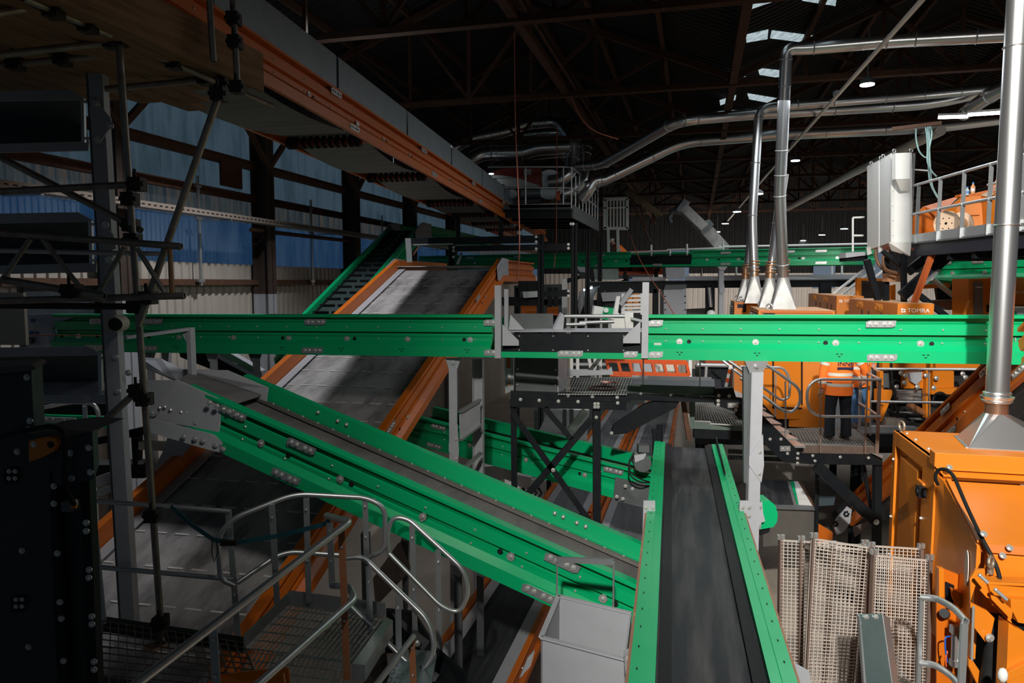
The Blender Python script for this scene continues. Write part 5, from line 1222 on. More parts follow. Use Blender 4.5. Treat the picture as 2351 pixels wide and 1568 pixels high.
rl('looped stair rail behind the bright leg', [
    ('outer_rail', ((1700, 800, 11.0), (1762, 838, 10.8), (1836, 892, 10.7), (1838, 925, 10.7), (1818, 948, 10.7), (1795, 942, 10.7), (1700, 868, 11.0)), .25),
    ('inner_rail', ((1700, 842, 12.2), (1800, 844, 12.2), (1814, 870, 12.2), (1812, 912, 12.2), (1795, 920, 12.2), (1752, 890, 12.2)), .25),
    ('post', ((1803, 875, 10.68), (1804, 1035, 10.68)), None, .02), ('post', ((1781, 860, 12.2), (1780, 975, 12.2)), None, .02)], P(1770, 1000, 11))
rl('sloping stair rail in front of the bright leg going up to the left', [
    ('top_rail', ((1640, 806, 10.9), (1712, 856, 10.7), (1740, 878, 10.7))), ('mid_rail', ((1640, 812, 11.6), (1712, 870, 11.4))), ('post', ((1684, 832, 10.8), (1683, 925, 10.8)), None, .02)], P(1690, 920, 10.8))

# ================================================================ orange machine at lower right
FLc = P(2150, 1060, 6.0); zt = 4.49
O = V((FLc.x, FLc.y, 0))
def M(u, v, z): return O + BU * u + BV * v + Z * z
tm = thing('sorting_machine', 'big orange machine with sloping lid and silver duct hood at the lower right', 'machine', M(1, .5, 2.4))
OM = ORANGE2
def mp(nm, pts, th, m=OM, bev=.004, par=None):
    mb = MB(); mb.slab(pts, th); return mb.build(nm, m, par or tm, bev=bev)
mp('top_plate', [M(0, 0, zt), M(2.6, 0, zt), M(2.6, 1.35, zt), M(0, 1.35, zt)], -Z * .03)
mp('top_beam', [M(-.02, -.02, zt + .08), M(2.6, -.02, zt + .08), M(2.6, .12, zt + .08), M(-.02, .12, zt + .08)], -Z * .12)
mp('side_frame', [M(-.01, 1.35, zt), M(-.01, 1.24, zt), M(-.01, 1.24, 2.2), M(-.01, 1.35, 2.2)], BU * .05)
mp('side_frame', [M(-.01, 1.24, zt), M(-.01, 0, zt), M(-.01, 0, zt - .14), M(-.01, 1.24, zt - .14)], BU * .05)
mp('side_panel', [M(.04, 1.24, zt - .14), M(.04, .40, zt - .14), M(.04, .40, 2.2), M(.04, 1.24, 2.2)], BU * .03)
mp('side_panel_fold', [M(.0, 1.10, zt - .2), M(.0, .50, zt - .2), M(.0, .50, 2.3), M(.0, 1.10, 2.3)], BU * .045, bev=.02)
mp('side_frame', [M(-.01, .34, zt - .14), M(-.01, 0, zt - .14), M(-.01, 0, 2.2), M(-.01, .34, 2.2)], BU * .05)
mp('door_gap', [M(.02, .40, zt - .16), M(.02, .34, zt - .16), M(.02, .34, 2.3), M(.02, .40, 2.3)], BU * .03, BLACK, 0)
mp('hinge', [M(-.03, .42, zt - .26), M(-.03, .24, zt - .26), M(-.03, .24, zt - .36), M(-.03, .42, zt - .36)], BU * .03)
mb = MB(); mb.box(M(-.05, .20, zt - .32), .06, .10, .09, (BU, BV, Z)); mb.cyl(M(-.09, .20, zt - .32), M(-.02, .2, zt - .32), .03, 12); mb.build('latch', BLACK, tm)
for v, z in ((1.29, 4.2), (1.29, 3.6), (1.29, 3.2), (.17, 3.4), (.17, 3.0), (.30, 3.9), (1.2, 4.52), (.9, 4.52), (.5, 4.52)):
    mb = MB(); mb.bolt(M(-.012, v, z), -BU, .012) if z < zt else mb.bolt(M(.08, v, zt), Z, .012); mb.build('bolt', ZINC, tm)
# front bands, lid and hood
mp('front_band', [M(-.02, -.03, zt - .035), M(2.6, -.03, zt - .035), M(2.6, -.06, zt - .055), M(0, -.06, zt - .055)], BV * .03)
mp('shaded_groove', [M(.0, -.03, zt - .055), M(2.6, -.03, zt - .055), M(2.6, -.03, zt - .075), M(.0, -.03, zt - .075)], BV * .02, ORANGE, 0)  # darker orange puts the shadow of the recess into the colour
mp('front_band', [M(.01, -.05, zt - .068), M(2.6, -.05, zt - .068), M(2.6, -.11, zt - .098), M(0.03, -.11, zt - .098)], BV * .03)
mp('shaded_crease_band', [M(.03, -.11, zt - .098), M(2.6, -.11, zt - .098), M(2.6, -.07, zt - .135), M(.03, -.07, zt - .135)], BV * .03, ORANGE)  # shade under the fold is put in as a darker orange
mp('front_wall', [M(.02, .06, zt - .1), M(2.6, .06, zt - .1), M(2.6, .06, 2.2), M(.02, .06, 2.2)], BV * .03, ORANGE, 0)
LT = P(2172, 1103, 5.85); LB = P(2243, 1246, 4.98)
du = BU * 2.4
mp('lid', [LT + BU * .035, LT + du, LB + du, LB + BU * .03], -Z * .025, bev=.008)
mp('lid_edge', [LT, LT + BU * .035, LB + BU * .03, LB], Z * .02)
mp('lid_lip', [LB + BU * .02, LB + du, LB + du + V((0, -.02, -.06)), LB + BU * .02 + V((0, -.02, -.06))], BV * .04, ORANGE)
hs = (LB - LT).normalized()
mp('hood_side', [M(.0, .05, zt - .1), LT - Z * .02, LB - Z * .02, V((LB.x, LB.y, 3.3)), V((LT.x, LT.y, 3.0)), M(.0, .05, 3.0)], BU * .03)
mp('hood_front', [LB + BU * .05 - Z * .07 - BV * .02, LB + du - Z * .07, LB + du - Z * .5 - BV * .02, LB + BU * .05 - Z * .5 - BV * .02], BV * .02)
el = MB(); c_ = lerp(LT, LB, .80) - Z * .30 - BU * .006; el.tube([c_, c_ - BU * .004], .075, 20, smooth=False)
mp('oval_window', [c_ + hs * (.05 * math.cos(a)) + Z * (.135 * math.sin(a)) for a in [2 * math.pi * i / 20 for i in range(20)]], -BU * .006, mat('pale_oval', (.55, .5, .44), .6), 0)
for x, y in ((2258, 1226), (2318, 1258), (2302, 1276), (2180, 1073), (2346, 1110)): mb = MB(); mb.bolt(P(x, y, 4.9 if y > 1200 else 5.8), V((0, -.7, .7)), .016); mb.build('bolt', ZINC, tm)
mb = MB(); mb.tube([P(2153, 1112, 5.75), P(2146, 1098, 5.72), P(2152, 1078, 5.7), P(2172, 1076, 5.62), P(2190, 1092, 5.5), P(2218, 1160, 5.25), P(2252, 1232, 4.95), P(2276, 1275, 4.85), P(2292, 1310, 4.8), P(2298, 1345, 4.78)], .014, 10, fl=.15); mb.build('hose', RUBBER, tm)
mb = MB(); c_ = P(2275, 1291, 4.80); mb.ring(c_, V((.6, -.8, .1)), .038, .012, 20, 8); mb.cyl(c_ - Z * .045, c_ - Z * .08, .02, 10); mb.build('lifting_eye', mat('worn_eye_steel', (.35, .28, .22), .45, .6, dirt=.5), tm)
mb = MB(); c_ = M(.05, 1.28, zt + .06); mb.ring(c_, (BU + BV * .3), .045, .014, 18, 8); mb.cyl(c_ - Z * .045, c_ - Z * .07, .02, 10); mb.build('lifting_eye', MATS['worn_eye_steel'], tm)
# lower brackets and pins
def sp(nm, pts, y, d=.03, m=OM, bev=.003, par=None): return mp(nm, [P(x, yy, y) for x, yy in pts], V((.01, d, 0)), m, bev, par)
sp('bracket', [(2240, 1309), (2262, 1308), (2262, 1332), (2270, 1345), (2320, 1405), (2324, 1432), (2312, 1424), (2240, 1345), (2228, 1382), (2227, 1330)], 4.75)
sp('bracket', [(2268, 1336), (2400, 1342), (2400, 1375), (2318, 1372), (2276, 1366)], 4.72, .12)
mp('bracket_top', [P(2268, 1336, 4.72), P(2400, 1342, 4.68), P(2400, 1330, 4.95), P(2276, 1326, 4.95)], -Z * .02)
sp('arm', [(2274, 1368), (2290, 1372), (2326, 1402), (2322, 1424), (2316, 1418), (2276, 1376)], 4.66, .02)
sp('guide_block', [(2320, 1376), (2400, 1380), (2400, 1440), (2338, 1430), (2322, 1398)], 4.66, .12)
sp('strut', [(2228, 1384), (2268, 1404), (2284, 1420), (2272, 1474), (2262, 1474), (2228, 1430)], 4.8)
sp('leg', [(2316, 1430), (2330, 1440), (2352, 1450), (2352, 1620), (2308, 1620)], 4.7, .12)
sp('diagonal', [(2312, 1545), (2400, 1500), (2400, 1525), (2312, 1568)], 4.66, .05)
sp('shadow_sheet', [(2232, 1400), (2400, 1410), (2400, 1700), (2236, 1700)], 5.15, .02, BLACK, 0)  # black sheet stands in for the shade in the open hollow
for a, b in (((2250, 1321), (2268, 1338)), ((2286, 1354), (2312, 1377))): mb = MB(); mb.cyl(P(*a, 4.62), P(*b, 4.60), .012, 10); mb.ball(P(*a, 4.62), .014, 8); mb.build('pin', ZINC, tm)
mb = MB(); mb.cyl(P(2235, 1392, 4.74), P(2231, 1515, 4.74), .009, 8); mb.build('rod', ZINC, tm)
mb = MB(); mb.tube([P(2285, 1405, 4.95), P(2278, 1470, 4.95), P(2262, 1620, 4.95)], .05, 12); mb.tube([P(2270, 1470, 5.0), P(2290, 1620, 5.0)], .03, 10); mb.build('black_hose', RUBBER, tm)
mb = MB(); mb.bolt(P(2272, 1464, 4.78), V((0, -1, 0)), .02); mb.build('bolt', ZINC, tm)
# side mechanism with air cylinder
sp('side_plate', [(2150, 1300), (2226, 1330), (2228, 1640), (2150, 1640)], 5.35, .03, ORANGE)
sp('side_rail', [(2156, 1306), (2168, 1306), (2168, 1370), (2156, 1375)], 5.28, .05); sp('side_rail', [(2184, 1352), (2214, 1364), (2212, 1394), (2200, 1398), (2188, 1375)], 5.26, .04)
sp('dark_slot', [(2170, 1336), (2190, 1345), (2188, 1385), (2170, 1375)], 5.34, .01, BLACK, 0)
sp('lower_rail', [(2224, 1512), (2236, 1520), (2262, 1560), (2258, 1600), (2224, 1530)], 5.0, .05)
mb = MB(); mb.cyl(P(2192, 1455, 5.2), P(2190, 1515, 5.2), .022, 14); mb.cyl(P(2202, 1455, 5.2), P(2198, 1515, 5.2), .012, 10); mb.box(P(2193, 1445, 5.2), .06, .05, .06); mb.box(P(2191, 1522, 5.2), .05, .05, .05); mb.build('air_cylinder', GALV, tm)
mb = MB(); mb.tube([P(2181, 1461, 5.18), P(2170, 1462, 5.16), P(2170, 1490, 5.16), P(2175, 1520, 5.18)], .006, 8, fl=.05); mb.build('blue_air_line', mat('blue_air_hose', (.01, .09, .45), .4), tm)
mb = MB(); mb.tube([P(2175, 1495, 5.18), P(2171, 1510, 5.16), P(2172, 1530, 5.18)], .006, 8); mb.build('red_air_line', REDP, tm)
mb = MB(); mb.cyl(P(2168, 1408, 5.26), P(2170, 1410, 5.34), .035, 14); mb.build('knob', BLACK, tm)
mb = MB(); mb.ball(P(2302, 1550, 4.6), .04, 10, sc=(.8, .8, 1.3)); mb.build('plastic_cap', WHITE, tm)
# silver hood and vertical duct
th_ = thing('duct_hood', 'silver pyramid hood with collar at the foot of the big vertical duct', 'duct hood', M(.95, .65, zt))
hb = [P(2200, 1003, 6.9), P(2222, 1030, 6.25), P(2420, 1040, 6.0), P(2420, 1005, 6.9)]
hb = [V((p.x, p.y, zt + .005)) for p in (PZ(2196, 1002, zt), PZ(2224, 1029, zt), PZ(2440, 1040, zt), PZ(2420, 1004, zt))]
ct = P(2287, 948, 6.75); rD = 24 / F * 6.75
mb = MB(); n = 16; ring = [ct + V((rD * math.cos(2 * math.pi * k / n), rD * math.sin(2 * math.pi * k / n), 0)) for k in range(n)]
cc = sum(hb, V((0, 0, 0))) / 4
order = sorted(range(4), key=lambda i: math.atan2(hb[i].y - cc.y, hb[i].x - cc.x)); hq = [hb[i] for i in order]
def near_c4(p): return max(range(4), key=lambda i: (hq[i] - cc).normalized().dot((V((p.x, p.y, 0)) - V((ct.x, ct.y, 0))).normalized()))
vs = hq + ring; fs = []
for k in range(n):
    a, b = near_c4(ring[k]), near_c4(ring[(k + 1) % n]); fs.append((a, 4 + (k + 1) % n, 4 + k))
    if a != b: fs.append((a, b, 4 + (k + 1) % n))
mb.add(vs, fs); mb.build('hood', DUCT, th_)
mb = MB()
for i in range(4):
    a, b = hq[i], hq[(i + 1) % 4]; mb.beam(a, b, .05, .008)
mb.build('flange', GALV, th_)
mb = MB(); mb.cyl(ct - Z * .01, ct + Z * .11, rD * 1.0, 20); mb.build('collar', mat('copper_tinted_collar', (.50, .30, .20), .3, .9), th_)
for dz, rr in ((.12, 1.22), (.19, 1.1)): mb = MB(); mb.ring(ct + Z * dz, Z, rD * rr, .012, 24, 8); mb.build('clamp_ring', DUCT, th_)
mb = MB(); mb.cyl(ct + Z * .10, ct + Z * .16, rD * 1.15, 20, r1=rD * 1.45); mb.build('skirt', DUCT, th_)
tv = thing('vertical_duct', 'big silver vertical duct at the right edge rising out of the picture', 'duct', ct + Z * .2)
mb = MB(); tpz = P(2330, -300, 6.75); mb.tube([ct + Z * .16, ct + Z * 1.7, V((ct.x, ct.y, tpz.z))], rD, 24, caps=False); mb.build('pipe', DUCT, tv)
for y in (108, 517):
    mb = MB(); z = P(2300, y, 6.75).z; mb.ring(V((ct.x, ct.y, z)), Z, rD * 1.03, .008, 26, 8); mb.box(V((ct.x + rD, ct.y - .06, z)), .03, .03, .03); mb.build('clamp_ring', DUCT, tv)
# inclined orange conveyor behind the machine
A = P(1950, 1140, 13.2); B_ = P(2430, 660, 6.9)
rinc = conveyor('belt_conveyor', 'orange inclined conveyor climbing to the right behind the big orange machine', A, B_, 1.0, .55, -1, ORANGE, studs=1.5, belt=BELT)
if rinc.s.x < 0: pass
for tt in (.62, .78, .86): plate(rinc, 0, .2, t=tt); plate(rinc, 0, .85, t=tt + .02); hole(rinc, 0, .6, t=tt + .03)

# ================================================================ welded mesh panels, channel, front rail
WIRE = mat('mesh_wire', (.68, .60, .54), .4, .45, dirt=.3, scale=12)
BAR = mat('brown_mesh_bar', (.20, .14, .115), .5, .5, dirt=.5, scale=12)
def mesh_panel(tl_, tr_, bl_, br_, y, lab, nx, nz, bars):
    t = thing('mesh_panel', lab, 'mesh panel', P(*bl_, y), 'welded mesh panels leaning at lower right')
    a, b, c, d = P(*tl_, y), P(*tr_, y), P(*br_, y - .25), P(*bl_, y - .25)
    mb = MB()
    for i in range(nx + 1): k = i / nx; mb.beam(lerp(a, b, k), lerp(d, c, k), .004, .004)
    for i in range(nz + 1): k = i / nz; mb.beam(lerp(a, d, k) + V((0, -.005, 0)), lerp(b, c, k) + V((0, -.005, 0)), .0055 if i else .014, .0055 if i else .014)
    mb.build('wire_grid', [WIRE, BAR], t)
    for k in bars:
        p, q = lerp(a, b, k), lerp(d, c, k); mb = MB(); mb.beam(p + Z * .05, q, .012, .05, V((0, 1, 0))); mb.beam(p + V((.025, .02, .04)), q + V((.025, .02, 0)), .04, .008, V((0, 1, 0))); mb.build('flat_bar', BAR, t)
        mb = MB(); mb.box(p + V((0, -.01, .03)), .05, .03, .04); mb.box(p + V((.03, .01, .025)), .03, .02, .04); mb.build('end_lug', GALV, t)
mesh_panel((1790, 1240), (2112, 1260), (1786, 1590), (2104, 1620), 6.1, 'welded mesh panel at the back of the leaning stack', 34, 44, (0, .145, .6, 1))
mesh_panel((1863, 1236), (2000, 1258), (1842, 1640), (1968, 1640), 5.75, 'welded mesh panel second in the leaning stack, left of the metal channel', 14, 52, (0.02, .98))
mesh_panel((1862, 1250), (1980, 1262), (1850, 1600), (1950, 1600), 5.95, 'welded mesh panel hidden mostly behind the second panel of the stack', 12, 40, (.4, .98))
mesh_panel((2004, 1274), (2134, 1287), (1990, 1640), (2126, 1650), 5.6, 'frontmost welded mesh panel beside the orange machine', 14, 50, (0, .98))
t = thing('metal_channel', 'upright galvanised metal channel standing in front of the mesh panels', 'channel', P(2005, 1568, 4.9))
mb = MB(); q = [P(1969, 1411, 4.85), P(2025, 1411, 4.85), P(2058, 1640, 4.6), P(1986, 1640, 4.6)]; mb.slab(q, V((0, .01, 0))); mb.build('web', mat('channel_blue_grey', (.20, .27, .27), .25, .8, dirt=.6, scale=5), t)
mb = MB(); mb.slab([P(2025, 1411, 4.85), P(2040, 1418, 4.95), P(2070, 1640, 4.7), P(2056, 1640, 4.6)], V((.008, .0, 0))); mb.build('flange', GALV, t)
mb = MB(); mb.slab([P(1967, 1411, 4.85), P(1971, 1411, 4.84), P(1990, 1640, 4.59), P(1984, 1640, 4.6)], V((0, -.03, 0))); mb.build('flange', GALV, t)
for x in (1989, 2011): mb = MB(); mb.bolt(P(x, 1416, 4.84), V((0, -1, 0)), .012); mb.build('bolt', ZINC, t)
for x, y in ((1976, 1430), (1980, 1475), (1984, 1522)): mb = MB(); mb.box(P(x, y, 4.82), .008, .008, .018); mb.build('rivet', ZINC, t)
t = thing('corner_rail', 'galvanised curved two-bar rail corner at the lower right edge', 'handrail', P(2160, 1568, 4.5))
mb = MB(); mb.tube([P(2116, 1371, 4.75), P(2150, 1374, 4.7), P(2190, 1395, 4.5), P(2217, 1426, 4.3)], .022, 14, hollow=.8, fl=.2); mb.build('top_rail', GALV, t)
mb = MB(); mb.tube([P(2112, 1522, 4.75), P(2145, 1526, 4.7), P(2185, 1550, 4.5), P(2215, 1590, 4.3)], .022, 14, fl=.2); mb.build('mid_rail', GALV, t)
for a, b, w in (((2115, 1372, 4.75), (2106, 1640, 4.75), .025), ((2214, 1430, 4.3), (2204, 1640, 4.3), .042)): mb = MB(); mb.beam(P(*a), P(*b), w, .02, V((0, 1, 0))); mb.build('post', GALV, t)
# ================================================================ orange sorters behind the rail
LOG = mat('white_lettering', (.85, .82, .76), .6, dirt=.05)
FAINT = mat('faint_orange_lettering', (.68, .25, .03), .5, dirt=.05)
def sorter_box(C, ln, w, h, lab):
    """box whose nearest lower corner edge is C; long side runs away along the hall"""
    t = thing('sorter_hood', lab, 'machine', C - Z * h, 'orange sorter hoods')
    mb = MB(); a, b, c, d = C, C + BU * w, C + BU * w + BV * ln, C + BV * ln
    mb.slab([a - Z * h, b - Z * h, c - Z * h, d - Z * h], Z * h); mb.build('hood', ORANGE2, t, bev=.01)
    mb = MB(); mb.slab([a + Z * .004 + BU * .02 + BV * .02, b + Z * .004 - BU * .02 + BV * .02, c + Z * .004 - BU * .02, d + Z * .004 + BU * .02], Z * .006); mb.build('dusty_top', mat('dusty_orange_top', (.62, .33, .16), .7, dirt=.5), t)
    s = .098
    text('TOMRA', s, C + BU * w * .27 - Z * .148 - BV * .006, BU, Z, 'lettering', LOG, t, .003)
    mb = MB(); o = C + BU * w * .10 - Z * .15 - BV * .006; k = .034
    for i in range(2):
        for j in range(2):
            q = o + BU * k * i * 1.1 + Z * k * j * 1.1; mb.slab([q, q + BU * k * .9, q + BU * k * .9 + Z * k * (.5 if i == j else .9), q + Z * k * .9], -BV * .003)
    mb.build('emblem', LOG, t)
    for v in (.12, .52):
        text('TOMRA', s * 2.0, C + BV * ln * (v + .30) - Z * .17 - BU * .006, -BV, Z, 'faint_lettering', FAINT, t, .003)
    for v in (.12, .25, .5, .65):
        mb = MB(); q = C + BV * ln * v - Z * .32; mb.slab([q, q + BV * .12, q + BV * .12 + Z * .12, q + Z * .12], -BU * .01); mb.build('vent', RUST, t)
    return t
sorter_box(P(2061, 697, 12.2), 4.0, .56, .55, 'orange sorter hood with white lettering on its end, the nearer of the two')
sorter_box(P(1921, 680, 17.2), 4.5, .60, .62, 'orange sorter hood with white lettering on its end, farther back beside the silver cones')
# louvred orange machine carrying the duct cones
def louv(C, ln, w, h, lab, nl):
    t = thing('louvred_machine', lab, 'machine', C - Z * h, 'louvred orange machines')
    mb = MB(); a, b, c, d = C, C + BU * w, C + BU * w + BV * ln, C + BV * ln
    mb.slab([a - Z * h, b - Z * h, c - Z * h, d - Z * h], Z * h); mb.build('housing', ORANGE2, t, bev=.01)
    mb = MB(); mb.slab([a + Z * .003, b + Z * .003, c + Z * .003, d + Z * .003], Z * .006); mb.build('dusty_top', MATS['dusty_orange_top'], t)
    for k in range(nl):
        v0 = ln * (.12 + .42 * k); v1 = v0 + ln * .26; mb = MB(); q0, q1 = C + BV * v0 - Z * .06, C + BV * v1 - Z * .06
        mb.slab([q0 - BU * .004, q1 - BU * .004, q1 - BU * .004 - Z * .5, q0 - BU * .004 - Z * .5], -BU * .004, 0)
        for i in range(9): mb.slab([q0 - BU * .01 - Z * (.03 + .05 * i), q1 - BU * .01 - Z * (.03 + .05 * i), q1 - BU * .05 - Z * (.055 + .05 * i), q0 - BU * .05 - Z * (.055 + .05 * i)], -Z * .004, 1)
        mb.build('louvre', [BLACK, mat('louvre_grey', (.45, .40, .34), .5, .3)], t)
    for uu, vv in ((.15, .02), (.15, .9)):
        mb = MB(); c_ = C + BU * w * uu + BV * ln * vv + Z * .07; mb.ring(c_, BV + BU * .4, .055, .016, 16, 8); mb.cyl(c_ - Z * .05, c_ - Z * .08, .025, 10); mb.build('lifting_eye', GALV, t)
    mb = MB(); mb.beam(C + BU * .05 - BV * .01 - Z * .02, b - BU * .05 - BV * .01 - Z * .02, .03, .04); mb.build('front_lip', ORANGE, t)
    mb = MB(); q = C + BU * w * .07 - BV * .006 - Z * .05; mb.slab([q, q + BU * .2, q + BU * .2 - Z * .18, q + BU * .13 - Z * .18, q + BU * .13 - Z * .08, q - Z * .08], -BV * .004); mb.build('lock_slot', BLACK, t)
    return t
C1 = P(1741, 713, 13.6); C0 = P(1686, 694, 17.0)
louv(C1, 2.2, 1.35, 2.2, 'louvred orange machine with a dusty top carrying two silver cones, the nearer one', 2)
louv(C0, 1.9, 1.0, 2.2, 'louvred orange machine with a dusty top, the farther one behind the white helmet', 2)
t = thing('orange_cabinet', 'tall orange cabinet with black door outline left of the worker', 'cabinet', P(1825, 962, 13.4))
slabp([(1752, 790), (1890, 790), (1888, 962), (1752, 962)], 13.4, .4, 'body', t, ORANGE2)
for pts in (((1774, 800), (1777, 800), (1777, 936), (1774, 936)), ((1774, 934), (1842, 936), (1842, 939), (1774, 937)), ((1840, 800), (1843, 800), (1843, 930), (1840, 930)), ((1878, 828), (1880, 828), (1880, 880), (1878, 880)), ((1857, 828), (1860, 828), (1860, 848), (1857, 848))):
    slabp(list(pts), 13.37, .02, 'door_seal', t, BLACK)
slabp([(1752, 962), (1890, 962), (1890, 980), (1752, 980)], 13.45, .3, 'plinth', t, BLACK)
# orange machine frame with rollers behind the straight rail
t = thing('roller_machine', 'open orange machine frame with silver rollers, hoses and motors behind the straight rail', 'machine', P(2120, 990, 13.6))
Yr = 13.4
slabp([(1985, 790), (2262, 790), (2262, 1000), (1985, 1000)], Yr + .7, .03, 'rear_sheet', t, mat('machine_void_shade', (.02, .018, .018), .7, dirt=.4))  # dark backing sheet stands for the shade inside the open machine
for pts, y in ((((2026, 832), (2142, 832), (2142, 850), (2026, 850)), Yr), (((2126, 832), (2136, 832), (2136, 960), (2126, 960)), Yr), (((2076, 852), (2126, 852), (2126, 892), (2076, 892)), Yr + .1), (((2142, 852), (2190, 852), (2190, 896), (2142, 896)), Yr + .1),
               (((2138, 892), (2240, 890), (2240, 904), (2138, 906)), Yr), (((2014, 894), (2052, 896), (2040, 930), (2024, 968), (2016, 966), (2030, 930), (2014, 926)), Yr), (((2020, 852), (2028, 852), (2028, 895), (2020, 895)), Yr), (((1986, 832), (2000, 832), (2000, 970), (1986, 970)), Yr + .2), (((2148, 834), (2250, 834), (2250, 850), (2148, 850)), Yr + .3)):
    mb = MB(); mb.slab([P(x, yy, y) for x, yy in pts], V((0, .12, 0))); mb.build('frame_plate', ORANGE2, t)
slabp([(2022, 852), (2042, 852), (2042, 890), (2022, 890)], Yr + .2, .2, 'black_tank', t, DGREY)
slabp([(2088, 856), (2118, 854), (2116, 872), (2104, 884), (2092, 876)], Yr + .0, .1, 'motor_plate', t, GREY)
for x, y in ((2068, 856), (2078, 862), (2076, 878), (2150, 868), (2144, 890), (2106, 888), (2058, 888), (2126, 862), (2210, 858), (2216, 866)): b = MB(); b.bolt(P(x, y, Yr - .02), V((0, -1, 0)), .03); b.build('bolt', ZINC, t)
for y, r_0, x0, x1 in ((900, .05, 2056, 2126), (908, .04, 2056, 2124), (915, .05, 2060, 2126), (948, .03, 2052, 2130), (962, .025, 2040, 2120)):
    mb = MB(); mb.cyl(P(x0, y, Yr + .3), P(x1, y, Yr + .3), r_0, 12); mb.build('roller', GALV, t)
mb = MB(); mb.cyl(P(2086, 928, Yr + .1), P(2124, 950, Yr + .1), .06, 12); mb.build('hydraulic_ram', mat('ram_orange_brown', (.3, .13, .06), .4, .3), t)
for pp in (((2046, 830), (2048, 870), (2052, 900), (2060, 950), (2090, 965)), ((2040, 940), (2056, 952), (2080, 950), (2110, 955)), ((2142, 920), (2146, 905), (2160, 900), (2176, 910)), ((2046, 880), (2056, 872), (2066, 876))):
    mb = MB(); mb.tube([P(x, y, Yr - .05) for x, y in pp], .022, 8, fl=.1); mb.build('hose', RUBBER, t)
slabp([(2034, 962), (2068, 962), (2068, 982), (2034, 982)], Yr, .2, 'pale_box', t, mat('beige_box', (.42, .37, .31), .6))
slabp([(1995, 980), (2110, 982), (2100, 1000), (1995, 998)], Yr - .3, .2, 'grey_base_beam', t, mat('base_beam_grey', (.30, .31, .32), .5, dirt=.4))
slabp([(1995, 1000), (2080, 1000), (2080, 1040), (1995, 1040)], Yr - .2, .2, 'black_base', t, BLACK)

# ================================================================ tall white cabin, raised walkway
t = thing('white_cabin', 'tall faceted white cabin with slanted bottom beside the raised walkway', 'cabin', P(2040, 590, 13.5))
def cab(px, yt, yb, y): return P(px, yt, y), P(px, yb, y)
cols = [cab(1993, 381, 574, 14.6), cab(2019, 368, 566, 13.9), cab(2047, 352, 556, 13.1), cab(2094, 350, 556, 12.9)]
for i in range(3):
    (a, a2), (b, b2) = cols[i], cols[i + 1]; mb = MB(); mb.slab([a, b, b2, a2], V((.0, .04, 0))); mb.build('panel', WHITE, t)
bk = V((.5, 1.6, 0))
mb = MB(); (a, a2), (b, b2) = cols[3], (cols[3][0] + bk, cols[3][1] + bk); mb.slab([a, b, b2, a2], V((-.04, 0, 0))); mb.build('panel', WHITE, t)
mb = MB(); mb.slab([c[0] for c in cols] + [cols[3][0] + bk, cols[0][0] + V((1.5, .5, 0))], -Z * .03); mb.build('roof', WHITE, t)
mb = MB(); mb.slab([c[1] + Z * .02 for c in cols] + [cols[3][1] + bk, cols[0][1] + V((1.5, .5, 0))], Z * .03); mb.build('underside', ORANGE, t)['label'] = 'orange underside'  # underside coloured orange, unlike the white panels
for i in (1, 2):
    mb = MB(); a, b = cols[i]; mb.beam(a - V((0, .02, 0)), b - V((0, .02, 0)), .05, .03, V((0, 1, 0)))
    for k in range(6): mb.stud(lerp(a, b, (k + .5) / 6) - V((0, .035, 0)), V((0, -1, 0)), .016)
    mb.build('seam_rib', WHITE, t)
for px, y0, y1 in ((1996, 574, 586), (2022, 566, 580)):
    mb = MB(); mb.slab([P(px - 6, y0 - 6, 13.9), P(px + 2, y0 - 8, 13.8), P(px + 6, y1 - 4, 13.8), P(px - 4, y1, 13.9)], V((.0, .02, 0))); mb.build('foot_tab', WHITE, t)
mb = MB(); mb.slab([P(2040, 556, 13.0), P(2092, 556, 12.85), P(2090, 588, 12.9), P(2048, 576, 13.1)], V((0, .03, 0))); mb.build('skirt_plate', WHITE, t)
mb = MB(); mb.slab([P(2056, 352, 12.75), P(2089, 350, 12.7), P(2089, 410, 12.7), P(2056, 411, 12.75)], V((0, .12, 0))); mb.slab([P(2056, 411, 12.75), P(2089, 410, 12.7), P(2089, 438, 12.85), P(2068, 438, 12.88)], V((0, .05, 0))); mb.build('vent_box', WHITE, t)
for px, y, yy in ((2000, 375, 14.4), (2022, 363, 13.8), (2028, 359, 13.6), (2053, 347, 13.0), (2092, 346, 12.9)):
    mb = MB(); c_ = P(px, y, yy); mb.ring(c_, V((.3, -1, 0)), .032, .011, 14, 6); mb.build('lifting_eye', GALV, t)
mb = MB(); mb.beam(P(2099, 352, 12.95), P(2090, 570, 12.95), .03, .03, V((0, 1, 0))); mb.build('edge_angle', GALV, t)
tw_ = thing('raised_walkway', 'raised walkway with galvanised kick plate and dark girder at the right', 'walkway', P(2220, 560, 11.5))
A, B_ = P(2092, 562, 12.9), P(2400, 514, 9.3); A = V((A.x, A.y, (A.z + B_.z) / 2)); B_ = V((B_.x, B_.y, A.z))
wr = (B_ - A).normalized().cross(Z); wr = wr if wr.x > 0 else -wr
mb = MB(); mb.slab([A, B_, B_ + Z * .14, A + Z * .14], wr * .012); mb.build('kick_plate', GALV, tw_)
mb = MB(); mb.slab([A, B_, B_ + wr * 1.3, A + wr * 1.3], -Z * .03); mb.build('deck', DGREY, tw_)
mb = MB(); mb.slab([A + wr * .05 - Z * .03, B_ + wr * .05 - Z * .03, B_ + wr * .05 - Z * .24, A + wr * .05 - Z * .24], wr * .12); mb.build('girder', mat('blue_black_girder', (.018, .02, .03), .35, dirt=.5), tw_)
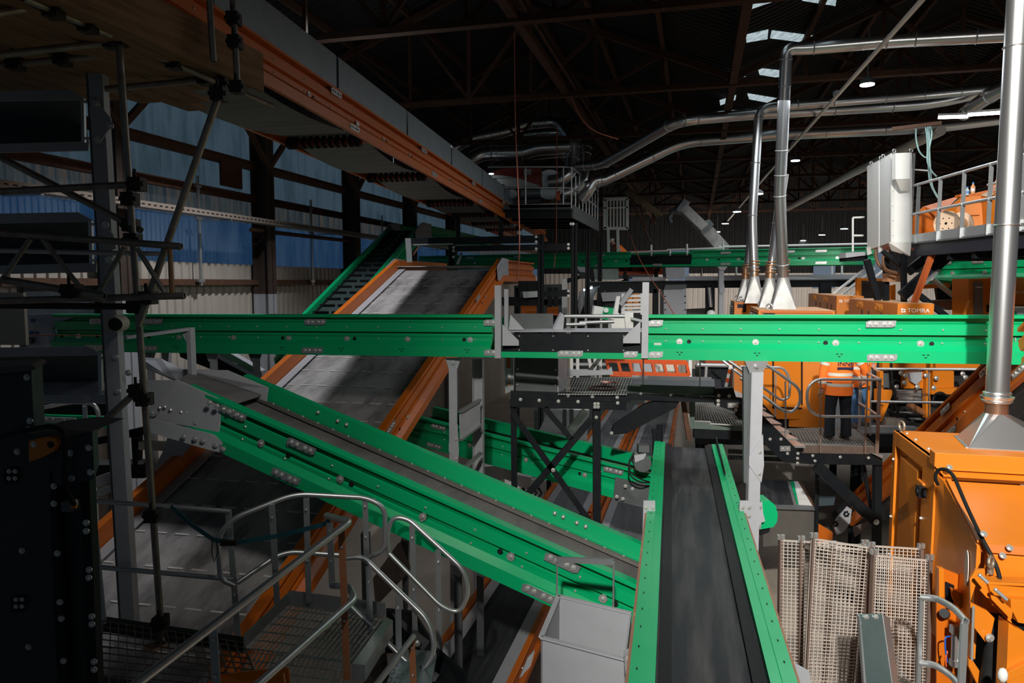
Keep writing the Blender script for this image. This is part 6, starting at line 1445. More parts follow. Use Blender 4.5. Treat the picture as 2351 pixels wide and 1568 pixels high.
for i in range(5): mb = MB(); p = lerp(A, B_, (i + .5) / 5); mb.beam(p + wr * .1 - Z * .28, p + wr * 1.3 - Z * .28, .1, .12); mb.build('joist', BLACK, tw_)
tr = thing('walkway_railing', 'galvanised two-bar railing with flat posts on the raised walkway', 'railing', A)
for h, nm in ((1.0, 'top_rail'), (.5, 'mid_rail')): mb = MB(); mb.tube([A + Z * h, B_ + Z * h], .024, 10); mb.build(nm, GALV, tr)
for px in (2104, 2153, 2207, 2268, 2345):
    k = tpx(A, B_ - A, px); p = A + (B_ - A) * k; mb = MB(); mb.beam(p - Z * .02, p + Z * 1.0, .012, .06, wr)
    for q in (.15, .45, .8): mb.stud(p + Z * q - wr * .006, -wr, .012, 1)
    mb.build('post', [GALV, ZINC], tr)
k = tpx(A, B_ - A, 2256); p = A + (B_ - A) * k + wr * 1.25; mb = MB(); mb.beam(p, p + Z * 1.0, .012, .06, wr); mb.build('post', GALV, tr)
mb = MB(); mb.tube([A + wr * 1.25 + Z * 1.0, B_ + wr * 1.25 + Z * 1.0], .022, 8); mb.build('rear_rail', GALV, tr)
# struts beneath
t = thing('strut_trestle', 'black and orange slanting struts carrying the raised walkway and white cabin', 'steel frame', P(2070, 690, 13.2))
for a, b, w, y, m, nm in (((1990, 596), (2016, 690), 13, 14, BLACK, 'strut'), ((2034, 590), (2034, 700), 11, 13.8, BLACK, 'post'), ((2075, 582), (2075, 700), 10, 13.0, BLACK, 'post'), ((2026, 576), (2072, 614), 8, 13.2, BLACK, 'strut'),
                          ((2144, 574), (2098, 696), 11, 12.4, mat('strut_red_orange', (.42, .09, .02), .4, dirt=.3), 'orange_strut'), ((2192, 572), (2070, 680), 24, 12.8, BLACK, 'wide_strut'), ((2132, 586), (2084, 624), 20, 13.4, BLACK, 'strut'), ((2108, 676), (2172, 726), 12, 13.0, BLACK, 'strut'), ((2156, 620), (2120, 652), 6, 12.7, GALV, 'silver_bar')):
    mb = MB(); mb.beam(P(*a, y), P(*b, y), w / F * y, .08, V((0, 1, 0))); mb.build(nm, m, t)
mb = MB(); mb.tube([P(2010, 574, 13.6), P(2012, 600, 13.6), P(2030, 622, 13.5), P(2064, 626, 13.5)], .03, 8, fl=.3); mb.tube([P(2040, 576, 13.3), P(2026, 590, 13.3), P(2030, 618, 13.3), P(2060, 628, 13.3)], .025, 8, fl=.3); mb.build('cable_loop', mat('brown_cable', (.14, .065, .03), .5), t)
t = one('carton', 'small brown cardboard carton hanging among the cables under the white cabin', 'box', MB().slab([P(2038, 628, 13.6), P(2068, 626, 13.6), P(2068, 647, 13.6), P(2038, 647, 13.6)], V((0, .2, 0))), mat('cardboard', (.42, .20, .10), .8), bev=.004)
# orange hopper above the walkway
t = thing('orange_hopper', 'large orange hopper with sloping sides behind the raised walkway railing', 'hopper', P(2220, 540, 14.0))
def hp(nm, pts, d=.03, m=ORANGE2): mb = MB(); mb.slab([P(*p) for p in pts], V((0, d, 0))); return mb.build(nm, m, t)
hp('left_wall', [(2090, 556, 13.9), (2090, 502, 13.9), (2122, 474, 13.8), (2180, 500, 13.4), (2162, 548, 13.4)], m=ORANGE)
hp('left_slope', [(2122, 474, 13.8), (2205, 449, 13.8), (2162, 490, 13.3), (2150, 498, 13.4)], m=ORANGE)
hp('front_wall', [(2160, 494, 13.3), (2208, 452, 13.3), (2252, 450, 13.2), (2258, 528, 13.1), (2164, 545, 13.3)])
hp('front_rim', [(2204, 446, 13.3), (2256, 445, 13.2), (2256, 451, 13.2), (2204, 452, 13.3)], .15, ORANGE)
hp('side_wall', [(2252, 452, 13.2), (2292, 436, 12.6), (2380, 420, 12.0), (2380, 500, 12.0), (2258, 528, 13.1)])
hp('upper_flap', [(2268, 452, 12.9), (2290, 410, 12.9), (2380, 405, 12.4), (2380, 430, 12.4), (2292, 440, 12.6)])
hp('rear_wall', [(2206, 450, 14.6), (2380, 412, 13.8), (2380, 520, 13.8), (2206, 540, 14.6)], m=ORANGE)
hp('crease', [(2230, 492, 13.15), (2250, 491, 13.1), (2250, 493, 13.1), (2230, 494, 13.15)], .01, ORANGE)
hp('rust_patch', [(2252, 448, 12.9), (2268, 440, 12.8), (2288, 444, 12.7), (2268, 452, 12.8)], .02, mat('sand_dust', (.45, .36, .26), .9))
# wooden cable drum
t = thing('cable_drum', 'pale wooden cable drum lying on its rims on the raised walkway', 'cable drum', P(2190, 540, 12.0))
DR = mat('drum_wood', (.66, .47, .33), .7, dirt=.3, scale=4, dcol=(.5, .32, .2))
ax = V((.86, .5, 0)).normalized(); c0 = P(2173, 513, 11.9); c1 = c0 + ax * .42; Rr = .205
for c_, nm in ((c0, 'flange'), (c1, 'flange')):
    mb = MB(); mb.tube([c_ - ax * .015, c_ + ax * .015], Rr, 32, smooth=False)
    if c_ is c0:
        mb.tube([c_ - ax * .017, c_ - ax * .0151], .022, 12, 1, smooth=False)
        s_, u_ = perp(ax)
        for k in range(6): q = c_ + (s_ * math.cos(k * 1.047) + u_ * math.sin(k * 1.047)) * .095; mb.tube([q - ax * .017, q - ax * .0151], .011, 8, 1, smooth=False)
    mb.build(nm, [DR, BLACK], t)
mb = MB(); mb.tube([c0, c1], .125, 24); mb.build('barrel', mat('drum_barrel', (.48, .28, .15), .7, dirt=.3), t)
s_, u_ = perp(ax)
for i, (ch, a) in enumerate(zip('NOVA', (2.5, 2.75, 3.0, 3.25))):
    pass
text('NOVA', .06, c0 - ax * .018 + V((-.10, .17, -.02)) * .75 + Z * .02, Z, V((-ax.y, ax.x, 0)), 'stencil', mat('stencil_brown', (.40, .24, .14), .8), t, .001)
for px, py, capc, lab, liq in ((2220, 449, (.05, .2, .6), 'water bottle with blue label on the orange hopper rim, left one', (.5, .6, .65)), (2233, 446, (.02, .25, .7), 'taller drinks bottle with orange contents on the hopper rim, right one', (.75, .35, .15))):
    t = thing('bottle', lab, 'bottle', P(px, py, 13.25)); b = P(px, py, 13.25); hgt = .14 if px < 2225 else .19
    mb = MB(); mb.tube([b, b + Z * hgt * .1, b + Z * hgt * .7, b + Z * hgt * .88, b + Z * hgt], .035, 14, rads=[.032, .036, .036, .016, .014]); mb.build('bottle_body', mat('pet_%d' % px, liq, .15, spec=.8, dirt=0), t)
    mb = MB(); mb.cyl(b + Z * hgt, b + Z * hgt * 1.13, .017, 12); mb.build('cap', mat('cap_%d' % px, capc, .4), t)
    mb = MB(); mb.cyl(b + Z * hgt * .25, b + Z * hgt * .55, .0375, 14); mb.build('label', mat('label_%d' % px, (.12, .25, .6) if px < 2225 else (.8, .75, .7), .5), t)
# green conveyor, trough and control cabinets behind the pipe
A = P(2120, 594, 15.6); B_ = P(2440, 578, 12.4)
rg = conveyor('belt_conveyor', 'green conveyor at the far right under the raised walkway', A, B_, 1.0, .55, -1, GREEN, studs=1.2)
for tt in (.2, .45): plate(rg, 0, .2, t=tt); washer(rg, 0, .6, t=tt + .05, R=.05)
mb = MB(); mb.slab([P(2130, 640, 15.0), P(2270, 634, 13.6), P(2270, 652, 13.5), P(2160, 656, 14.8)], V((0, .2, 0))); mb.build('lower_cover', GREEN, rg.root)
slabp([(2225, 578), (2254, 576), (2254, 584), (2227, 585)], 13.2, .04, 'bolted_plate', rg.root, RUST)
t = thing('brown_trough', 'dark brown rusty trough with a silver ram beside the orange control cabinet', 'trough', P(2190, 715, 14.5))
slabp([(2155, 690), (2222, 688), (2222, 706), (2180, 712), (2162, 704)], 14.4, .5, 'pan', t, mat('trough_brown', (.16, .07, .04), .5, .2, dirt=.4))
slabp([(2150, 655), (2222, 655), (2222, 690), (2155, 690)], 14.8, .1, 'dark_body', t, BLACK)
slabp([(2115, 653), (2180, 650), (2182, 660), (2118, 663)], 14.5, .1, 'orange_beam', t, ORANGE)
mb = MB(); mb.cyl(P(2140, 640, 14.2), P(2195, 684, 14.2), .05, 12); mb.cyl(P(2195, 684, 14.2), P(2203, 692, 14.2), .07, 12); mb.build('ram', GALV, t)
t = thing('control_cabinet', 'orange control cabinet with a narrow grey control panel, left of the big vertical duct', 'cabinet', P(2250, 740, 13.2))
slabp([(2224, 640), (2290, 640), (2290, 760), (2224, 760)], 13.2, .5, 'body', t, ORANGE2)
slabp([(2237, 647), (2257, 647), (2257, 722), (2237, 722)], 13.17, .03, 'control_panel', t, mat('panel_warm_grey', (.22, .17, .14), .4, .4))
text('TOMRA', .036, P(2240, 661, 13.15), V((1, 0, 0)), Z, 'lettering', LOG, t)
slabp([(2267, 700), (2272, 700), (2272, 717), (2267, 717)], 13.18, .02, 'handle', t, BLACK)
mb = MB(); mb.beam(P(2213, 726, 13.1), P(2226, 690, 13.1), .06, .03); mb.build('brace', ORANGE2, t)
t = thing('sorter_cabinet', 'dark orange cabinet with pale lettering right of the big vertical duct', 'cabinet', P(2340, 740, 13.0))
slabp([(2300, 638), (2420, 636), (2420, 704), (2300, 704)], 12.9, .6, 'body', t, ORANGE)
text('AUTOSORT', .078, P(2307, 674, 12.88), V((1, 0, 0)), Z, 'lettering', mat('tan_lettering', (.62, .42, .26), .6), t)
slabp([(2300, 706), (2420, 706), (2420, 735), (2300, 735)], 12.85, .1, 'screen_panel', t, mat('pale_screen_panel', (.62, .68, .74), .5))
slabp([(2323, 717), (2335, 717), (2335, 724), (2323, 724)], 12.83, .02, 'green_label', t, GREEN)
t = thing('orange_machine', 'square orange machine frame with dark inside under the white cabin', 'machine', P(2000, 720, 17.4))
for pts in (((1968, 638), (1978, 638), (1978, 700), (1968, 700)), ((1968, 638), (2028, 640), (2028, 645), (1968, 644))): slabp(list(pts), 17.4, .1, 'frame_bar', t, ORANGE2)
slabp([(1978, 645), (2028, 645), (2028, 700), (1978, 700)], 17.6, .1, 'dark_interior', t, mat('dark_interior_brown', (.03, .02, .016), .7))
slabp([(2046, 655), (2056, 652), (2056, 700), (2046, 700)], 14.6, .1, 'orange_rail', t, ORANGE2)

# ================================================================ ducts
def duct(lab, pts, r, bands=(), fl=.5, cat='duct', group='silver overhead ducts', m=None):
    pp = [P(*p) for p in pts]; t = thing('duct', lab, cat, pp[0], group); fp = fillet(pp, fl, 9)
    mb = MB(); mb.tube(fp, r, 18); mb.build('pipe', m or DUCT, t)
    for a, k in bands:
        i = min(a, len(pp) - 2); p = lerp(pp[i], pp[i + 1], k); d = (pp[i + 1] - pp[i]).normalized()
        mb = MB(); mb.ring(p, d, r * 1.03, .012, 18, 6); mb.build('clamp_ring', GALV, t)
    return t
def cone(base, top, w, lab, r):
    """square to round hood standing on a machine"""
    b, tp = P(*base), P(*top); t = thing('duct_cone', lab, 'duct hood', b, 'silver duct cones'); n = 16
    hq = [b + BU * a * w + BV * c * w for a, c in ((-1, -1), (1, -1), (1, 1), (-1, 1))]
    ring = [tp + (BU * math.cos(2 * math.pi * k / n) + BV * math.sin(2 * math.pi * k / n)) * r for k in range(n)]
    fs = []
    def nc(k): return [2, 3, 0, 1][int(((2 * math.pi * k / n) % (2 * math.pi)) // (math.pi / 2))]
    for k in range(n):
        a, c = nc(k), nc((k + 1) % n); fs.append((a, 4 + (k + 1) % n, 4 + k))
        if a != c: fs.append((a, c, 4 + (k + 1) % n))
    mb = MB(); mb.add(hq + ring, fs); mb.build('hood', mat('pale_duct_sheet', (.30, .30, .295), .42, .4, dirt=.3), t)
    mb = MB(); mb.cyl(tp - Z * .005, tp + Z * .25, r * 1.01, 18); mb.build('sleeve', mat('tinted_sleeve', (.52, .30, .18), .3, .85), t)
    for dz in (.12, .27, .33): mb = MB(); mb.ring(tp + Z * dz, Z, r * 1.12, .014, 18, 6); mb.build('clamp_ring', mat('tinted_clamp', (.50, .27, .14), .35, .8), t)
    return tp
y1_, y2_, y3_, y4_ = 17.4, 16.0, 15.2, 14.3
cone((1708, 690, y1_), (1712, 640, y1_), .17, 'slender silver cone hood on the louvred machines, leftmost of four', .085)
cone((1730, 696, y2_), (1732, 634, y2_), .20, 'silver cone hood on the louvred machines, second from the left', .095)
cone((1764, 706, y3_), (1768, 638, y3_), .20, 'silver cone hood on the louvred machines, third from the left', .095)
cone((1797, 712, y4_), (1798, 636, y4_), .235, 'widest silver cone hood on the louvred machines, rightmost of four', .105)
duct('thin duct leaning up from the leftmost cone behind its neighbour', [(1712, 640, y1_), (1726, 520, y1_), (1734, 400, y1_)], .08, ((0, .3), (0, .8)))
duct('vertical duct rising from the second cone and bending right under the roof', [(1732, 634, y2_), (1727, 500, y2_), (1743, 248, y2_), (1800, 244, 15.9), (2140, 216, 15.1), (2312, 200, 14.6)], .095, ((0, .15), (1, .02), (1, .5), (1, .9), (3, .1), (3, .35), (3, .7), (3, .95), (4, .4)), .28)
duct('leaning duct with orange sheen rising from the third cone', [(1768, 638, y3_), (1786, 500, y3_), (1800, 400, y3_)], .095, ((0, .15), (0, .9)))
duct('tall vertical duct rising from the rightmost cone and bending right below the roof lights', [(1798, 636, y4_), (1790, 440, 13.9), (1806, 112, 13.3), (1850, 112, 13.2), (2050, 95, 12.7), (2330, 80, 11.9)], .108, ((0, .15), (0, .95), (1, .12), (1, .3), (1, .75), (1, .93), (3, .1), (3, .93), (4, .2), (4, .7)), .24)
duct('large orange tinted duct rising in steps to the right under the roof, upper one', [(1325, 382, 20), (1384, 378, 19.6), (1556, 277, 16.4), (1700, 264, 16.6), (2140, 238, 16.0), (2320, 196, 15.4)], .125, ((0, .3), (0, .7), (1, .05), (1, .9), (2, .1), (2, .3), (3, .2), (3, .5), (3, .8)), .5)
duct('large orange tinted duct rising in steps to the right under the roof, lower one', [(1345, 428, 20.4), (1396, 410, 20.4), (1566, 326, 20.2), (1800, 308, 19.4), (2140, 292, 18.2), (2330, 268, 17.6)], .15, ((0, .5), (1, .1), (1, .6), (2, .2), (3, .3), (3, .7)), .5)
duct('silver duct with blue sheen looping above the fan platform', [(1010, 372, 21), (1062, 322, 21.2), (1168, 300, 21.3), (1205, 285, 21.3), (1285, 278, 21.2), (1316, 318, 20.8), (1316, 330, 20.6)], .16, ((1, .2), (1, .45), (1, .6), (1, .8), (3, .2), (3, .4), (3, .6)), .5)
duct('twin smaller duct running just under the looping duct', [(1180, 312, 21.8), (1220, 308, 21.8), (1300, 303, 21.6), (1318, 325, 21.2)], .13, ((1, .2), (1, .5), (1, .8)), .4)
duct('thick level duct below the looping ducts', [(1060, 384, 20.6), (1100, 352, 20.9), (1205, 350, 20.8), (1232, 340, 20.7), (1310, 336, 20.5)], .20, ((1, .1), (1, .4), (1, .95)), .5)
duct('smaller duct parallel to the thick level duct', [(1225, 356, 21.3), (1260, 352, 21.2), (1310, 350, 21.0)], .14, ((1, .3), (1, .7)))
duct('fat vertical duct dropping into the fan scroll', [(1316, 312, 20.6), (1315, 362, 20.6), (1308, 398, 20.5), (1284, 415, 20.5), (1262, 418, 20.6)], .19, ((0, .2), (0, .5), (1, .1)), .6)
duct('curved duct dropping behind the platform railing', [(1345, 330, 21.4), (1343, 380, 21.2), (1335, 420, 21.0), (1312, 440, 21.0), (1295, 446, 21.0)], .16, ((0, .2), (0, .5)), .6)
duct('lowest curved duct ending beside the railing posts', [(1392, 412, 20.4), (1362, 416, 20.4), (1350, 440, 20.4), (1335, 458, 20.5)], .16, ((0, .4),), .4)
duct('pale thin pipe running lengthwise high on the right', [(2160, 300, 17.0), (1955, 399, 24.0), (1808, 479, 34.0)], .12, (), .3, m=mat('pale_pipe', (.62, .60, .56), .5, dirt=.2))
duct('short bright duct joining from the right behind the big vertical duct', [(2212, 262, 15.6), (2262, 226, 14.8), (2330, 190, 13.8)], .14, ((0, .3), (1, .2)), .3)

# ================================================================ lamps and trunking
LAMPW = emit('lamp_white', (.92, .96, 1.0), 14)
def bay(px, py, y, lab, R=.16):
    c = P(px, py, y); t = thing('bay_lamp', lab, 'lamp', c, 'round bay lamps')
    mb = MB(); mb.tube([c + Z * .02, c + Z * .10, c + Z * .16], R, 18, rads=[R, R * .9, R * .3]); mb.build('housing', DGREY, t)
    mb = MB(); mb.tube([c, c + Z * .02], R * .94, 18, smooth=False); mb.build('diffuser', LAMPW, t)
    mb = MB(); mb.cyl(c + Z * .15, c + Z * 1.0, .012, 6); mb.build('hanger', DGREY, t)
bay(1991, 196, 13.5, 'large bright bay lamp hanging below the second rusty truss', .13)
bay(1826, 370, 21, 'bay lamp shining beside the tall vertical duct', .13)
rows = [(1692, 487, 30), (1665, 514, 36), (1647, 533, 42), (1741, 446, 25)]
for i, (x, y, d) in enumerate(rows): bay(x, y, d, 'small distant bay lamp on the sloping line of lights, %s' % ['second from its near end', 'third from its near end', 'fourth and farthest', 'nearest of the line'][i], .17)
rows = [(1938, 526, 32), (1887, 540, 37), (1844, 553, 43)]
for i, (x, y, d) in enumerate(rows): bay(x, y, d, 'small distant bay lamp left of the white cabin, %s' % ['nearest of three', 'middle of three', 'farthest of three'][i], .16)
bay(1128, 400, 20.2, 'small glaring lamp in front of the red fan hood', .07)
def tube_l(a, b, lab):
    a, b = P(*a), P(*b); t = thing('tube_lamp', lab, 'lamp', (a + b) / 2, 'fluorescent tube lamps'); mb = MB(); mb.tube([a, b], .028, 10); mb.build('tube', LAMPW, t)
    mb = MB(); mb.beam(a + Z * .05, b + Z * .05, .08, .04); mb.build('batten', WHITE, t)
tube_l((2154, 270, 14.5), (2222, 268, 14.2), 'fluorescent tube lamp near the big vertical duct, left of two in line')
tube_l((2222, 264, 14.2), (2300, 259, 13.8), 'fluorescent tube lamp near the big vertical duct, right of two in line')
tube_l((1416, 657, 24), (1444, 657, 24), 'fluorescent tube lamp under the distant walkway beam')
tube_l((1340, 666, 22), (1360, 660, 22), 'fluorescent tube lamp inside the grey chute left of the distant walkway')
t = thing('lighting_trunking', 'long pale trunking running lengthwise under the roof toward the distant lamps', 'trunking', P(1880, 330, 12))
TR = mat('pale_trunking', (.85, .82, .77), .5, dirt=.2)
a, b = P(2130, -12, 9.3), P(1640, 540, 42)
a.z = b.z = 9.5
a = PZ(2124, -8, 9.62); b = PZ(1762, 400, 9.62); a = a - (b - a) * .35; c_ = PZ(1660, 520, 9.62)
mb = MB(); mb.beam(a, b, .05, .05); mb.build('trunking', TR, t)
mb = MB(); mb.beam(b, c_, .07, .05); mb.build('far_trunking', TR, t)
for k in (.25, .5, .75): mb = MB(); p = lerp(a, b, k); mb.box(p + Z * .05, .10, .14, .08); mb.build('hanger_clip', GALV, t)
# ropes and cords
ROPE = mat('pale_blue_rope', (.32, .50, .50), .8, dirt=.2)
for i, (pp, lab) in enumerate(((((2126, 292), (2130, 340), (2128, 372), (2140, 395), (2150, 405)), 'pale rope bundle knot, leftmost strand at the girder by the white cabin'),
                               (((2104, 286), (2102, 315), (2110, 350), (2128, 366), (2140, 310), (2138, 290)), 'pale rope hanging in a loop beside the white cabin'),
                               (((2131, 285), (2130, 360), (2134, 420), (2150, 450), (2158, 462)), 'long pale rope dropping to the orange hopper'),
                               (((2134, 285), (2134, 365), (2140, 430), (2156, 456)), 'second long pale rope dropping to the orange hopper'))):
    mb = MB(); mb.tube([P(x, y, 13.2 + .06 * i) for x, y in pp], .014, 6, fl=.3); one('rope', lab, 'rope', mb, ROPE, 'ropes beside the white cabin')
mb = MB(); mb.beam(P(2048, 296, 13.4), P(2162, 282, 13.0), .06, .06); one('short_girder', 'short rusty girder with ropes slung over it near the tube lamps', 'beam', mb, RUST)
CORD = mat('thin_red_cord', (.30, .08, .04), .7)
for pp, lab in ((((1181, 70, 14), (1183, 300, 14), (1190, 420, 14), (1194, 560, 13.6), (1188, 640, 13)), 'thin red cord hanging down beside the overhead orange conveyor'),
                (((1279, 285, 18), (1278, 440, 18), (1277, 560, 17.5), (1272, 615, 17)), 'thin red cord hanging in front of the fan platform'),
                (((1312, 222, 15), (1330, 268, 15), (1362, 302, 15), (1420, 320, 15)), 'sagging red cord under the rusty roof tie'),
                (((1446, 540, 20), (1465, 588, 19), (1482, 620, 18), (1511, 664, 17), (1535, 700, 16), (1550, 726, 15)), 'orange cord hanging across the distant black cover')):
    mb = MB(); mb.tube([P(*p) for p in pp], .012, 6, fl=1.0); one('cord', lab, 'cord', mb, CORD, 'thin cords')
mb = MB(); mb.tube([P(-20, 768, 9.0), P(150, 770, 9.0), P(262, 771, 9.2)], .006, 6); one('cord', 'taut orange line in front of the left end of the long green conveyor', 'cord', mb, CORD, 'thin cords')
# ================================================================ distant walkway, cranes, barriers, clutter
t = thing('distant_walkway', 'distant walkway of grey kick plates on a black beam below the far green conveyor', 'walkway', P(1600, 665, 22.5))
for pts, y, d, nm, m in ((((1352, 648), (1528, 646), (1528, 664), (1352, 664)), 22.6, .2, 'beam', BLACK), (((1528, 645), (2000, 643), (2000, 658), (1528, 662)), 22.6, .2, 'beam', BLACK),
                         (((1452, 636), (1528, 636), (1528, 646), (1452, 646)), 22.5, .03, 'kick_plate', GREY), (((1574, 634), (1650, 634), (1650, 644), (1574, 646)), 22.5, .03, 'kick_plate', GREY), (((1662, 632), (1998, 630), (1998, 641), (1662, 643)), 22.5, .03, 'kick_plate', GREY),
                         (((1524, 655), (1536, 655), (1536, 672), (1524, 672)), 22.3, .02, 'end_plate', BLACK), (((1390, 664), (1508, 664), (1508, 673), (1390, 673)), 22.4, .1, 'lower_beam', BLACK), (((1500, 664), (1512, 664), (1512, 740), (1500, 740)), 22.4, .15, 'post', BLACK),
                         (((1622, 655), (1630, 655), (1630, 760), (1622, 760)), 22.4, .15, 'post', BLACK), (((1633, 655), (1641, 655), (1641, 760), (1633, 760)), 22.3, .15, 'post', BLACK), (((1884, 650), (1909, 650), (1909, 676), (1884, 676)), 22.3, .15, 'post', BLACK)):
    slabp(list(pts), y, d, nm, t, m)
mb = MB(); p0, p1, p2 = P(1352, 646, 22.5), P(2000, 640, 22.5), P(2000, 640, 24.2); q0 = V((p0.x * 1.2, 27.6, p0.z)); q1 = V((p1.x * 1.2, 27.6, p1.z)); mb.slab([p0, p1, q1, q0], -Z * .03); mb.build('deck', DGREY, t)
mb = MB(); mb.cyl(P(1628, 660, 22.0), P(1632, 705, 22.0), .06, 12); mb.build('silver_pipe', DUCT, t)
t = thing('panel_chute', 'flat grey panelled chute standing below the distant walkway', 'chute', P(1550, 722, 22))
slabp([(1524, 666), (1576, 664), (1576, 740), (1524, 740)], 22.1, .6, 'front_panel', t, GREY); slabp([(1528, 654), (1576, 653), (1576, 663), (1524, 666)], 22.2, .5, 'sloped_top', t, DGREY)
slabp([(1528, 614), (1572, 614), (1572, 640), (1530, 640)], 22.3, .5, 'upper_panel', t, GREY)
for x in (1527, 1573):
    for y in (680, 695, 711): b = MB(); b.stud(P(x, y, 22.08), V((0, -1, 0)), .022); b.build('bolt', BLACK, t)
t = thing('conveyor_prop', 'grey bolted prop under the distant long green conveyor', 'support leg', P(1655, 722, 20.5))
slabp([(1651, 620), (1662, 620), (1662, 1100), (1651, 1100)], 20.5, .12, 'post', t, GREY); slabp([(1648, 612), (1670, 612), (1664, 621), (1654, 621)], 20.5, .1, 'swivel_head', t, GALV); slabp([(1651, 660), (1662, 650), (1665, 668), (1654, 675)], 20.45, .02, 'joint_plate', t, GREY)
t = thing('distant_railing', 'thin white railing behind the distant long green conveyor', 'railing', P(1700, 570, 23.5))
for a, b in (((1532, 574), (1660, 570)), ((1650, 567), (1990, 560)), ((1450, 580), (1532, 576))): mb = MB(); mb.cyl(P(*a, 23.5), P(*b, 23.0), .035, 8); mb.build('top_rail', WHITE, t)
for x, y0, y1 in ((1495, 562, 600), (1577, 560, 600), (1660, 558, 600), (1538, 575, 600), (1610, 612, 640), (1690, 610, 640), (1708, 608, 640), (1805, 606, 638), (1910, 604, 636), (1933, 604, 636)):
    mb = MB(); mb.cyl(P(x, y0, 23.3), P(x, y1, 23.3), .035, 8); mb.build('post', WHITE, t)
t = thing('distant_stair', 'distant stair with white handrails behind the orange boxes', 'stair', P(1950, 670, 21))
for a, b in (((1912, 676), (1992, 612)), ((1930, 678), (2008, 616)), ((1950, 682), (2030, 620))): mb = MB(); mb.cyl(P(*a, 20.5), P(*b, 20.5), .045, 8); mb.build('handrail', WHITE, t)
t = thing('safety_gate', 'white safety gate frame left of the white cabin', 'gate', P(1970, 575, 15.5))
for pts in (((1958, 500), (1958, 578)), ((1958, 500), (1984, 499)), ((1958, 541), (1982, 541))): mb = MB(); mb.cyl(P(*pts[0], 15.5), P(*pts[1], 15.5), .022, 8); mb.build('rail', WHITE, t)
slabp([(1942, 580), (1988, 578), (1988, 586), (1942, 592)], 15.0, .3, 'sill_plate', t, GREY); slabp([(1942, 590), (1992, 586), (1992, 598), (1942, 600)], 15.1, .3, 'sill_beam', t, BLACK)
# red plastic barriers
def barrier(lab, q, y, nb, holes=True, tilt=0):
    t = thing('plastic_barrier', lab, 'barrier', P(*q[3], y), 'red plastic barriers'); a, b, c, d = [P(*k, y) for k in q]
    for e, f in ((a, b), (d, c)): mb = MB(); mb.beam(e, f, .05, .09, Z); mb.build('rail', REDP, t)
    for k in range(nb + 1): mb = MB(); u = k / nb; mb.beam(lerp(a, b, u), lerp(d, c, u), .05, .07, V((0, 1, 0))); mb.build('bar', REDP, t)
    return t
barrier('tilted red plastic barrier lying behind the central walkway', ((1392, 826), (1575, 832), (1582, 862), (1400, 858)), 12.6, 7)
t = thing('plastic_barrier', 'red plastic barrier with white reflective patches above the far black cover', 'barrier', P(1490, 590, 24.8), 'red plastic barriers')
slabp([(1444, 576), (1530, 574), (1535, 588), (1526, 591), (1455, 591)], 24.8, .08, 'board', t, REDP)
for x in (1450, 1482): slabp([(x, 578), (x + 16, 578), (x + 16, 586), (x, 586)], 24.78, .02, 'white_patch', t, WHITE)
t = thing('plastic_barrier', 'red plastic barrier with cut-outs and black feet below the far green conveyor', 'barrier', P(1470, 632, 24.0), 'red plastic barriers')
slabp([(1419, 612), (1527, 612), (1527, 630), (1419, 632)], 24.0, .08, 'board', t, REDP)
for x in (1424, 1440, 1468, 1504): slabp([(x, 616), (x + 11, 614), (x + 11, 622), (x, 622)], 23.98, .02, 'opening', t, BLACK)
for x in (1432, 1504): slabp([(x, 624), (x + 6, 624), (x + 8, 640), (x - 2, 640)], 23.95, .1, 'foot', t, BLACK)
t = thing('red_white_pole', 'slanting red and white striped pole beside the bright leg', 'pole', P(1670, 880, 11.4))
mb = MB()
for i in range(6): mb.cyl(P(1680 - 2.2 * i, 828 + 10 * i, 11.4), P(1677.8 - 2.2 * i, 838 + 10 * i, 11.4), .025, 8, i % 2)
mb.build('striped_shaft', [REDP, WHITE], t)
# cage and cranes
t = thing('lift_cage', 'pale barred lift cage on two legs in the distance', 'cage', P(1414, 580, 25))
for a, b, w in (((1386, 458), (1441, 456), .1), ((1386, 524), (1441, 525), .1), ((1388, 458), (1388, 525), .1), ((1440, 456), (1440, 525), .1), ((1386, 478), (1441, 476), .05)): mb = MB(); mb.beam(P(*a, 25), P(*b, 25), w, .08, V((0, 1, 0))); mb.build('frame_bar', mat('cage_pale', (.50, .52, .48), .5, .2), t)
for k in range(6): mb = MB(); x = 1394 + 7.6 * k; mb.beam(P(x, 460, 25), P(x, 523, 25), .05, .05, V((0, 1, 0))); mb.build('bar', MATS['cage_pale'], t)
for x, x2 in ((1396, 1397), (1418, 1419)): mb = MB(); mb.beam(P(x, 525, 25), P(x2, 582, 25), .1, .1, V((0, 1, 0))); mb.build('leg', MATS['cage_pale'], t)
t = thing('telescopic_boom', 'pale telescopic crane boom slanting down behind the far green conveyor', 'crane boom', P(1650, 572, 27))
BM = mat('boom_dusty_white', (.30, .29, .27), .6, dirt=.8, scale=3, dcol=(.08, .075, .07))
for a, b, w in (((1563, 474), (1618, 526), .34), ((1612, 520), (1662, 576), .46)): mb = MB(); mb.beam(P(*a, 27), P(*b, 26.5), w, .4, V((0, 1, 0))); mb.build('section', BM, t)
mb = MB(); mb.beam(P(1558, 470, 27), P(1572, 480, 27), .5, .5, V((0, 1, 0))); mb.build('boom_head', DGREY, t)
mb = MB(); mb.beam(P(1612, 516, 26.8), P(1622, 528, 26.8), .55, .5, V((0, 1, 0))); mb.build('collar', DGREY, t)
mb = MB(); mb.tube([P(1560, 472, 27), P(1545, 486, 27), P(1536, 500, 27), P(1540, 512, 27)], .09, 8); mb.build('hook_block', DGREY, t)
t = thing('lattice_boom', 'rusty slim crane jib with a hanging hook in the distance', 'crane boom', P(1480, 500, 28))
mb = MB(); mb.beam(P(1440, 438, 28), P(1516, 496, 28), .25, .2, V((0, 1, 0)))
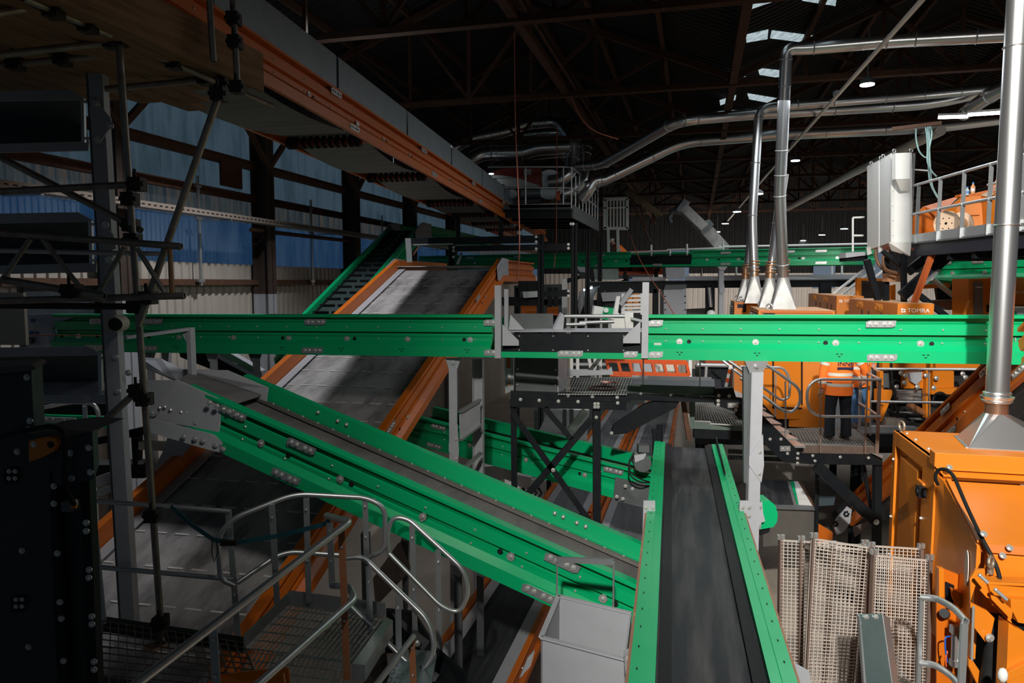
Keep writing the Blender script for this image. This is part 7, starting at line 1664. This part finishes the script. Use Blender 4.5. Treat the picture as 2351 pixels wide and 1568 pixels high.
for k in range(8): q = lerp(P(1440, 438, 27.9), P(1516, 496, 27.9), (k + .5) / 8); mb.box(q, .3, .05, .12)
mb.build('jib', mat('jib_rusty_yellow', (.20, .13, .07), .7, dirt=.7), t)
mb = MB(); mb.tube([P(1499, 492, 28), P(1500, 503, 28), P(1494, 509, 28), P(1500, 513, 28), P(1505, 507, 28)], .05, 8, fl=.1); mb.build('hook', RUST, t)
for pp in (((1444, 445), (1452, 466), (1470, 500), (1493, 556)), ((1470, 470), (1478, 505), (1483, 520), (1476, 530)), ((1452, 450), (1460, 480), (1466, 505))): mb = MB(); mb.tube([P(x, y, 28) for x, y in pp], .035, 6); mb.build('cable', RUST, t)
# small machines around the chute left of centre
t = thing('green_sorter', 'small tilted green and grey machine behind the trough of the long green conveyor', 'machine', P(1395, 735, 14.5))
slabp([(1365, 702), (1388, 706), (1384, 722), (1362, 722)], 14.5, .3, 'grey_side', t, WHITE); slabp([(1388, 705), (1412, 708), (1406, 736), (1382, 732)], 14.4, .3, 'green_body', t, GREEN)
slabp([(1416, 680), (1424, 680), (1418, 722), (1408, 722)], 14.3, .1, 'white_arm', t, WHITE); slabp([(1412, 710), (1426, 724), (1418, 726), (1410, 722)], 14.25, .1, 'white_foot', t, WHITE)
mb = MB(); c_ = P(1391, 712, 14.35); mb.cyl(c_, c_ + V((0, -.05, 0)), .05, 10); mb.build('dial', WHITE, t)
t = thing('white_bin', 'white box with pipes just behind the black section of the long green conveyor', 'box', P(1430, 756, 11.5))
slabp([(1404, 730), (1446, 724), (1450, 757), (1404, 757)], 11.5, .4, 'box', t, WHITE); slabp([(1434, 720), (1454, 718), (1454, 757), (1438, 757)], 11.4, .4, 'tall_box', t, WHITE)
slabp([(1450, 728), (1474, 734), (1474, 740), (1450, 734)], 11.3, .1, 'sloped_lid', t, GALV)
t = thing('inner_railing', 'pale low railing behind the black section of the long green conveyor', 'railing', P(1380, 750, 10.5))
for a, b in (((1296, 726), (1434, 726)), ((1330, 741), (1410, 738)), ((1300, 745), (1345, 744))): mb = MB(); mb.cyl(P(*a, 10.4), P(*b, 10.4), .028, 8); mb.build('rail', GALV, t)
for x in (1304, 1322, 1345, 1380): mb = MB(); mb.cyl(P(x, 726, 10.42), P(x, 757, 10.42), .02, 8); mb.build('post', GALV, t)
t = thing('sheet_chute', 'dark folded sheet chute lit from inside by a tube lamp', 'chute', P(1360, 730, 21))
slabp([(1336, 664), (1378, 656), (1362, 684), (1366, 730), (1344, 730)], 22.2, .1, 'rear_sheet', t, DGREY); slabp([(1332, 668), (1340, 668), (1340, 700), (1330, 726), (1326, 700)], 21.5, .1, 'front_sheet', t, GREY); slabp([(1372, 660), (1390, 660), (1380, 716), (1370, 716)], 21.8, .1, 'side_sheet', t, BLACK)
t = thing('steel_rack', 'pale slatted steel rack with orange machinery behind it', 'rack', P(1450, 720, 17))
for y in (680, 690, 700, 708, 716): mb = MB(); mb.beam(P(1428, y, 17), P(1476, y - 1, 17), .05, .06); mb.build('slat', WHITE, t)
for x in (1430, 1474): mb = MB(); mb.beam(P(x, 674, 17), P(x, 722, 17), .08, .06, V((0, 1, 0))); mb.build('upright', WHITE, t)
mb = MB(); mb.beam(P(1424, 700, 16.8), P(1450, 664, 16.8), .1, .08, V((0, 1, 0))); mb.build('strut', GREY, t)
t = thing('orange_motor_unit', 'orange machine block behind the slatted steel rack', 'machine', P(1450, 706, 19))
for pts in (((1440, 676), (1452, 676), (1452, 715), (1440, 715)), ((1454, 674), (1466, 674), (1468, 706), (1454, 706))): slabp(list(pts), 19, .4, 'block', t, ORANGE2)
t = thing('brick_wall_stub', 'low pale wall behind the white helmets', 'wall', P(1605, 722, 30)); slabp([(1576, 710), (1624, 708), (1624, 745), (1576, 745)], 27, .3, 'block', t, mat('pale_plaster', (.55, .50, .46), .8, dirt=.3))
# things below the long conveyor, centre
t = thing('orange_parts_rack', 'white steel frame and orange parts glimpsed behind the central walkway', 'rack', P(1350, 860, 13.5))
for x in (1312, 1326, 1352, 1366, 1378, 1584): mb = MB(); mb.beam(P(x, 822, 13.6), P(x + (0 if x != 1352 else 8), 866, 13.6), .06, .06, V((0, 1, 0))); mb.build('upright', WHITE, t)
for y in (836, 850): mb = MB(); mb.beam(P(1310, y, 13.7), P(1395, y, 13.7), .05, .05); mb.build('cross_bar', GALV, t)
mb = MB(); mb.beam(P(1345, 862, 13.0), P(1378, 822, 13.0), .06, .06, V((0, 1, 0))); mb.build('diagonal', DGREY, t)
t = thing('pale_sacks', 'pale plastic sheets and sack behind the tilted red barrier', 'sack', P(1515, 862, 13.4))
slabp([(1455, 830), (1490, 830), (1512, 850), (1506, 862), (1455, 862)], 13.6, .3, 'sheet', t, GREY); slabp([(1516, 842), (1536, 828), (1558, 828), (1556, 850), (1530, 858), (1516, 858)], 13.4, .4, 'sack', t, mat('sack_cream', (.60, .55, .47), .8, dirt=.4, scale=6), )
t = thing('dark_red_drum', 'dark red curved tank end showing behind the stair rail', 'tank', P(1640, 838, 13)); slabp([(1616, 822), (1680, 822), (1672, 836), (1622, 836)], 13.0, .5, 'tank_end', t, mat('dark_red_tank', (.30, .05, .02), .4))
t = thing('dark_bin', 'black bin with silver top rail left of the bright leg', 'bin', P(1640, 870, 12.6)); slabp([(1606, 842), (1676, 842), (1676, 872), (1606, 868)], 12.6, .3, 'bin_wall', t, BLACK); mb = MB(); mb.cyl(P(1600, 838, 12.5), P(1690, 840, 12.5), .035, 8); mb.build('top_rail', GALV, t); mb = MB(); mb.cyl(P(1622, 838, 12.5), P(1620, 872, 12.5), .03, 8); mb.build('rail_post', GALV, t)
# seen through the braces: grating stairs and white panels
t = thing('rear_stair', 'galvanised grating stair seen between the black braces', 'stair', P(1280, 1010, 12.6))
a, b, c, d = P(1230, 1010, 12.0), P(1345, 1012, 12.0), P(1352, 940, 14.0), P(1262, 940, 14.0); mb = MB()
for i in range(36): k = i / 35; mb.beam(lerp(a, b, k), lerp(d, c, k), .03, .01)
for k in (0, .5, 1): mb.beam(lerp(a, d, k), lerp(b, c, k), .03, .03)
mb.build('grating', GALV, t)
for x in (1231, 1296, 1312): mb = MB(); mb.beam(P(x, 940, 12.4), P(x, 1010, 12.4), .07, .05, V((0, 1, 0))); mb.build('post', DGREY, t)
mb = MB(); mb.beam(P(1300, 1000, 12.2), P(1345, 942, 12.2), .06, .12); mb.build('stringer', GALV, t)
t = thing('white_machine_covers', 'cluster of white machine covers low behind the sloping green conveyor', 'machine', P(1220, 1160, 11.5))
for i, pts in enumerate((((1158, 1078), (1176, 1074), (1180, 1150), (1160, 1146)), ((1186, 1090), (1220, 1096), (1216, 1130), (1186, 1120)), ((1214, 1100), (1252, 1106), (1246, 1150), (1214, 1140)), ((1110, 1072), (1160, 1068), (1160, 1100), (1114, 1110)))):
    slabp(list(pts), 11.6 + .15 * i, .3, 'cover', t, WHITE)
for i in range(4): mb = MB(); mb.tube([P(1200 + 12 * i, 1120, 11.4), P(1208 + 12 * i, 1132, 11.4), P(1200 + 12 * i, 1142, 11.4)], .02, 6); mb.build('cable', RUBBER, t)
# left: beams and pieces below the long conveyor
t = thing('wall_trestle', 'black and grey steel frame against the cream wall behind the grey post', 'steel frame', P(260, 1100, 9))
for pts, m in ((((212, 1008), (330, 980), (330, 998), (212, 1024)), BLACK), (((214, 1066), (332, 1064), (332, 1098), (214, 1098)), BLACK), (((212, 1060), (330, 1058), (330, 1066), (212, 1068)), GREY), (((310, 1014), (382, 1018), (384, 1036), (310, 1032)), CREAM), (((300, 990), (318, 990), (316, 1090), (306, 1090)), BLACK)):
    slabp(list(pts), 9.2, .12, 'beam', t, m)
mb = MB(); mb.beam(P(208, 1112, 8.2), P(285, 1085, 8.2), .12, .05, V((0, 1, 0))); mb.build('channel', GREY, t); mb = MB(); mb.beam(P(212, 1138, 8.2), P(290, 1108, 8.2), .08, .05, V((0, 1, 0))); mb.build('channel', GALV, t)
t = thing('low_green_conveyor', 'short stretch of green conveyor rail at far left under the grey trough', 'conveyor', P(180, 975, 8.6))
slabp([(80, 952), (262, 958), (262, 982), (80, 976)], 8.6, .06, 'side_rail', t, GREEN)
slabp([(100, 958), (172, 960), (176, 972), (104, 971)], 8.56, .02, 'splice_plate', t, GREY, bolts=((106, 963), (121, 963), (148, 965), (163, 966)))
slabp([(76, 925), (262, 928), (262, 954), (76, 952)], 8.8, .05, 'dark_cover', t, BLACK)
t = thing('grey_ducting', 'grey machine covers and black belt guard under the left half of the long green conveyor', 'machine', P(500, 880, 11))
slabp([(478, 808), (530, 812), (600, 852), (602, 880), (520, 850), (478, 830)], 11.4, .2, 'cover', t, GREY); slabp([(410, 806), (470, 806), (606, 880), (606, 892), (520, 862), (414, 820)], 11.1, .2, 'belt_guard', t, BLACK); slabp([(370, 806), (388, 806), (386, 836), (372, 834)], 11.0, .1, 'bracket', t, GREY); slabp([(512, 824), (545, 836), (542, 848), (512, 838)], 11.35, .03, 'hatch', t, DGREY)
t = thing('cladding_lean', 'pale grey folded sheet leaning by the orange rail at left', 'sheet', P(400, 1050, 9)); slabp([(384, 1005), (440, 1020), (408, 1060), (350, 1090), (350, 1080), (372, 1040)], 9.0, .02, 'sheet', t, GREY)
# below the stair, lower centre
t = thing('dark_tilted_plate', 'dark brown tilted steel plate on a grey stand behind the stair rails', 'plate', P(930, 1320, 7.2))
mb = MB(); mb.slab([P(856, 1328, 7.0), P(914, 1247, 7.4), P(940, 1310, 7.4), P(862, 1390, 7.0)], V((.02, .03, 0))); mb.build('plate', mat('dark_brown_steel', (.04, .028, .022), .5, dirt=.4), t)
slabp([(828, 1226), (846, 1228), (850, 1400), (832, 1396)], 7.2, .1, 'stand', t, DGREY); slabp([(920, 1240), (938, 1244), (934, 1405), (926, 1405)], 7.5, .1, 'stand', t, DGREY)
t = thing('support_prop', 'grey prop under the sloping green conveyor behind the stair loop', 'support leg', P(1050, 1420, 6.6)); slabp([(1042, 1310), (1060, 1312), (1062, 1700), (1046, 1700)], 6.7, .09, 'post', t, DGREY); slabp([(1094, 1320), (1110, 1326), (1112, 1700), (1096, 1700)], 7.6, .09, 'rear_post', t, DGREY); slabp([(1034, 1296), (1064, 1304), (1056, 1326), (1040, 1318)], 6.68, .03, 'bracket', t, GREY)
t = thing('belt_end_guard', 'pale folded end guard at the near end of the low dark belt', 'guard', P(1020, 1490, 6.2)); slabp([(1018, 1480), (1034, 1470), (1036, 1510), (1010, 1530)], 6.3, .02, 'guard_plate', t, GREY); slabp([(1212, 1510), (1228, 1494), (1218, 1530), (1192, 1558)], 5.9, .02, 'guard_strip', t, GREY)

# mezzanine carrying the orange machines
t = thing('mezzanine', 'dark steel mezzanine floor under the orange machines beyond the worker', 'platform', V((7, 14, 0)))
mb = MB(); mb.slab([V((3.4, 13.2, 3.25)), V((9.6, 12.7, 3.25)), V((15, 23, 3.25)), V((5.6, 23, 3.25))], -Z * .12); mb.build('deck', DGREY, t)
mb = MB(); mb.beam(V((3.4, 13.15, 3.15)), V((9.6, 12.65, 3.15)), .08, .24); mb.build('edge_beam', BLACK, t)
for x, y in ((3.6, 13.4), (6.4, 13.1), (9.3, 13.0), (5.8, 22), (10, 22), (14, 22)): mb = MB(); mb.hbeam(V((x, y, 0)), V((x, y, 3.15)), .16, .16, .02, V((0, 1, 0))); mb.build('post', BLACK, t)
# dark plant behind the black section of the long conveyor
t = thing('background_plant', 'dark jumble of distant machine frames behind the tall black posts', 'machine', V((P(1260, 700, 20).x, 20, 0)))
for pts, y, m, nm in ((((1180, 655), (1300, 652), (1300, 900), (1180, 900)), 22, DGREY, 'dark_panel'), (((1196, 700), (1232, 698), (1232, 724), (1196, 724)), 18.5, ORANGE, 'orange_panel'), (((1256, 706), (1282, 704), (1282, 724), (1256, 724)), 18.8, ORANGE, 'orange_panel'),
                      (((1186, 690), (1300, 686), (1300, 700), (1186, 702)), 19.5, BLACK, 'beam'), (((1290, 640), (1302, 640), (1302, 720), (1290, 720)), 19, GALV, 'galvanised_post'), (((1330, 596), (1500, 600), (1500, 640), (1330, 640)), 29, DGREY, 'dark_panel'),
                      (((1322, 690), (1480, 686), (1480, 1000), (1322, 1000)), 24, mat('teal_grey_plant', (.045, .06, .058), .6, dirt=.6), 'dark_panel'), (((1380, 672), (1440, 670), (1436, 690), (1384, 692)), 21, GREY, 'cover'), (((1345, 618), (1420, 618), (1420, 642), (1345, 642)), 23.5, mat('pale_teal_panel', (.25, .32, .29), .5, .2, dirt=.6, scale=8), 'glass_panel'),
                      (((1354, 616), (1362, 616), (1366, 646), (1358, 646)), 23, BLACK, 'post'), (((1324, 612), (1352, 614), (1346, 625), (1330, 624)), 22.8, GREY, 'swivel_plate'), (((1300, 640), (1330, 632), (1332, 640), (1304, 650)), 21, BLACK, 'strut')):
    slabp(list(pts), y, .15, nm, t, m)
for x in (1188, 1262, 1276): mb = MB(); a = P(x, 660, 19.2); mb.beam(a, V((a.x, a.y, 0)), .12, .12, V((0, 1, 0))); mb.build('post', BLACK, t)
